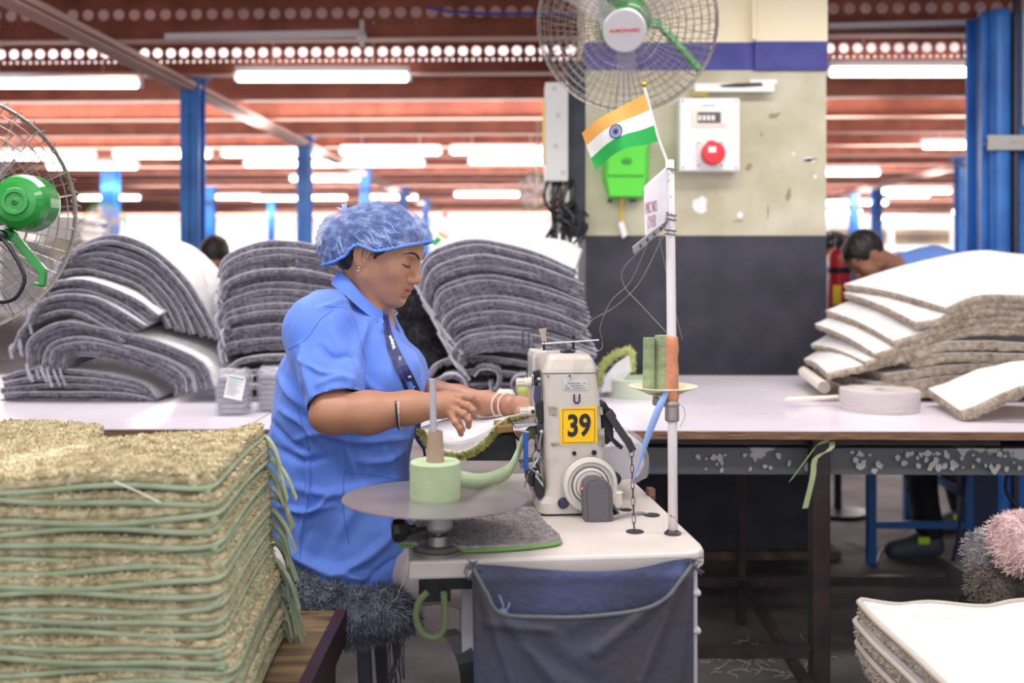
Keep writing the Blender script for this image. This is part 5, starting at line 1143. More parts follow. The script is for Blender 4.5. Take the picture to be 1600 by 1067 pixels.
def sculpt_head(g, hd, HR, HS):
    E = lambda c, r, k=.012, cut=False, R=None: g.ell(hd(*c), np.array(r) * HS, HR if R is None else HR @ R, k * HS, cut)
    C = lambda a, b, ra, rb, k=.01, cut=False: g.cone(hd(*a), hd(*b), ra * HS, rb * HS, k * HS, cut)
    E((-.006, 0, .030), (.092, .071, .070)); E((.036, 0, .030), (.054, .058, .050), .02)
    E((.042, 0, -.022), (.050, .056, .062), .025); E((.046, 0, -.060), (.041, .041, .039), .022)
    for s_ in (-1, 1):
        C((.004, s_ * .050, -.052), (.066, s_ * .021, -.094), .017, .014, .03); E((.060, s_ * .036, -.030), (.025, .021, .022), .022)
        C((.0, s_ * .056, -.02), (.006, s_ * .053, -.055), .014, .016, .03); E((.072, s_ * .022, -.062), (.018, .018, .02), .02)
    E((.077, 0, -.093), (.0155, .019, .0150), .018)
    C((.076, -.034, .020), (.089, -.010, .019), .008, .008, .014); C((.076, .034, .020), (.089, .010, .019), .008, .008, .014)
    for s_ in (-1, 1): E((.096, s_ * .032, .001), (.016, .015, .0095), .012, True); E((.0735, s_ * .0315, -.001), (.0135, .0155, .0125), .004)
    C((.086, 0, .010), (.106, 0, -.030), .0062, .0078, .012); E((.1075, 0, -.0345), (.0095, .009, .0085), .008)
    for s_ in (-1, 1): E((.0965, s_ * .0115, -.0385), (.0095, .0065, .0070), .006); E((.1015, s_ * .0062, -.0465), (.004, .0028, .003), .002, True)
    C((.095, 0, -.047), (.0935, 0, -.056), .0065, .0075, .01)
    E((.0915, 0, -.0570), (.0105, .0200, .0060), .006); E((.0895, 0, -.0695), (.0110, .0175, .0068), .006)
    g.ell(hd(.1035, 0, -.0632), np.array((.013, .026, .0011)) * HS, HR, .0025, True)
    E((.094, 0, -.0805), (.008, .02, .0045), .008, True)
    for s_ in (-1, 1):
        th = math.radians(-14); Re = np.array(Matrix.Rotation(th, 3, 'Y') @ Matrix.Rotation(-s_ * .35, 3, 'Z'))
        E((-.006, s_ * .0755, -.012), (.0175, .0060, .0300), .004, False, Re); E((-.003, s_ * .0825, -.007), (.0115, .0075, .0200), .003, True, Re)
        pts = [Re @ np.array((.0165 * math.cos(t), 0, .0285 * math.sin(t))) + np.array((-.006, s_ * .0795, -.012)) for t in np.linspace(.1, 4.1, 11)]
        g.chain([hd(*q) for q in pts], [.0036 * HS] * 11, .002); E((-.004, s_ * .077, -.037), (.008, .0045, .009), .004, False, Re)
        E((.0065, s_ * .0775, -.014), (.0040, .0035, .0070), .002, False, Re); g.chain([hd(-.009, s_ * .080, .004), hd(-.0095, s_ * .0815, -.012), hd(-.004, s_ * .080, -.026)], [.0026 * HS] * 3, .002)
# ---- one continuous skin: head, neck, arms, hands
g = SDF((-.66, 1.99, .88), (.10, 2.72, 1.475), .0021)
sculpt_head(g, hd, HR, HS)
neck0, neck1 = np.array(hd(-.028, 0, -.03)), np.array((-.365, 2.41, 1.13))
g.cone(neck0, neck1, .054, .064, .03); g.cone(hd(-.004, 0, -.070), neck1 + np.array((.03, 0, .0)), .032, .045, .02)
a0 = np.array(hd(-.012, -.058, -.04)); g.cone(a0, neck1 + np.array((.05, -.02, 0)), .010, .014, .02)
def W(px, py, D): return np.array(P(px, py, D))
g.cone(neck1, (-.42, 2.41, 1.0), .075, .10, .04)
# near (right) arm
sh, el, wr = W(500, 512, 2.26), W(521, 646, 2.14), W(690, 633, 2.13)
g.chain([np.array((-.42, 2.41, 1.05)), sh, (sh + el) / 2, el], [.06, .050, .046, .044], .02)
g.chain([el, W(575, 645, 2.125), W(640, 637, 2.125), wr], [.044, .0445, .034, .0262], .018)
g.ell(W(503, 652, 2.145), (.024, .026, .024), None, .02)
hand_c = [W(700, 630, 2.132), W(716, 628, 2.145)]
g.cone(wr, W(703, 631, 2.13), .0255, .0185, .015); g.cone(W(698, 622, 2.145), W(719, 622, 2.160), .0170, .0118, .010); g.cone(W(696, 638, 2.125), W(706, 646, 2.114), .0160, .0110, .008); g.cone(W(700, 632, 2.132), W(716, 633, 2.135), .0160, .0118, .008)
def finger(pts, r0, r1, k=.0045):
    n = len(pts) - 1; g.chain([np.array(p) for p in pts], [r0 + (r1 - r0) * i / n for i in range(n + 1)], k); g.ell(pts[1], (r0 * 1.03,) * 3, None, k)
finger([W(705, 649, 2.110), W(712, 660, 2.102), W(718, 669, 2.100), W(720.5, 678, 2.103)], .0082, .0063, .003)
finger([W(713, 641, 2.120), W(724, 647, 2.106), W(732, 656, 2.104), W(732, 666, 2.108)], .0088, .0066, .003)
finger([W(718, 630, 2.138), W(730, 634, 2.126), W(739, 641, 2.122), W(742, 651, 2.124)], .0090, .0068, .003)
finger([W(721, 621, 2.162), W(736, 622, 2.170), W(746, 628, 2.178), W(751, 638, 2.182)], .0090, .0068, .003)
finger([W(700, 636, 2.165), W(708, 650, 2.182), W(716, 662, 2.188), W(722, 671, 2.19)], .0115, .0080, .003)
for (a, b) in (((699, 620, 2.135), (720, 620, 2.150)), ((698, 627, 2.118), (716, 629, 2.126)), ((698, 634, 2.112), (711, 640, 2.110))): g.cone(W(*a), W(*b), .0022, .0028, .008)
# far (left) arm
sh2, el2, wr2 = np.array((-.40, 2.60, 1.13)), W(650, 612, 2.56), W(800, 634, 2.33)
g.chain([np.array((-.42, 2.41, 1.05)), sh2, (sh2 + el2) / 2, el2], [.06, .055, .05, .043], .03)
g.chain([el2, W(715, 624, 2.46), W(760, 630, 2.39), wr2], [.043, .034, .027, .0205], .018)
g.cone(wr2, W(818, 634, 2.29), .0215, .019, .015); g.cone(W(812, 630, 2.30), W(828, 631, 2.275), .017, .014, .01); g.cone(W(812, 639, 2.285), W(827, 641, 2.26), .0155, .013, .01)
finger([W(826, 641, 2.258), W(834, 643, 2.242), W(841, 647, 2.232), W(845, 651, 2.228)], .0092, .007)
finger([W(828, 637, 2.266), W(838, 639, 2.25), W(846, 643, 2.24), W(850, 648, 2.235)], .0096, .0072)
finger([W(829, 632, 2.275), W(840, 633, 2.262), W(849, 638, 2.252), W(853, 644, 2.246)], .0098, .0074)
finger([W(828, 627, 2.285), W(840, 627, 2.275), W(849, 631, 2.266), W(854, 638, 2.26)], .0095, .0074)
finger([W(812, 644, 2.265), W(821, 648, 2.245), W(829, 651, 2.232), W(836, 653, 2.226)], .0115, .0085)
V, F = g.mesh(1)
# local head coordinates for the lips' own colour and the painted nostril shade
L = ((V - HO) @ HR) / HS
skin = np.array(s2l((180, 131, 106))); lip = np.array(s2l((168, 98, 84))); dark = np.array(s2l((120, 78, 58)))
wl_ = np.exp(-(((L[:, 2] + .0632) / .0085) ** 4)) * np.exp(-((L[:, 1] / .0225) ** 6)) * (L[:, 0] > .082)
wn = np.exp(-(((L[:, 0] - .1015) / .003) ** 2 + ((abs(L[:, 1]) - .0062) / .003) ** 2 + ((L[:, 2] + .0455) / .003) ** 2))  # nostril shade, darkened into the skin colour
mott = (.5 + .5 * rough_noise(V, 14, 3))[:, None] * .06
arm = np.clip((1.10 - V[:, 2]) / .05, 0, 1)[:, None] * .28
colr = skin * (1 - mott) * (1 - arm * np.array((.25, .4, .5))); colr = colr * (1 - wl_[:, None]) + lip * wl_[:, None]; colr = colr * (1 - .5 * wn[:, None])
fre = np.random.default_rng(12)
for _ in range(46):
    p = np.array((fre.uniform(.03, .085), -fre.uniform(.02, .06), fre.uniform(-.06, -.01))); d2 = ((L[:, [0, 2]] - p[[0, 2]]) ** 2).sum(1); wq = np.exp(-d2 / (.0015 ** 2)) * (L[:, 1] < 0) * .35 * (L[:, 0] > .01); colr = colr * (1 - wq[:, None] * np.array((.25, .5, .6)))
m_skin = mat('skin', (186, 134, 102), .42, attr='Col', sss=.12, bump=.12, bs=300, spec=.45)
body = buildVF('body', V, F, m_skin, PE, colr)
bvh = BVHTree.FromPolygons([Vector(v) for v in V[:]], F.tolist())
def on_face(y, z, x0=.14, off=.0004):
    o = Vector(hd(x0, y, z)); d = Vector(HR @ np.array((-1, 0, 0))); h = bvh.ray_cast(o, d, .2)
    return (h[0] - d * off) if h[0] else Vector(hd(.08, y, z))
def near(p, off=.0005):
    h = bvh.find_nearest(Vector(p)); return h[0] + h[1].normalized() * off
m_hair = mat('black_hair', (26, 20, 22), .45, c2=(44, 34, 34), ns=60, stretch=(.2, 1, 1), bump=.4, bs=160)
for s_ in (-1, 1):
    mb = MB(); pts = [near(hd(x, s_ * y, z), .0006) for x, y, z in ((.092, .009, .0155), (.092, .016, .020), (.088, .026, .0235), (.080, .036, .0225), (.070, .044, .0165))]; mb.tube(cm(pts, 16), list(np.interp(np.linspace(0, 1, 16), [0, .15, .6, 1], [.0016, .0026, .0023, .0008])), 6); build('eyebrow', mb, m_hair, PE)
    mb = MB(); pts = [near(hd(x, s_ * y, z), .0004) for x, y, z in ((.083, .0185, -.0065), (.0885, .025, -.0085), (.0885, .032, -.0092), (.085, .039, -.0078), (.079, .0455, -.0045))]; mb.tube(cm(pts, 16), list(np.interp(np.linspace(0, 1, 16), [0, .5, 1], [.0007, .0017, .0009])), 6)
    for k in range(14):
        q = cm(pts, 14)[k]; mb.tube([q, q + Vector(HR @ np.array((.004, s_ * .001 * (k - 6) * .25, -.0028)))], [.0004, .00015], 4)
    build('eyelashes', mb, m_hair, PE)
    mb = MB(); pts = [near(hd(x, s_ * y, z), .0001) for x, y, z in ((.082, .0195, .003), (.087, .026, .0062), (.087, .033, .0068), (.082, .041, .0045))]; mb.tube(cm(pts, 12), [.0005] * 12, 5); build('eyelid_crease_shade', mb, mat('skin_crease_shade', (132, 88, 66), .6), PE)  # shade of the lid crease drawn as a darker skin line
# hair under the cap
g = SDF(HO - .19, HO + .17, .003)
g.ell(hd(-.008, 0, .033), np.array((.0985, .0775, .073)) * HS, HR, .01); g.ell(hd(-.055, 0, -.015), np.array((.048, .062, .058)) * HS, HR, .02); g.ell(hd(-.045, 0, -.045), np.array((.04, .060, .03)) * HS, HR, .01); g.cone(hd(.022, -.070, .012), hd(.020, -.070, -.012), .007, .004, .01); g.cone(hd(.022, .070, .012), hd(.020, .070, -.012), .007, .004, .01)
g.ell(W(534, 376, 2.4), (.047, .056, .052), None, .03)
g.ell(hd(.090, 0, -.035), np.array((.061, .12, .069)) * HS, HR, .006, True)
for s_ in (-1, 1): g.ell(hd(-.003, s_ * .082, -.014), np.array((.0200, .03, .034)) * HS, HR, .005, True)
g.ell(hd(-.02, 0, -.145), np.array((.13, .12, .075)) * HS, HR, .006, True)
V, F = g.mesh(1); N = vnormals(V, F); V = V + N * (rough_noise(V * np.array((1, 1, .3)), 60, 2, 1) * .0012)[:, None]; hair = buildVF('hair', V, F, m_hair, PE)
# bouffant cap: thin shell, hair seen dimly through it
g = SDF(HO - .19, HO + .19, .003)
cW = lambda px, py, D=2.39: W(px, py, D)
g.ell(cW(597, 386), (.114, .098, .108), None, .02); g.ell(cW(531, 378), (.057, .072, .068), None, .045); g.ell(cW(640, 372), (.045, .07, .045), None, .03); g.ell(cW(575, 362), (.075, .085, .065), None, .02)
na = np.array((.165, 0, 1.0)); na /= np.linalg.norm(na); pc = cW(595, 395.5); g.func(pc - .2, pc + .2, lambda X, Y, Z: (X - pc[0]) * na[0] + (Y - pc[1]) * 0.03 + (Z - pc[2]) * na[2], .006, True) if False else None
s_ = g; q = g.reg(g.lo, g.lo + .4, 0); sl, X, Y, Z = q
pl = (-(X - pc[0]) * .215 + (Z - pc[2]) * .98 + 0 * Y); bow = .026 * np.exp(-((X - W(566, 0, 2.39)[0]) / .03) ** 2)
dcut = -(pl - bow + .0); g.g[sl] = np.maximum(g.g[sl], dcut.astype(np.float32))
V, F = g.mesh(2); N = vnormals(V, F)
# gathers run from the band towards the crown knot
kn_ = cW(540, 326); rel = V - kn_; ang = np.arctan2(rel[:, 2] + .02, rel[:, 0]) ; rad = np.linalg.norm(rel, axis=1)
V = V + N * ((np.sin(ang * 46 + rad * 30 + 2 * rough_noise(V, 9, 5)) * .0011 + rough_noise(V, 20, 9, 2) * .0022) * np.clip(rad / .04, 0, 1))[:, None]
keep = (V[F].mean(1) @ np.array((.20, 0, .98)) > pc @ np.array((.20, 0, .98)) - .012)
m_cap = mat('blue_cap_film', (88, 112, 176), .75, c2=(150, 172, 226), ns=55, alpha=.60, thr=(.42, .66), sheen=.2, bump=.3, bs=120)
cap = buildVF('bouffant_cap', V, F, m_cap, PE)
mb = MB(); an = np.linspace(0, 6.283, 120)[:-1]; ring = []
bv = BVHTree.FromPolygons([Vector(v) for v in V], F.tolist()); cc = Vector(cW(588, 396))
for k, a in enumerate(an):
    dirx, diry = math.cos(a), math.sin(a); best = None
    bz = lambda x: pc[2] + (x - pc[0]) * .215 / .98 + (.026 * math.exp(-((x - W(566, 0, 2.39)[0]) / .03) ** 2)) / .98 + .004
    for q in np.linspace(.22, .03, 60):
        p = Vector((cc.x + dirx * q, cc.y + diry * q, 0)); p.z = bz(p.x); h = bv.find_nearest(p)
        if (p - h[0]).dot(h[1]) < 0: best = h[0]; break
    if best: ring.append(best + Vector((0, 0, -.003 + .0018 * (k % 2))))
mb.tube(ring, [.0032 + .0012 * (k % 2) for k in range(len(ring))], 7, closed=True); build('elastic_band', mb, mat('blue_elastic', (92, 142, 226), .7), cap, smooth=True)
mb = MB(); kp = Vector(cW(538, 328, 2.37))
for dx, dz in ((-.018, .006), (.004, .016), (-.004, .014), (.012, .006)): ribbon(mb, cm([kp + Vector((.004, 0, -.008)), kp + Vector((dx * .5, 0, dz * .5)), kp + Vector((dx, .002, dz))], 5), (.006, .006, 0), .0008)
build('cap_knot', mb, mat('blue_film_solid', (170, 192, 236), .6), cap)
for k in range(26):
    mb = MB(); r = random.Random(k + 40); a0_ = cW(r.uniform(505, 650), r.uniform(345, 392), 2.2); pts = []
    ang_ = r.uniform(-.9, -.3) if k % 3 else r.uniform(-1.3, -.9); ln = r.uniform(.03, .07)
    for t in range(9):
        p = Vector((a0_[0] + math.cos(ang_) * ln * t / 8, 2.0, a0_[2] + math.sin(ang_) * ln * t / 8 + .004 * math.sin(t))); h = bv.ray_cast(p, Vector((0, 1, 0)))
        if h[0]: pts.append(h[0] + Vector((0, -.0006, 0)))
    if len(pts) > 4: mb.tube(pts, [.0002 + .0009 * math.sin(math.pi * i / (len(pts) - 1)) for i in range(len(pts))], 5); build('gather_fold', mb, mat('pale_blue_fold', (160, 186, 238), .7), cap)
mb = MB(); lobe = near(hd(-.004, -.078, -.042), .001); mb.ring(lobe + Vector((0, -.001, -.003)), .0038, .0007, (.2, 1, 0), 20, 6); mb.ball(tuple(lobe + Vector((0, -.001, .001))), .0016, 8); build('earring', mb, mat('gold', (236, 206, 140), .2, metal=.9), PE)
# ---- the work coat
m_coat = mat('blue_work_coat', (86, 124, 218), .75, c2=(98, 136, 226), ns=3, bump=.55, bs=13, stretch=(1, 1, .7), sheen=.15)
rows = [(466, 545, 592, .060), (478, 530, 606, .085), (492, 508, 612, .13), (508, 485, 620, .165), (525, 466, 628, .185), (545, 453, 638, .195), (570, 442, 652, .2), (600, 434, 662, .2), (640, 426, 652, .195), (680, 421, 645, .19), (720, 420, 640, .19),
        (760, 424, 637, .195), (800, 432, 636, .205), (840, 440, 637, .21), (875, 447, 639, .225), (905, 454, 640, .225), (945, 466, 638, .22)]
rz = np.array([CAMZ - (r_[0] - HOR) / FPX * 2.4 for r_ in rows])[::-1]; rcx = np.array([(r_[1] + r_[2]) / 2 for r_ in rows])[::-1]; rhx = np.array([(r_[2] - r_[1]) / 2 for r_ in rows])[::-1]; rry = np.array([r_[3] for r_ in rows])[::-1]
rcx = (rcx - 800) / FPX * 2.4; rhx = rhx / FPX * 2.4
def torso(X, Y, Z):
    z = Z.ravel(); cx = np.interp(z, rz, rcx).reshape(Z.shape); hx = np.interp(z, rz, rhx).reshape(Z.shape); ry = np.interp(z, rz, rry).reshape(Z.shape)
    n = 2.5; q = (np.abs((X - cx) / hx) ** n + np.abs((Y - 2.42) / ry) ** n) ** (1 / n); d = (q - 1) * np.minimum(hx, ry)
    return np.maximum(d, np.maximum(Z - rz[-1], rz[0] - Z) + 0 * X)
g = SDF((-.68, 2.08, .45), (-.12, 2.78, 1.28), .004)
g.func((-.66, 2.1, rz[0]), (-.14, 2.7, rz[-1]), torso, .01)
g.ell(W(468, 745, 2.42), (.07, .15, .12), None, .05)                      # back and seat fullness
g.chain([W(512, 492, 2.32), W(500, 520, 2.255), W(523, 622, 2.16)], [.062, .079, .065], .03)
g.chain([W(530, 500, 2.52), (-.40, 2.60, 1.12), (-.33, 2.59, 1.03)], [.062, .076, .066], .03)
g.ell(W(622, 582, 2.33), (.05, .07, .055), None, .05); g.ell(W(632, 582, 2.5), (.048, .07, .055), None, .05)
for yy in (2.315, 2.50):                                                  # lap of the coat over the thighs
    g.chain([W(560, 790, yy + .04), W(590, 850, yy), W(592, 925, yy - .005)], [.08, .088, .090], .04)
# sleeve mouth: flat cut and hollow
hm = W(524, 631, 2.15); hn = (el - sh) / np.linalg.norm(el - sh)
def cutter(X, Y, Z):
    d = (X - hm[0]) * hn[0] + (Y - hm[1]) * hn[1] + (Z - hm[2]) * hn[2]; rad = np.sqrt(np.maximum((X - hm[0]) ** 2 + (Y - hm[1]) ** 2 + (Z - hm[2]) ** 2 - d * d, 0)); return np.maximum(-(d), rad - .088)
q0 = W(520, 650, 2.13); g.func(q0 - .1, q0 + .06, cutter, .002, True)
g.cone(hm + hn * .01, hm - hn * .035, .056, .052, .003, True)
# hem: cut along a slanting curve
sl, X, Y, Z = g.reg(g.lo, g.lo + np.array((.56, .7, .83)), 0)
pxq = X / 2.4 * FPX + 800; hem_py = np.interp(pxq.ravel(), [420, 450, 480, 510, 545, 600, 640], [868, 884, 903, 925, 934, 936, 936]).reshape(pxq.shape); hz = CAMZ - (hem_py - HOR) / FPX * 2.35
g.g[sl] = np.maximum(g.g[sl], (hz - Z + 0 * Y).astype(np.float32))
# neck opening
g.cone(neck1 + np.array((-.02, 0, .12)), neck1 + np.array((.035, 0, -.02)), .062, .052, .006, True); g.cone(neck1 + np.array((.06, 0, .04)), W(618, 540, 2.42), .035, .012, .01, True)
V, F = g.mesh(1); N = vnormals(V, F)
folds = [  # visible folds, (photo x, y) polyline, height, width
 ([(575, 500), (560, 540), (562, 590), (590, 612)], .008, 9), ([(470, 540), (480, 590), (486, 632)], .006, 6), ([(520, 520), (545, 570), (552, 615)], .005, 8), ([(497, 480), (540, 470), (572, 480)], .004, 5),
 ([(455, 690), (500, 676), (560, 690), (640, 684)], .006, 7), ([(430, 700), (470, 720), (520, 712)], -.005, 7), ([(450, 760), (520, 772), (600, 752), (640, 742)], .006, 9), ([(440, 790), (470, 800), (520, 790)], .006, 6), ([(480, 805), (498, 792), (520, 770)], .006, 5),
 ([(462, 705), (478, 720), (482, 780), (470, 830), (466, 860)], .006, 5), ([(520, 900), (560, 880), (600, 850), (632, 810)], .010, 9), ([(500, 880), (540, 900), (590, 905)], .006, 9), ([(560, 925), (590, 895), (625, 870)], -.006, 6), ([(440, 840), (480, 880), (530, 905)], .008, 9),
 ([(600, 700), (612, 760), (605, 830)], .005, 9), ([(540, 690), (552, 740)], .004, 7), ([(620, 560), (640, 600), (650, 660)], .006, 7), ([(600, 520), (618, 570), (622, 610)], -.005, 6), ([(430, 580), (450, 610), (480, 640)], .006, 7), ([(440, 640), (470, 660), (500, 690)], .007, 7), ([(425, 660), (450, 690), (480, 705)], -.006, 6),
 ([(585, 700), (560, 780), (520, 850)], .004, 12), ([(640, 700), (600, 720), (560, 722)], .005, 6), ([(500, 540), (520, 556), (548, 560)], -.005, 6), ([(495, 600), (530, 590), (560, 600)], .004, 6), ([(468, 560), (500, 580), (530, 583)], .004, 5)]
px_ = V[:, 0] / V[:, 1] * FPX + 800; py_ = HOR - (V[:, 2] - CAMZ) / V[:, 1] * FPX; front = np.clip(-N[:, 1] * 1.5 + .25, 0, 1)
disp = np.zeros(len(V))
for pl_, amp, wd in folds:
    c = catmull(pl_, 24); dmin = np.full(len(V), 1e9); tt = np.zeros(len(V))
    for k in range(23):
        a, b = c[k], c[k + 1]; d = b - a; t = np.clip(((px_ - a[0]) * d[0] + (py_ - a[1]) * d[1]) / (d @ d), 0, 1); q = np.hypot(px_ - a[0] - t * d[0], py_ - a[1] - t * d[1]); m_ = q < dmin; dmin[m_] = q[m_]; tt[m_] = (k + t[m_]) / 23
    disp += 2.1 * amp * np.exp(-(dmin / (wd * .8)) ** 2) * np.sin(np.pi * np.clip(tt, .05, .95)) ** .5
disp = disp * front + rough_noise(V * np.array((1, 1, .7)), 6, 21, 2) * .006 - np.abs(rough_noise(V * np.array((1, 1, .6)), 9, 31, 1)) * .006 + rough_noise(V, 16, 22, 1) * .0008
V = V + N * disp[:, None]
coat = buildVF('work_coat', V, F, m_coat, PE)
bc = BVHTree.FromPolygons([Vector(v) for v in V], F.tolist())
def on_coat(px, py, off=.0015, D0=1.9):
    o = Vector((0, 0, CAMZ)); d = (P(px, py, 2) - o).normalized(); h = bc.ray_cast(o, d); return (h[0] - d * off) if h[0] else P(px, py, 2.3)
# seams, pocket, sleeve hem
m_seam = mat('coat_seam', (76, 116, 200), .8)
def seam(pts, r_=.0011, m=m_seam, n=30, nm='seam'):
    mb = MB(); c = catmull(pts, n); mb.tube([on_coat(a, b, .0002) for a, b in c], r_, 5); build(nm, mb, m, coat)
seam([(505, 478), (540, 482), (552, 496), (565, 540), (572, 570), (560, 620)]); seam([(465, 640), (482, 700), (484, 760), (472, 830), (468, 880)]); seam([(538, 736), (580, 742), (636, 752)]); seam([(538, 736), (536, 790), (545, 850)]); seam([(492, 628), (530, 626), (560, 619), (594, 609)]); seam([(452, 545), (478, 530), (500, 500), (520, 484)])
m_coll = mat('blue_collar', (84, 122, 218), .75, bump=.05, bs=300)
# collar: standing band around the neck with lapel
def loft_strip(nm, inner, outer, m, th=.003):
    A = np.array([catmull([tuple(p) for p in inner], 30), catmull([tuple(p) for p in (np.array(inner) + np.array(outer)) / 2 + np.array((0, -.004, .003))], 30), catmull([tuple(p) for p in outer], 30)])
    mb = MB(); slab(mb, A, A + np.array((.001, th, -.001))); build(nm, mb, m, coat, smooth=True)
loft_strip('collar', [W(528, 425, 2.47), W(531, 424, 2.385), W(545, 436, 2.345), W(568, 462, 2.335), W(592, 484, 2.345), W(604, 494, 2.36)],
           [W(518, 443, 2.49), W(520, 446, 2.36), W(540, 462, 2.315), W(565, 484, 2.305), W(588, 502, 2.30), W(598, 512, 2.31)], m_coll)
loft_strip('collar', [W(528, 425, 2.47), W(545, 430, 2.51), W(575, 455, 2.52), W(600, 480, 2.50), W(610, 500, 2.46)], [W(520, 440, 2.50), W(538, 448, 2.55), W(575, 470, 2.56), W(612, 492, 2.54), W(632, 520, 2.48)], m_coll)
# dark undershirt in the neck opening
mb = MB(); g2 = [W(598, 486, 2.385), W(604, 500, 2.38), W(612, 520, 2.38), W(618, 540, 2.385)]; h2 = [W(604, 484, 2.45), W(612, 498, 2.45), W(618, 520, 2.44), W(620, 540, 2.42)]; A = np.array([catmull([tuple(p) for p in g2], 12), catmull([tuple(p) for p in h2], 12)]); slab(mb, A, A + np.array((-.004, 0, -.002))); build('undershirt', mb, mat('dark_navy_cloth', (28, 34, 60), .9), PE)
# lanyard
ld = build('lanyard', MB().add([(0, 0, 0)], []) if False else (lambda m: (ribbon(m, [on_coat(a, b, .003) for a, b in catmull([(599, 484), (606, 520), (622, 556), (640, 590), (650, 612), (655, 632), (658, 650)], 22)], (.019, 0, .005), .0015), m)[1])(MB()), mat('navy_lanyard', (34, 38, 92), .5, bump=.1, bs=200), PE)
mb = MB(); ribbon(mb, [on_coat(a, b, .002) for a, b in catmull([(597, 490), (604, 530), (618, 570), (632, 600), (644, 640)], 20)], (.009, 0, .003), .0012); build('strap', mb, MATS['navy_lanyard'], ld)
mb = MB(); pth = cm([on_coat(656, 648, .012), on_coat(652, 680, .022), P(664, 700, 2.2)], 8); ribbon(mb, pth, (.013, 0, .003), .0015); mb.tube([P(660, 690, 2.19), P(664, 712, 2.19)], .003, 6); mb.ring(P(665, 716, 2.19), .006, .001, (0, 1, .2), 16, 5); build('hook_strap', mb, MATS['navy_lanyard'], ld)
mb = MB()
for (cx_, cy_, s_) in ((644, 596, .0145), (614, 534, .0115)):
    a_ = on_coat(cx_ - 5, cy_ - 9, .0042); b_ = on_coat(cx_ + 3, cy_ + 10, .0042); u_ = (a_ - b_).normalized(); w2 = Vector((0, -1, 0)).cross(u_); n_ = Vector((0, -1, 0)); put_text(mb, 'Welspun', s_, (a_ + b_) / 2 + n_ * .004, u_, n_.cross(u_), bold=True)
for (cx_, cy_) in ((653, 622), (625, 560)):
    c = on_coat(cx_, cy_, .008)
    for k in range(4): q = c + Vector(((k % 2) * .002 - .001, 0, (k - 1.5) * .0022)); mb.tube([q + Vector((-.003, 0, .0015)), q + Vector((.003, 0, -.0015))], .0005, 4)
build('lettering', mb, mat('white_print', (240, 240, 246), .6), ld)
# bangles
def bangle(c, ax, R_, t, m, nm='bangle'): mb = MB(); mb.ring(Vector(c), R_, t, Vector(ax), 36, 8); build(nm, mb, m, PE, smooth=True)
ax1 = wr - W(575, 645, 2.125); bangle(W(622, 643, 2.124), ax1, .0385, .0022, m_blk, 'black_bangle'); bangle(W(625, 643, 2.124), ax1 + np.array((.01, 0, -.01)), .0385, .0022, mat('silver_bangle', (214, 206, 206), .2, metal=.8), 'silver_bangle')
ax2 = wr2 - W(760, 630, 2.39)
for a in (781, 791): bangle(W(a, 633, 2.35 - (a - 781) * .0013), ax2, .0275, .0021, mat('glass_bangle', (226, 206, 196), .12, coat=.8), 'glass_bangle')
# trousers and lap
m_tr = mat('pale_beige_trousers', (206, 196, 196), .85, c2=(192, 180, 182), ns=5, bump=.15, bs=60)
g = SDF((-.70, 2.0, .0), (.12, 2.85, .78), .008)
hipR, hipL = np.array((-.40, 2.36, .605)), np.array((-.40, 2.53, .615)); kR, kL = np.array((-.02, 2.22, .60)), np.array((.03, 2.55, .60))
g.ell((-.43, 2.43, .62), (.14, .155, .095), None, .03); g.ell((-.52, 2.36, .60), (.075, .13, .075), None, .04)
for h_, k_, an_ in ((hipR, kR, np.array((-.05, 2.18, .10))), (hipL, kL, np.array((-.02, 2.52, .10)))):
    g.chain([h_, (h_ + k_) / 2, k_], [.078, .076, .070], .03); g.chain([k_, (k_ + an_) / 2 + np.array((-.01, 0, .03)), an_], [.072, .066, .052], .02)
V, F = g.mesh(1); N = vnormals(V, F); V = V + N * (rough_noise(V * np.array((.6, 1, 1)), 7, 8, 2) * .006)[:, None]; buildVF('trousers', V, F, m_tr, PE)
mb = MB()
for x, y in ((-.04, 2.17), (-.01, 2.51)):
    gg = SDF((x - .12, y - .08, -.01), (x + .24, y + .08, .14), .006); gg.chain([(x - .02, y, .07), (x - .02, y, .04)], [.045, .04], .02); gg.chain([(x, y, .04), (x + .14, y, .03)], [.042, .032], .02); sl, X, Y, Z = gg.reg(gg.lo, gg.lo + .5, 0); gg.g[sl] = np.maximum(gg.g[sl], .002 - Z); V, F = gg.mesh(1); buildVF('shoe', V, F, mat('dark_shoe', (44, 38, 42), .6), PE)
# ---- stool with fluffy cover
so = empty('stool', (-.44, 2.4, 0), 'dark metal stool under the seated person', 'stool')
for dx, dy in ((-.14, -.12), (.12, -.12), (-.14, .14), (.12, .14)): mb = MB(); bar(mb, (-.44 + dx * 1.05, 2.4 + dy * 1.2, 0), (-.44 + dx * .8, 2.4 + dy * .9, .47), .03, .03); build('leg', mb, mat('slate_steel', (62, 68, 80), .45), so, bevel=.003)
mb = MB(); mb.box((-.60, 2.24, .465), (-.28, 2.58, .49)); build('seat', mb, MATS['slate_steel'], so, bevel=.004)
cv = empty('seat_cover', (-.44, 2.4, .49), 'shaggy teal-grey rug draped over the stool as seat cover', 'seat cover')
g = SDF((-.80, 2.05, .30), (-.05, 2.75, .64), .008); g.ell((-.44, 2.40, .515), (.21, .22, .05), None, .02)
g.chain([W(470, 920, 2.22), W(482, 965, 2.18), W(492, 1000, 2.18)], [.045, .055, .04], .03); g.chain([W(520, 950, 2.18), W(560, 965, 2.17), W(610, 960, 2.17)], [.05, .045, .035], .03); g.chain([W(600, 950, 2.2), W(640, 968, 2.22)], [.04, .02], .03)
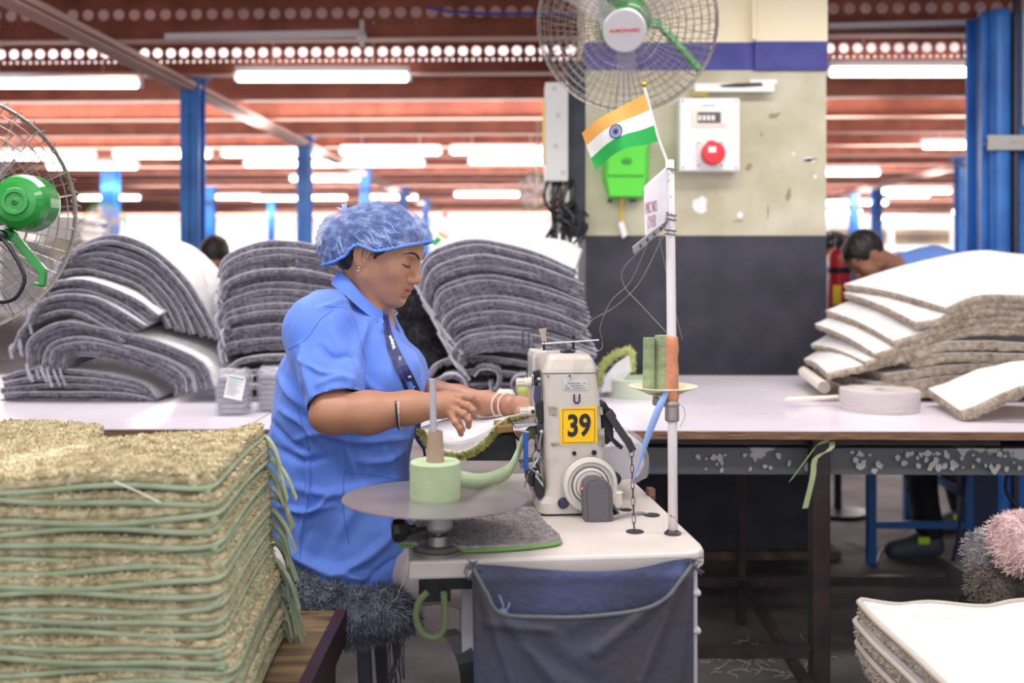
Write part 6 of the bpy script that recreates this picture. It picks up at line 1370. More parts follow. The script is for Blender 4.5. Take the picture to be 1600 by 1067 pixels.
V, F = g.mesh(1); N = vnormals(V, F); V = V + N * (rough_noise(V, 8, 4) * .006)[:, None]; m_shg = mat('teal_grey_shag', (112, 122, 136), .95, c2=(62, 70, 84), ns=22, sheen=.3)
buildVF('cover_base', V, F, m_shg, cv)
k = RNG.integers(0, len(V), 15000); mb = MB(); mb.tufts(V[k], N[k] + RNG.normal(0, .35, (15000, 3)) + [0, -.15, -.55], .030, .0017); build('pile', mb, m_shg, cv)
mb = MB(); r = random.Random(9)
for k in range(14): x0, y0 = r.uniform(612, 634), 2.24; mb.tube(cm([P(x0, 955, y0), P(x0 + r.uniform(-8, 8), 985, y0), P(x0 + r.uniform(-8, 8), 1020, y0), P(x0 + r.uniform(-12, 6), 1067 + r.uniform(-10, 40), y0)], 12), .0013, 4)
one('thread_tangle', mb, mat('violet_grey_yarn', (84, 76, 88), .9), 'tangle of dark grey yarn hanging from the seat cover', 'yarn', kind='stuff')
mb = MB(); ribbon(mb, cm([P(697, 985, 1.9), P(715, 1000, 1.89), P(730, 1035, 1.88), P(735, 1080, 1.88), P(738, 1140, 1.88)], 12), (.034, 0, .008), .004); one('black_strap', mb, m_blk, 'wide black strap under the sewing table left of the cloth pocket', 'strap')
mb = MB(); pt = cm([P(650, 865, 2.0), P(634, 905, 2.0), P(618, 935, 2.0), P(604, 955, 2.05)], 20); mb.tube([p + Vector((.002 * math.sin(i * 1.3), 0, 0)) for i, p in enumerate(pt)], .0012, 5); one('yarn_strand', mb, mat('grey_yarn', (160, 156, 170), .9), 'loose grey yarn hanging from the table corner to the seat', 'yarn')
# ================================================================== FANS
def frame_of(axis):
    ax = Vector(axis).normalized(); a = Vector((0, 0, 1)).cross(ax)
    if a.length < 1e-3: a = Vector((1, 0, 0))
    a.normalize(); return ax, a, ax.cross(a)
def cage(mb, c, axis, R, depth, n_rad, n_ring, r_hub, wire, seg=72, bulge=.3):
    """wire guard: rings and radial wires, bulging along axis"""
    ax, a, b = frame_of(axis); c = Vector(c)
    prof = lambda q: depth * (1 - max(0, (q - bulge) / (1 - bulge)) ** 2.2)
    for i in range(n_ring + 1):
        q = r_hub / R + (1 - r_hub / R) * i / n_ring; cc = c + ax * prof(q); mb.tube([cc + (a * math.cos(6.283185 * k / seg) + b * math.sin(6.283185 * k / seg)) * R * q for k in range(seg)], wire * (2.2 if i == n_ring else 1), 5, closed=True)
    for k in range(n_rad):
        an = 6.283185 * k / n_rad; d = a * math.cos(an) + b * math.sin(an); mb.tube([c + ax * prof(q) + d * R * q for q in np.linspace(r_hub / R, 1, 7)], wire, 4)
m_wire = mat('galvanised_wire', (150, 142, 138), .35, metal=.6)
m_green = mat('gloss_green', (34, 136, 54), .25, coat=.4)
def blades(mb, c, axis, R, r0, n=3, pitch=.45, ph=0):
    ax, a, b = frame_of(axis); c = Vector(c)
    for k in range(n):
        an = 6.283 * k / n + ph; rows = []
        for q in np.linspace(r0, R, 8):
            t = (q - r0) / (R - r0); w2 = .35 * (.5 + .5 * math.sin(math.pi * min(1, t * .75 + .2))) * R * .75; row = []
            for s_ in np.linspace(-.5, .5, 6):
                a2 = an + s_ * w2 / q; d = a * math.cos(a2) + b * math.sin(a2); row.append(tuple(c + d * q + ax * (s_ * w2 * pitch)))
            rows.append(row)
        A = np.array(rows); slab(mb, A, A + np.array(ax) * .0015)
# ---- pedestal-mounted wall fan over the pillar
Df = 3.7; fc = P(979, 38, Df + .06); fax = Vector((-.17, -1, -.42)).normalized()
fan = empty('wall_fan', tuple(P(1000, 20, Df + .3)), 'large grey-guarded wall fan with green motor at the top of the pillar', 'fan')
mb = MB(); cage(mb, fc, fax, .338, .135, 66, 9, .076, .0016); build('front_guard', mb, m_wire, fan)
mb = MB(); cage(mb, fc - fax * .02, -fax, .332, .09, 36, 9, .09, .0016); build('rear_guard', mb, m_wire, fan)
mb = MB(); ax, a, b = frame_of(fax); n = 330; mb.tube([fc - fax * .01 + (a * math.cos(6.283 * k / n) + b * math.sin(6.283 * k / n)) * (.334 + .009 * math.cos(k * 1.25)) + fax * .012 * math.sin(k * 1.25) for k in range(n)], .0014, 4, closed=True); build('rim_coil', mb, m_wire, fan)
mb = MB(); mb.lathe(fc + fax * .130, [(0, 0), (.078, 0), (.080, .006), (.076, .010), (.072, .011), (0, .012)], axis=fax, seg=40); bd = build('badge', mb, mat('silver_badge', (206, 202, 206), .4, metal=.2), fan)
mb = MB(); put_text(mb, 'ALMONARD', .021, fc + fax * .1435, Vector((1, -.17, 0)), Vector((0, -.42, 1)), scale=(.95, .8), bold=True); build('lettering', mb, mat('red_print', (214, 70, 80), .6), bd)
mb = MB(); mb.lathe(fc - fax * .03, [(0, 0), (.06, 0), (.062, .03), (.04, .045), (0, .046)], axis=fax, seg=28); hb = build('hub', mb, m_wire, fan)
mb = MB(); blades(mb, fc, fax, .285, .055, 3, .4, .5); build('blade', mb, mat('thin_pale_blade', (206, 200, 206), .3, alpha=.2), hb)
mc = fc - fax * .11
mb = MB(); mb.lathe(mc, [(0, -.16), (.05, -.155), (.08, -.12), (.088, -.05), (.085, .02), (.06, .05), (0, .052)], axis=fax, seg=32); build('motor', mb, m_green, fan, smooth=True)
e0, e1, e2 = P(1030, 38, Df + .25), P(1066, 72, Df + .3), P(1096, 112, Df + .35)
mb = MB(); bar(mb, mc, e0, .03, .035); bar(mb, e0, e2, .022, .028); build('bracket_arm', mb, m_green, fan, bevel=.004)
mb = MB(); mb.tube(cm([mc + Vector((0, .05, .05)), Vector(mc) + Vector((0, .35, .2)), Vector((mc.x, DP - .01, mc.z + .15))], 8), .022, 12); mb.box((mc.x - .06, DP - .03, mc.z + .05), (mc.x + .06, DP, mc.z + .25)); build('wall_mount', mb, m_green, fan)
# ---- fan seen from behind at the left edge
Dl = 2.6; lc = P(-78, 335, Dl); lax = Vector((-.66, .74, .06)).normalized()
f2 = empty('pedestal_fan', (lc.x, lc.y, 0), 'green fan seen from behind, with wire guard cut by the left edge of the photo', 'fan')
mb = MB(); cage(mb, lc, -lax, .318, .07, 30, 7, .12, .0016, seg=60); build('rear_guard', mb, m_wire, f2)
mb = MB(); cage(mb, lc + lax * .02, lax, .318, .07, 60, 7, .07, .0014, seg=60); build('front_guard', mb, m_wire, f2)
mb = MB(); ax, a, b = frame_of(lax); n = 300; mb.tube([lc + lax * .01 + (a * math.cos(6.283 * k / n) + b * math.sin(6.283 * k / n)) * (.322 + .013 * math.cos(k * 1.12)) + lax * .016 * math.sin(k * 1.12) for k in range(n)], .0013, 4, closed=True); mb.ring(lc + lax * .01, .318, .005, lax, 60, 6); build('rim_coil', mb, m_wire, f2)
mo = P(24, 315, Dl - .32)
sx = Vector((.10, -1, .0)).normalized()
mb = MB(); mb.lathe(mo, [(0, .008), (.006, .008), (.008, .004), (.02, .004), (.021, .008), (.030, .008), (.031, .003), (.045, 0), (.058, -.012), (.066, -.035), (.068, -.09), (.06, -.12), (.04, -.13), (0, -.13)], axis=sx, seg=40); build('motor', mb, m_green, f2, smooth=False, bevel=.001)
mb = MB(); mb.tube([mo - sx * .12, lc - lax * .02], [.05, .03], 20); build('motor_neck', mb, m_green, f2, smooth=True)
mb = MB(); mb.lathe(mo + sx * .009, [(.003, 0), (.003, .004), (0, .004)], axis=sx, seg=8); build('screw', mb, m_iron, f2)
mb = MB(); q0, q1, q2 = P(18, 366, Dl - .28), P(68, 425, Dl - .26), P(66, 446, Dl - .26); bar(mb, q0, q1, .014, .020); bar(mb, q1 + Vector((0, 0, .004)), q2, .014, .016); bar(mb, q2 + Vector((.004, 0, 0)), P(54, 444, Dl - .25), .014, .008); bar(mb, P(10, 362, Dl - .27), P(22, 372, Dl - .28), .02, .02); build('bracket_arm', mb, m_green, f2, bevel=.002)
mb = MB(); mb.tube(cm([P(0, 368, Dl - .31), P(14, 385, Dl - .33), P(34, 420, Dl - .33), P(38, 440, Dl - .33), P(26, 464, Dl - .33), P(4, 472, Dl - .32), P(-30, 466, Dl - .3)], 24), .0045, 8); mb.ball(tuple(P(2, 368, Dl - .3)), .014, 12); build('cord', mb, m_blk, f2, smooth=True)
mb = MB(); mb.tube([(lc.x - .08, lc.y, 0), (lc.x - .08, lc.y, lc.z - .33)], .02, 14); mb.tube([(lc.x - .08, lc.y, lc.z - .33), lc + Vector((-.05, -.06, -.05))], .02, 12); mb.lathe((lc.x - .08, lc.y, 0), [(.22, 0), (.22, .02), (.03, .05)], seg=32); build('stand', mb, mat('dark_green_paint', (30, 60, 42), .4), f2)
mb = MB(); blades(mb, lc + lax * .03, lax, .27, .05, 3, .4, .2); build('blade', mb, MATS['thin_pale_blade'], f2)
# ---- two distant fans
for (px, py, D, R, axv, lb, pole_) in ((163, 350, 8.2, .17, (.15, -1, 0), 'distant pale round fan with green rim behind the leftmost rug pile', 1), (832, 300, 9.0, .17, (-.7, -.7, 0), 'distant small fan with green bracket left of the pillar', 0)):
    t = empty('small_fan', tuple(P(px, py, D)), lb, 'fan'); c = P(px, py, D); mb = MB(); cage(mb, c, axv, R, .04, 30, 5, .04, .0025, seg=36); mb.lathe(c, [(0, .0), (R * .98, 0), (R * .98, .004), (0, .004)], axis=axv, seg=36) if False else None; build('guard', mb, mat('pale_grey_wire', (196, 190, 188), .5), t)
    mb = MB(); blades(mb, c, axv, R * .9, .03, 4, .2, .3); build('blade', mb, mat('pale_blade', (214, 206, 202), .5), t)
    mb = MB(); mb.ring(c, R, .007, axv, 40, 6); bar(mb, c + Vector((R * .6, .05, -R * .6)), c + Vector((R * 1.1, .1, .05)), .02, .03) if not pole_ else None; build('green_rim', mb, m_green, t)
    mb = MB()
    if pole_: mb.tube([c + Vector((0, .06, 0)), (c.x, c.y + .08, 0)], .015, 8)
    else: mb.tube([c + Vector((.05, .1, 0)), (c.x + .05, c.y + .1, 3.02)], .012, 8)
    build('stand', mb, m_wire, t)
# ================================================================== ON THE PILLAR
def wbox(mb, x0, y0, x1, y1, D, th, mi=0): a, b = P(x0, y1, D), P(x1, y0, D); mb.box((a.x, D, a.z), (b.x, D + th, b.z), mi)
m_pbox = mat('off_white_box', (238, 236, 242), .4)
pb = empty('socket_panel', tuple(P(1108, 268, DP - .06)), 'white wall box with breaker window and red round industrial socket', 'electrical panel')
mb = MB(); wbox(mb, 1062, 153, 1156, 267, DP - .09, .09); build('case', mb, m_pbox, pb, bevel=.006)
mb = MB(); wbox(mb, 1082, 170, 1139, 198, DP - .096, .004); wbox(mb, 1088, 173, 1135, 194, DP - .099, .004); build('frame', mb, mat('peach_frame', (240, 226, 214), .5), pb)
mb = MB(); wbox(mb, 1090, 175, 1126, 192, DP - .101, .004); build('window', mb, mat('dark_window', (80, 74, 84), .3), pb)
for k in range(4): mb = MB(); wbox(mb, 1091 + k * 7, 180, 1096 + k * 7, 188, DP - .106, .006); build('breaker', mb, m_cream2, pb)
mb = MB(); wbox(mb, 1128, 173, 1134, 194, DP - .104, .006); build('latch', mb, m_pbox, pb)
mb = MB(); wbox(mb, 1089, 220, 1130, 262, DP - .10, .01); build('socket_base', mb, m_white, pb, bevel=.003)
mb = MB(); mb.lathe(P(1112, 241, DP - .10), [(.048, 0), (.05, .02), (.05, .05), (.046, .056), (0, .058)], axis=(0, -1, 0), seg=36); wbox(mb, 1107, 219, 1117, 228, DP - .16, .05); so_ = build('socket', mb, mat('red_plastic', (222, 44, 56), .35), pb, bevel=.002)
mb = MB(); wbox(mb, 1107, 229, 1119, 238, DP - .163, .004); build('label', mb, m_white, so_)
for (a, b) in ((1067, 158), (1150, 158), (1067, 262), (1150, 262), (1092, 223), (1127, 223), (1092, 258), (1127, 258)): mb = MB(); mb.lathe(P(a, b, DP - .09 if b in (158, 262) and a in (1067, 1150) else DP - .10), [(.004, 0), (.004, .003), (0, .003)], axis=(0, -1, 0), seg=8); build('screw', mb, m_iron, pb)
mb = MB(); wbox(mb, 1098, 164, 1117, 166, DP - .0915, .002); build('print', mb, mat('grey_letter', (150, 150, 158), .6), pb)
# green lamp / charger box with cord
m_lime = mat('lime_green_plastic', (84, 208, 52), .35)
gb2 = empty('green_box', tuple(P(980, 308, DP - .12)), 'bright green tapered plastic box hanging on the pillar behind the flag', 'box')
mb = MB(); D = DP - .14; fr = [P(a, b, D) for a, b in ((948, 225), (1011, 225), (1010, 275), (1003, 307), (953, 307), (947, 275))]; bk = [P(a, b, DP) for a, b in ((938, 218), (1016, 218), (1014, 280), (1005, 312), (950, 312), (940, 280))]
md = [P(a, b, D - .012) for a, b in ((950, 228), (1009, 228), (1008, 274), (950, 274))]
mb.add([tuple(p) for p in fr + bk], [(0, 1, 2, 3, 4, 5)[::-1]] + [(i, (i + 1) % 6, (i + 1) % 6 + 6, i + 6) for i in range(6)] + [(6, 7, 8, 9, 10, 11)]); mb.prism(md, (0, .014, 0)); build('shell', mb, m_lime, gb2, bevel=.004)
mb = MB(); c = P(979, 252, D - .013); mb.tube([c + Vector((.022 * math.cos(t), 0, .013 * math.sin(t))) for t in np.linspace(0, 6.28, 24)[:-1]], .002, 5, closed=True); wbox(mb, 974, 250, 984, 254, D - .014, .002); build('emblem', mb, mat('dark_green_mark', (40, 120, 40), .5), gb2)
mb = MB(); mb.tube(cm([P(972, 308, DP - .08), P(971, 330, DP - .03), P(972, 352, DP - .03)], 8), .008, 8); build('yellow_cord', mb, mat('yellow_cord', (226, 186, 90), .6), gb2)
mb = MB(); mb.prism([P(a, b, DP - .045) for a, b in ((966, 348), (974, 345), (981, 367), (973, 373))], (0, .03, 0)); build('plug', mb, m_white, gb2, bevel=.004)
mb = MB(); wbox(mb, 950, 310, 956, 316, DP - .02, .02); wbox(mb, 984, 309, 994, 315, DP - .02, .02); build('mounting_foot', mb, m_iron, gb2)
# broken trunking
tk = empty('cable_trunking', tuple(P(1150, 140, DP - .06)), 'broken white cable trunking above the socket panel', 'trunking')
mb = MB(); wbox(mb, 1086, 130, 1210, 143, DP - .06, .024); wbox(mb, 1172, 124, 1214, 131, DP - .055, .018); build('channel', mb, m_white, tk)
mb = MB(); mb.prism([P(a, b, DP - .063) for a, b in ((1124, 133), (1150, 130), (1190, 129), (1192, 134), (1160, 136), (1130, 136))], (0, .004, 0)); build('gap', mb, mat('dark_gap', (70, 62, 58), .9), tk)
mb = MB(); mb.tube(cm([P(1080, 145, DP - .05), P(1090, 148, DP - .06), P(1105, 147, DP - .05), P(1100, 155, DP - .04)], 8), .006, 6); build('wire', mb, mat('yellow_wire', (206, 180, 60), .5), tk)
mb = MB(); mb.tube([P(1178, 0, DP - .045), P(1178, 62, DP - .045)], .012, 10); one('conduit', mb, m_cream, 'cream conduit running down the upper pillar corner', 'conduit')
# box and cables on the left side of the pillar
eb = empty('junction_box', tuple(P(870, 290, DP)), 'tall light grey switch box on the left side of the pillar', 'switch box')
mb = MB(); wbox(mb, 852, 128, 888, 283, DP - .06, .16); build('case', mb, mat('cool_grey_box', (206, 204, 204), .45), eb, bevel=.006)
mb = MB(); wbox(mb, 848, 160, 852, 255, DP - .03, .06); build('yellow_side_label', mb, mat('yellow_label', (236, 196, 70), .5), eb)
for k, (a, b) in enumerate(((866, 138), (872, 180), (868, 228), (880, 270))): mb = MB(); mb.lathe(P(a, b, DP - .06), [(.012, 0), (.012, .002), (.01, .002), (0, .001)], axis=(0, -1, 0), seg=14); build('knockout', mb, mat('grey_knockout', (184, 182, 182), .5), eb)
mb = MB(); wbox(mb, 888, 96, 917, 370, DP + .01, .14); wbox(mb, 884, 96, 890, 300, DP - .02, .03); one('cable_channel', mb, mat('dark_slate_steel', (66, 68, 82), .5, c2=(46, 46, 58), ns=8), 'dark steel cable channel at the left edge of the pillar', 'cable channel')
r = random.Random(8); 
for k in range(8):
    x = 856 + k * 5.5; mb = MB(); mb.tube(cm([P(x, 280, DP - .02 + .01 * (k % 3)), P(x + r.uniform(-8, 2), 310, DP - .04), P(x + r.uniform(-12, 12), 345, DP - .03 + .01 * (k % 2)), P(x + r.uniform(-10, 14), 385, DP - .02), P(x + r.uniform(-6, 10), 430, DP)], 14), r.choice((.008, .011, .014)), 8)
    one('cable', mb, (m_blk, mat('pale_cable', (196, 190, 180), .5), m_blk, m_blk)[k % 4], 'cable hanging in the bunch below the light grey switch box', 'cable', group='cables below the switch box')
mb = MB()
for k in range(14): c = P(r.uniform(868, 905), r.uniform(320, 372), DP - .05); mb.tube(cm([c + Vector((r.uniform(-.05, .05), r.uniform(-.02, .02), r.uniform(-.06, .06))) for _ in range(4)], 9), .006, 6)
one('cable_tangle', mb, m_blk, 'black tangle of thin cables below the switch box, left of the pillar', 'cables', kind='stuff')
# ================================================================== BACKGROUND
# fire extinguisher
fe = empty('fire_extinguisher', (P(1311, 0, 5.2).x, 5.2, 0), 'red fire extinguisher with black valve just right of the pillar', 'fire extinguisher')
x, y = P(1311, 0, 5.2).x, 5.2; z0, z1 = P(0, 505, 5.2).z, P(0, 388, 5.2).z
mb = MB(); mb.lathe((x, y, 0), [(.0, z0), (.055, z0), (.06, z0 + .02), (.06, z1 - .05), (.045, z1 - .015), (.02, z1), (0, z1)], seg=28); build('cylinder', mb, mat('extinguisher_red', (176, 30, 44), .3), fe, smooth=True)
mb = MB(); mb.lathe((x, y, 0), [(.061, z1 - .13), (.061, z1 - .10)], seg=28); build('band', mb, m_blk, fe)
mb = MB(); mb.lathe((x, y, 0), [(.02, z1), (.022, z1 + .05), (.01, z1 + .06)], seg=12); bar(mb, (x - .05, y - .01, z1 + .08), (x + .04, y - .01, z1 + .06), .02, .012); bar(mb, (x - .05, y - .01, z1 + .03), (x + .04, y - .01, z1 + .05), .02, .012); build('valve', mb, m_iron, fe)
mb = MB(); mb.tube(cm([(x, y - .02, z1 + .03), (x + .06, y - .05, z1 + .02), (x + .075, y - .05, z1 - .15), (x + .065, y - .05, z1 - .3)], 12), .010, 8); build('hose', mb, m_blk, fe, smooth=True)
mb = MB(); mb.box((x - .05, y - .064, z0 + .1), (x - .01, y - .056, z0 + .2)); build('yellow_sticker', mb, mat('yellow_sticker', (240, 200, 40), .5), fe)
mb = MB(); mb.tube([(x, y + .02, 0), (x, y + .02, z0)], .02, 10); mb.lathe((x, y + .02, 0), [(.15, 0), (.15, .02), (.02, .03)], seg=20); build('stand', mb, m_iron, fe)
def simple_person(name, label, O, R, S, torso_pts, torso_r, arms, legs, hair_c, shirt, trousers=None, sh_col=(70, 120, 220)):
    t = empty(name, (O[0], O[1], 0), label, 'person'); hd2 = lambda x, y, z: np.array(O) + R @ (np.array((x, y, z)) * S)
    lo = np.min([np.array(O) - .2] + [np.array(p) - .25 for p in torso_pts], 0); hi = np.max([np.array(O) + .2] + [np.array(p) + .25 for p in torso_pts], 0); lo = np.minimum(lo, np.min([np.array(q) for a_ in arms for q in a_[0]] + [lo + .15], 0) - .15); hi = np.maximum(hi, np.max([np.array(q) for a_ in arms for q in a_[0]] + [hi - .15], 0) + .15)
    g = SDF(lo, hi, .006); sculpt_head(g, hd2, R, S); n0 = hd2(-.02, 0, -.04); g.cone(n0, torso_pts[0], .055, .062, .03)
    g.chain(torso_pts, [r_ * .85 for r_ in torso_r], .04)
    for pts, rs in arms: g.chain(pts, [r_ * .8 for r_ in rs], .02); hpt = np.array(pts[-1]); d = (hpt - np.array(pts[-2])); d /= np.linalg.norm(d); g.cone(hpt, hpt + d * .07, .026, .022, .01); [g.cone(hpt + d * .07 + np.array((0, (k - 1.5) * .018, 0)), hpt + d * (.14 - .01 * abs(k - 1.5)) + np.array((0, (k - 1.5) * .024, -.01)), .0095, .008, .004) for k in range(4)]; g.cone(hpt + d * .02, hpt + d * .07 + np.array((0, .045, 0)), .012, .009, .006)
    V, F = g.mesh(1); buildVF('body', V, F, mat('plain_skin', (168, 118, 92), .5, sss=.1), t)
    g = SDF(np.array(O) - .18, np.array(O) + .18, .005); g.ell(hd2(-.01, 0, .034), np.array((.100, .080, .082)) * S, R, .01); g.ell(hd2(-.05, 0, -.0), np.array((.05, .06, .055)) * S, R, .02); g.ell(hd2(.088, 0, -.035), np.array((.062, .12, .075)) * S, R, .008, True)
    for s_ in (-1, 1): g.ell(hd2(.0, s_ * .082, -.014), np.array((.022, .03, .034)) * S, R, .005, True)
    g.ell(hd2(-.02, 0, -.125), np.array((.13, .12, .075)) * S, R, .006, True); V, F = g.mesh(1); N = vnormals(V, F); V = V + N * (rough_noise(V, 30, 4, 2) * .003)[:, None]; buildVF('hair', V, F, m_hair, t)
    g = SDF(lo, hi, .008); g.chain(torso_pts, torso_r, .05)
    for pts, rs in arms: g.chain(pts[:-1] if len(pts) > 2 else pts, rs, .03)
    n1 = np.array(torso_pts[0]); g.cone(n1, n0, .066, .058, .004, True)
    V, F = g.mesh(1); N = vnormals(V, F); V = V + N * (rough_noise(V, 5, 14, 2) * .006)[:, None]; buildVF('shirt', V, F, shirt, t)
    if legs:
        pts_all = [np.array(q) for pl in legs for q in pl[0]]; l0, h0 = np.min(pts_all, 0) - .14, np.max(pts_all, 0) + .14; l0[2] = max(l0[2], -.01); g = SDF(l0, h0, .01)
        for pts, rs in legs: g.chain(pts, rs, .04)
        V, F = g.mesh(1); N = vnormals(V, F); V = V + N * (rough_noise(V, 6, 15, 2) * .006)[:, None]; buildVF('trousers', V, F, trousers, t)
        for pts, rs in legs:
            f = np.array(pts[-1]); g = SDF((f[0] - .28, f[1] - .08, -.02), (f[0] + .12, f[1] + .08, .16), .006); g.chain([(f[0] + .01, f[1], .08), (f[0] - .04, f[1], .06), (f[0] - .16, f[1], .035)], [.045, .045, .036], .03); g.cone((f[0] + .02, f[1], .045), (f[0] - .16, f[1], .03), .045, .038, .02); sl, X, Y, Z = g.reg(g.lo, g.lo + .6, 0); g.g[sl] = np.maximum(g.g[sl], .003 - Z); V, F = g.mesh(1); o = buildVF('shoe', V, F, mat('grey_trainer', (72, 74, 84), .6), t)
            mb = MB(); mb.box((f[0] - .07, f[1] - .052, .07), (f[0] - .02, f[1] - .047, .10)); build('lime_mark', mb, mat('lime_mark', (190, 226, 50), .6), o)
    return t
# man bending behind the big beige pile
Oh = np.array(P(1352, 398, 4.75)); Rh = rot_head(math.radians(8), math.radians(52)) @ np.array(Matrix.Rotation(0, 3, 'Z')); Rm = np.diag([-1, 1, 1.]) @ Rh @ np.diag([1, -1, 1.])
sho = np.array(P(1410, 420, 4.85)); hip = np.array((2.05, 4.95, .98))
simple_person('person', 'person in blue shirt and black trousers bending over the table behind the beige rugs', Oh, Rm, 1.02, [sho + np.array((-.02, 0, -.01)), sho + np.array((.15, 0, -.03)), np.array((1.98, 4.92, 1.16)), hip], [.09, .135, .145, .15],
    [([sho + np.array((.05, -.17, -.02)), np.array((1.78, 4.66, .98)), np.array((1.66, 4.55, .92))], [.065, .05, .04]), ([sho + np.array((.05, .17, -.02)), np.array((1.70, 5.08, .98)), np.array((1.55, 5.0, .92))], [.065, .05, .04])],
    [([hip + np.array((0, -.09, 0)), np.array((1.88, 4.66, .52)), np.array((1.865, 4.45, .12))], [.13, .085, .06]), ([hip + np.array((0, .09, 0)), np.array((2.12, 4.95, .52)), np.array((2.20, 4.85, .12))], [.13, .085, .055])],
    None, mat('blue_shirt', (112, 152, 226), .8), mat('black_trousers', (22, 22, 28), .85))
mb = MB(); ca_, cb_ = P(1378, 402, 4.70), P(1402, 388, 4.74); mb.tube(cm([ca_ + Vector((0, -.05, -.02)), (ca_ + cb_) / 2 + Vector((0, -.04, .02)), cb_ + Vector((.0, .05, .0))], 8), .022, 10)
# two more heads far back
for (px, py, D, lb, nmv) in ((336, 400, 5.6, 'person with dark hair mostly hidden behind the left rug piles', 0), (1303, 384, 7.4, 'distant person whose dark head shows behind the fire extinguisher', 1)):
    Oq = np.array(P(px, py, D)); Rq = rot_head(0, .2) if nmv else np.array(Matrix.Rotation(math.radians(100), 3, 'Z')) @ np.array(Matrix.Rotation(.3, 3, 'Y'))
    nb = Oq + np.array((0, .02, -.16)); simple_person('person', lb, Oq, Rq, 1.0, [nb, nb + np.array((0, .02, -.2)), nb + np.array((0, .02, -.55))], [.10, .16, .15], [([nb + np.array((-.17, 0, -.06)), nb + np.array((-.2, -.05, -.32)), nb + np.array((-.15, -.25, -.36))], [.06, .05, .04]), ([nb + np.array((.17, 0, -.06)), nb + np.array((.2, -.05, -.32)), nb + np.array((.15, -.25, -.36))], [.06, .05, .04])], [([nb + np.array((-.09, .02, -.55)), (nb[0] - .1, nb[1], .5), (nb[0] - .1, nb[1] + .02, .1)], [.12, .08, .055]), ([nb + np.array((.09, .02, -.55)), (nb[0] + .1, nb[1], .5), (nb[0] + .1, nb[1] + .02, .1)], [.12, .08, .055])],
        None, mat('dull_blue_shirt', (96, 116, 160), .8), mat('black_trousers', (22, 22, 28), .85))
# blue stool frame under the table
m_bf = mat('bright_blue_frame', (30, 92, 160), .4)
bs_ = empty('blue_stool', (P(1400, 0, 4.6).x, 4.6, 0), 'blue tubular stool frame standing on the floor beyond the right table', 'stool')
xa, xb = P(1361, 0, 4.35).x, P(1512, 0, 4.35).x; xc = P(1418, 0, 5.0).x
for (x, y) in ((xa, 4.35), (xb, 4.35), (xa - .35, 5.0), (xc, 5.0)): mb = MB(); mb.box((x - .018, y - .018, 0), (x + .018, y + .018, .62)); build('leg', mb, m_bf, bs_)
for a, b in (((xa, 4.35, .17), (xb, 4.35, .17)), ((xa - .35, 5.0, .3), (xc, 5.0, .3)), ((xa, 4.35, .60), (xb, 4.35, .60)), ((xa - .35, 5.0, .60), (xc, 5.0, .60)), ((xa, 4.35, .5), (xa - .35, 5.0, .5)), ((xb, 4.35, .3), (xc, 5.0, .3))): mb = MB(); bar(mb, a, b, .03, .03); build('rail', mb, m_bf, bs_)
mb = MB(); mb.prism([(xa - .36, 5.02, .62), (xc, 5.02, .62), (xb, 4.33, .62), (xa, 4.33, .62)], (0, 0, .02)); build('seat', mb, m_bf, bs_)
mb = MB(); x0, x1 = P(1517, 0, 4.36).x, P(1560, 0, 4.36).x; mb.box((x0, 4.36, 0), (x1, 4.5, .8)); one('blue_post', mb, mat('deep_blue_steel', (26, 46, 84), .5), 'dark blue steel post behind the right table end', 'post')
for k, (a, b, c_) in enumerate((((1515, 700), (1500, 820), (1488, 880)), ((1575, 735), (1572, 765), (1588, 792)))):
    D = 4.0 if k == 0 else 3.3; mb = MB(); mb.tube(cm([P(*a, D), P(*b, D), P(*c_, D)], 10), .007, 6); one('hanging_cable', mb, mat('navy_cable', (24, 34, 70), .5), ('navy cable hanging below the right table beside the blue post', 'dark cable loop hanging below the table near the right edge')[k], 'cable')
for k, (a, b) in enumerate((((1320, 848), (1352, 858)), ((1370, 880), (1392, 850)), ((1392, 850), (1408, 862)))): D = 4.5; mb = MB(); mb.tube(cm([P(*a, 1.3 * FPX / (a[1] - HOR)) + Vector((0, 0, .006)), P((a[0] + b[0]) / 2, (a[1] + b[1]) / 2, 1.3 * FPX / ((a[1] + b[1]) / 2 - HOR)) + Vector((0, .03, .006)), P(*b, 1.3 * FPX / (b[1] - HOR)) + Vector((0, 0, .006))], 6), .004, 5); one('floor_strip', mb, m_white, ('white strip on the floor left of the blue stool leg', 'white strip end on the floor between blue leg and shoe', 'curled white strip on the floor next to the shoe')[k], 'scrap')
# scraps
r = random.Random(12); mb = MB()
for k in range(60):
    px, py = r.uniform(1080, 1300), r.uniform(1000, 1062); c = P(px, py, 1.3 * FPX / (py - HOR)); c.z = .004; mb.tube(cm([c + Vector((r.uniform(-.03, .03), r.uniform(-.03, .03), r.random() * .01)) for _ in range(3)], 6), .0016, 4)
one('floor_lint', mb, mat('pale_lint', (176, 166, 160), .9), 'scattered thread scraps and lint on the floor under the right table', 'lint', kind='stuff')
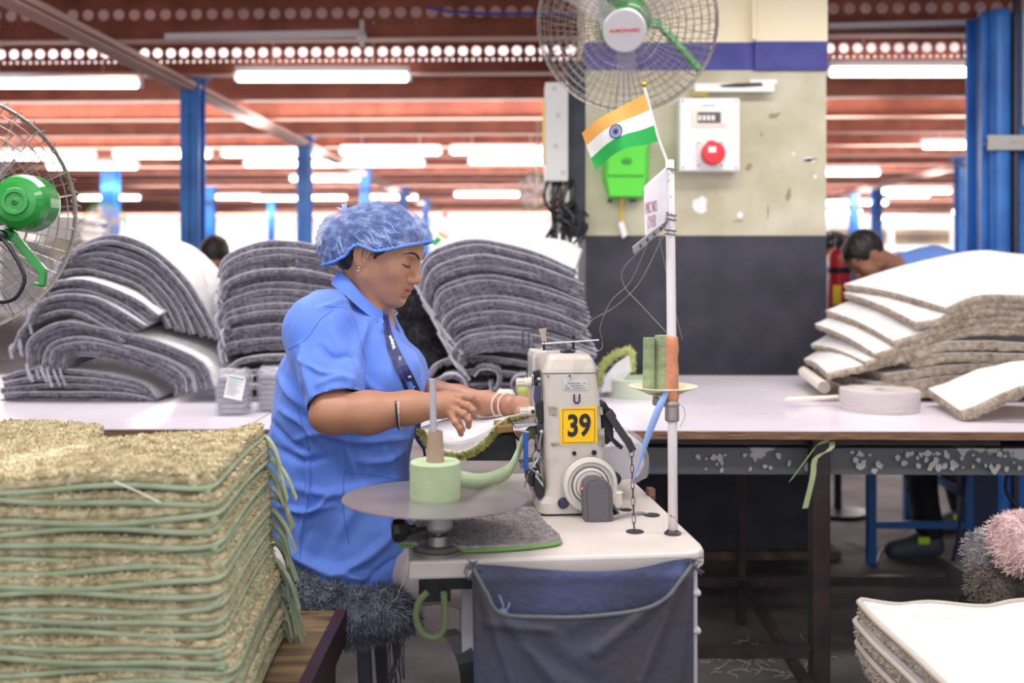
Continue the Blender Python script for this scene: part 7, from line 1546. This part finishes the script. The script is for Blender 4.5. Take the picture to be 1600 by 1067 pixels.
# things under the right table and behind: bags
mb = MB(); wbox(mb, 1330, 684, 1390, 702, 3.3, .3); one('storage_carton', mb, mat('tan_carton', (214, 184, 150), .8), 'tan carton on the rail under the right table, middle', 'carton')
mb = MB(); g = SDF((P(1550, 0, 3.2).x, 3.1, .68), (P(1680, 0, 3.2).x, 3.5, .80), .006); g.ell(P(1600, 690, 3.3), (.11, .1, .035), None, .01); V, F = g.mesh(1); V[:, 2] += rough_noise(V, 12, 3) * .006; mb.v = [V]; mb.f = F.tolist(); mb.mi = [0] * len(F); one('blue_cloth', mb, mat('royal_cloth', (44, 66, 130), .9), 'dark blue cloth tucked under the table top at the right edge', 'cloth')
mb = MB(); g = SDF((P(1030, 0, 3.1).x, 3.0, .70), (P(1140, 0, 3.1).x, 3.25, .81), .005); g.ell(P(1082, 694, 3.1), (.075, .05, .024), None, .01); V, F = g.mesh(1); V[:, 2] += rough_noise(V, 20, 3) * .008; mb.v = [V]; mb.f = F.tolist(); mb.mi = [0] * len(F); one('plastic_bag', mb, m_film2, 'crumpled clear plastic bag on the grey rail beside the white pole', 'bag')
# distant clutter seen left, above the piles
m_cl = [mat('clutter_white', (232, 228, 226), .8), mat('clutter_grey', (176, 174, 180), .8), mat('clutter_tan', (206, 196, 176), .8)]
r = random.Random(2); k = 0
for (px0, px1, py0, py1, D) in ((60, 128, 340, 376, 7.5), (0, 60, 376, 400, 7.2), (80, 150, 376, 396, 7.0)):
    mb = MB(); n = 5
    for q in range(n): h_ = (py1 - py0) / n; wbox(mb, px0 + r.uniform(-5, 5), py0 + q * h_, px1 + r.uniform(-5, 5), py0 + (q + .85) * h_, D, .4)
    a_, b_ = P(px0 + 3, py1, D), P(px1 - 3, py1, D); mb.box((a_.x, D, 1.04), (b_.x, D + .4, a_.z))
    one('fabric_stack', mb, m_cl[k % 3], ('distant white stack of folded cloth above the leftmost pile', 'distant grey stack of cloth behind the left fan guard', 'distant low tan stack of cloth beside the far fan')[k], 'fabric', kind=None); k += 1
bt = empty('far_table', (P(80, 0, 7.3).x, 7.3, 0), 'distant work table holding cloth stacks at far left', 'table'); mb = MB(); mb.box((-4.6, 6.8, 1.0), (-2.6, 8, 1.04)); build('top', mb, m_lam, bt)
for x in (-4.5, -2.7): mb = MB(); mb.box((x, 6.9, 0), (x + .05, 6.95, 1.0)); build('leg', mb, m_dsteel, bt)
mb = MB(); t = empty('small_flag', tuple(P(690, 372, 4.2)), 'tiny orange, white and green flag peeking over the tall grey pile', 'flag')
for nm, pl, m in (('orange_stripe', ((686, 361), (699, 369), (697, 373), (685, 366)), MATS['saffron_cloth']), ('white_stripe', ((685, 366), (697, 373), (694, 377), (683, 370)), MATS['white_cloth']), ('green_stripe', ((683, 370), (690, 375), (680, 384), (674, 380)), MATS['green_cloth'])): mb = MB(); mb.prism([P(a, b, 4.2) for a, b in pl], (0, .004, 0)); build(nm, mb, m, t)
mb = MB(); q_ = P(692, 430, 4.2); q_.z = ZT; mb.tube([P(700, 366, 4.2), q_], .003, 6); build('stick', mb, m_white, t)
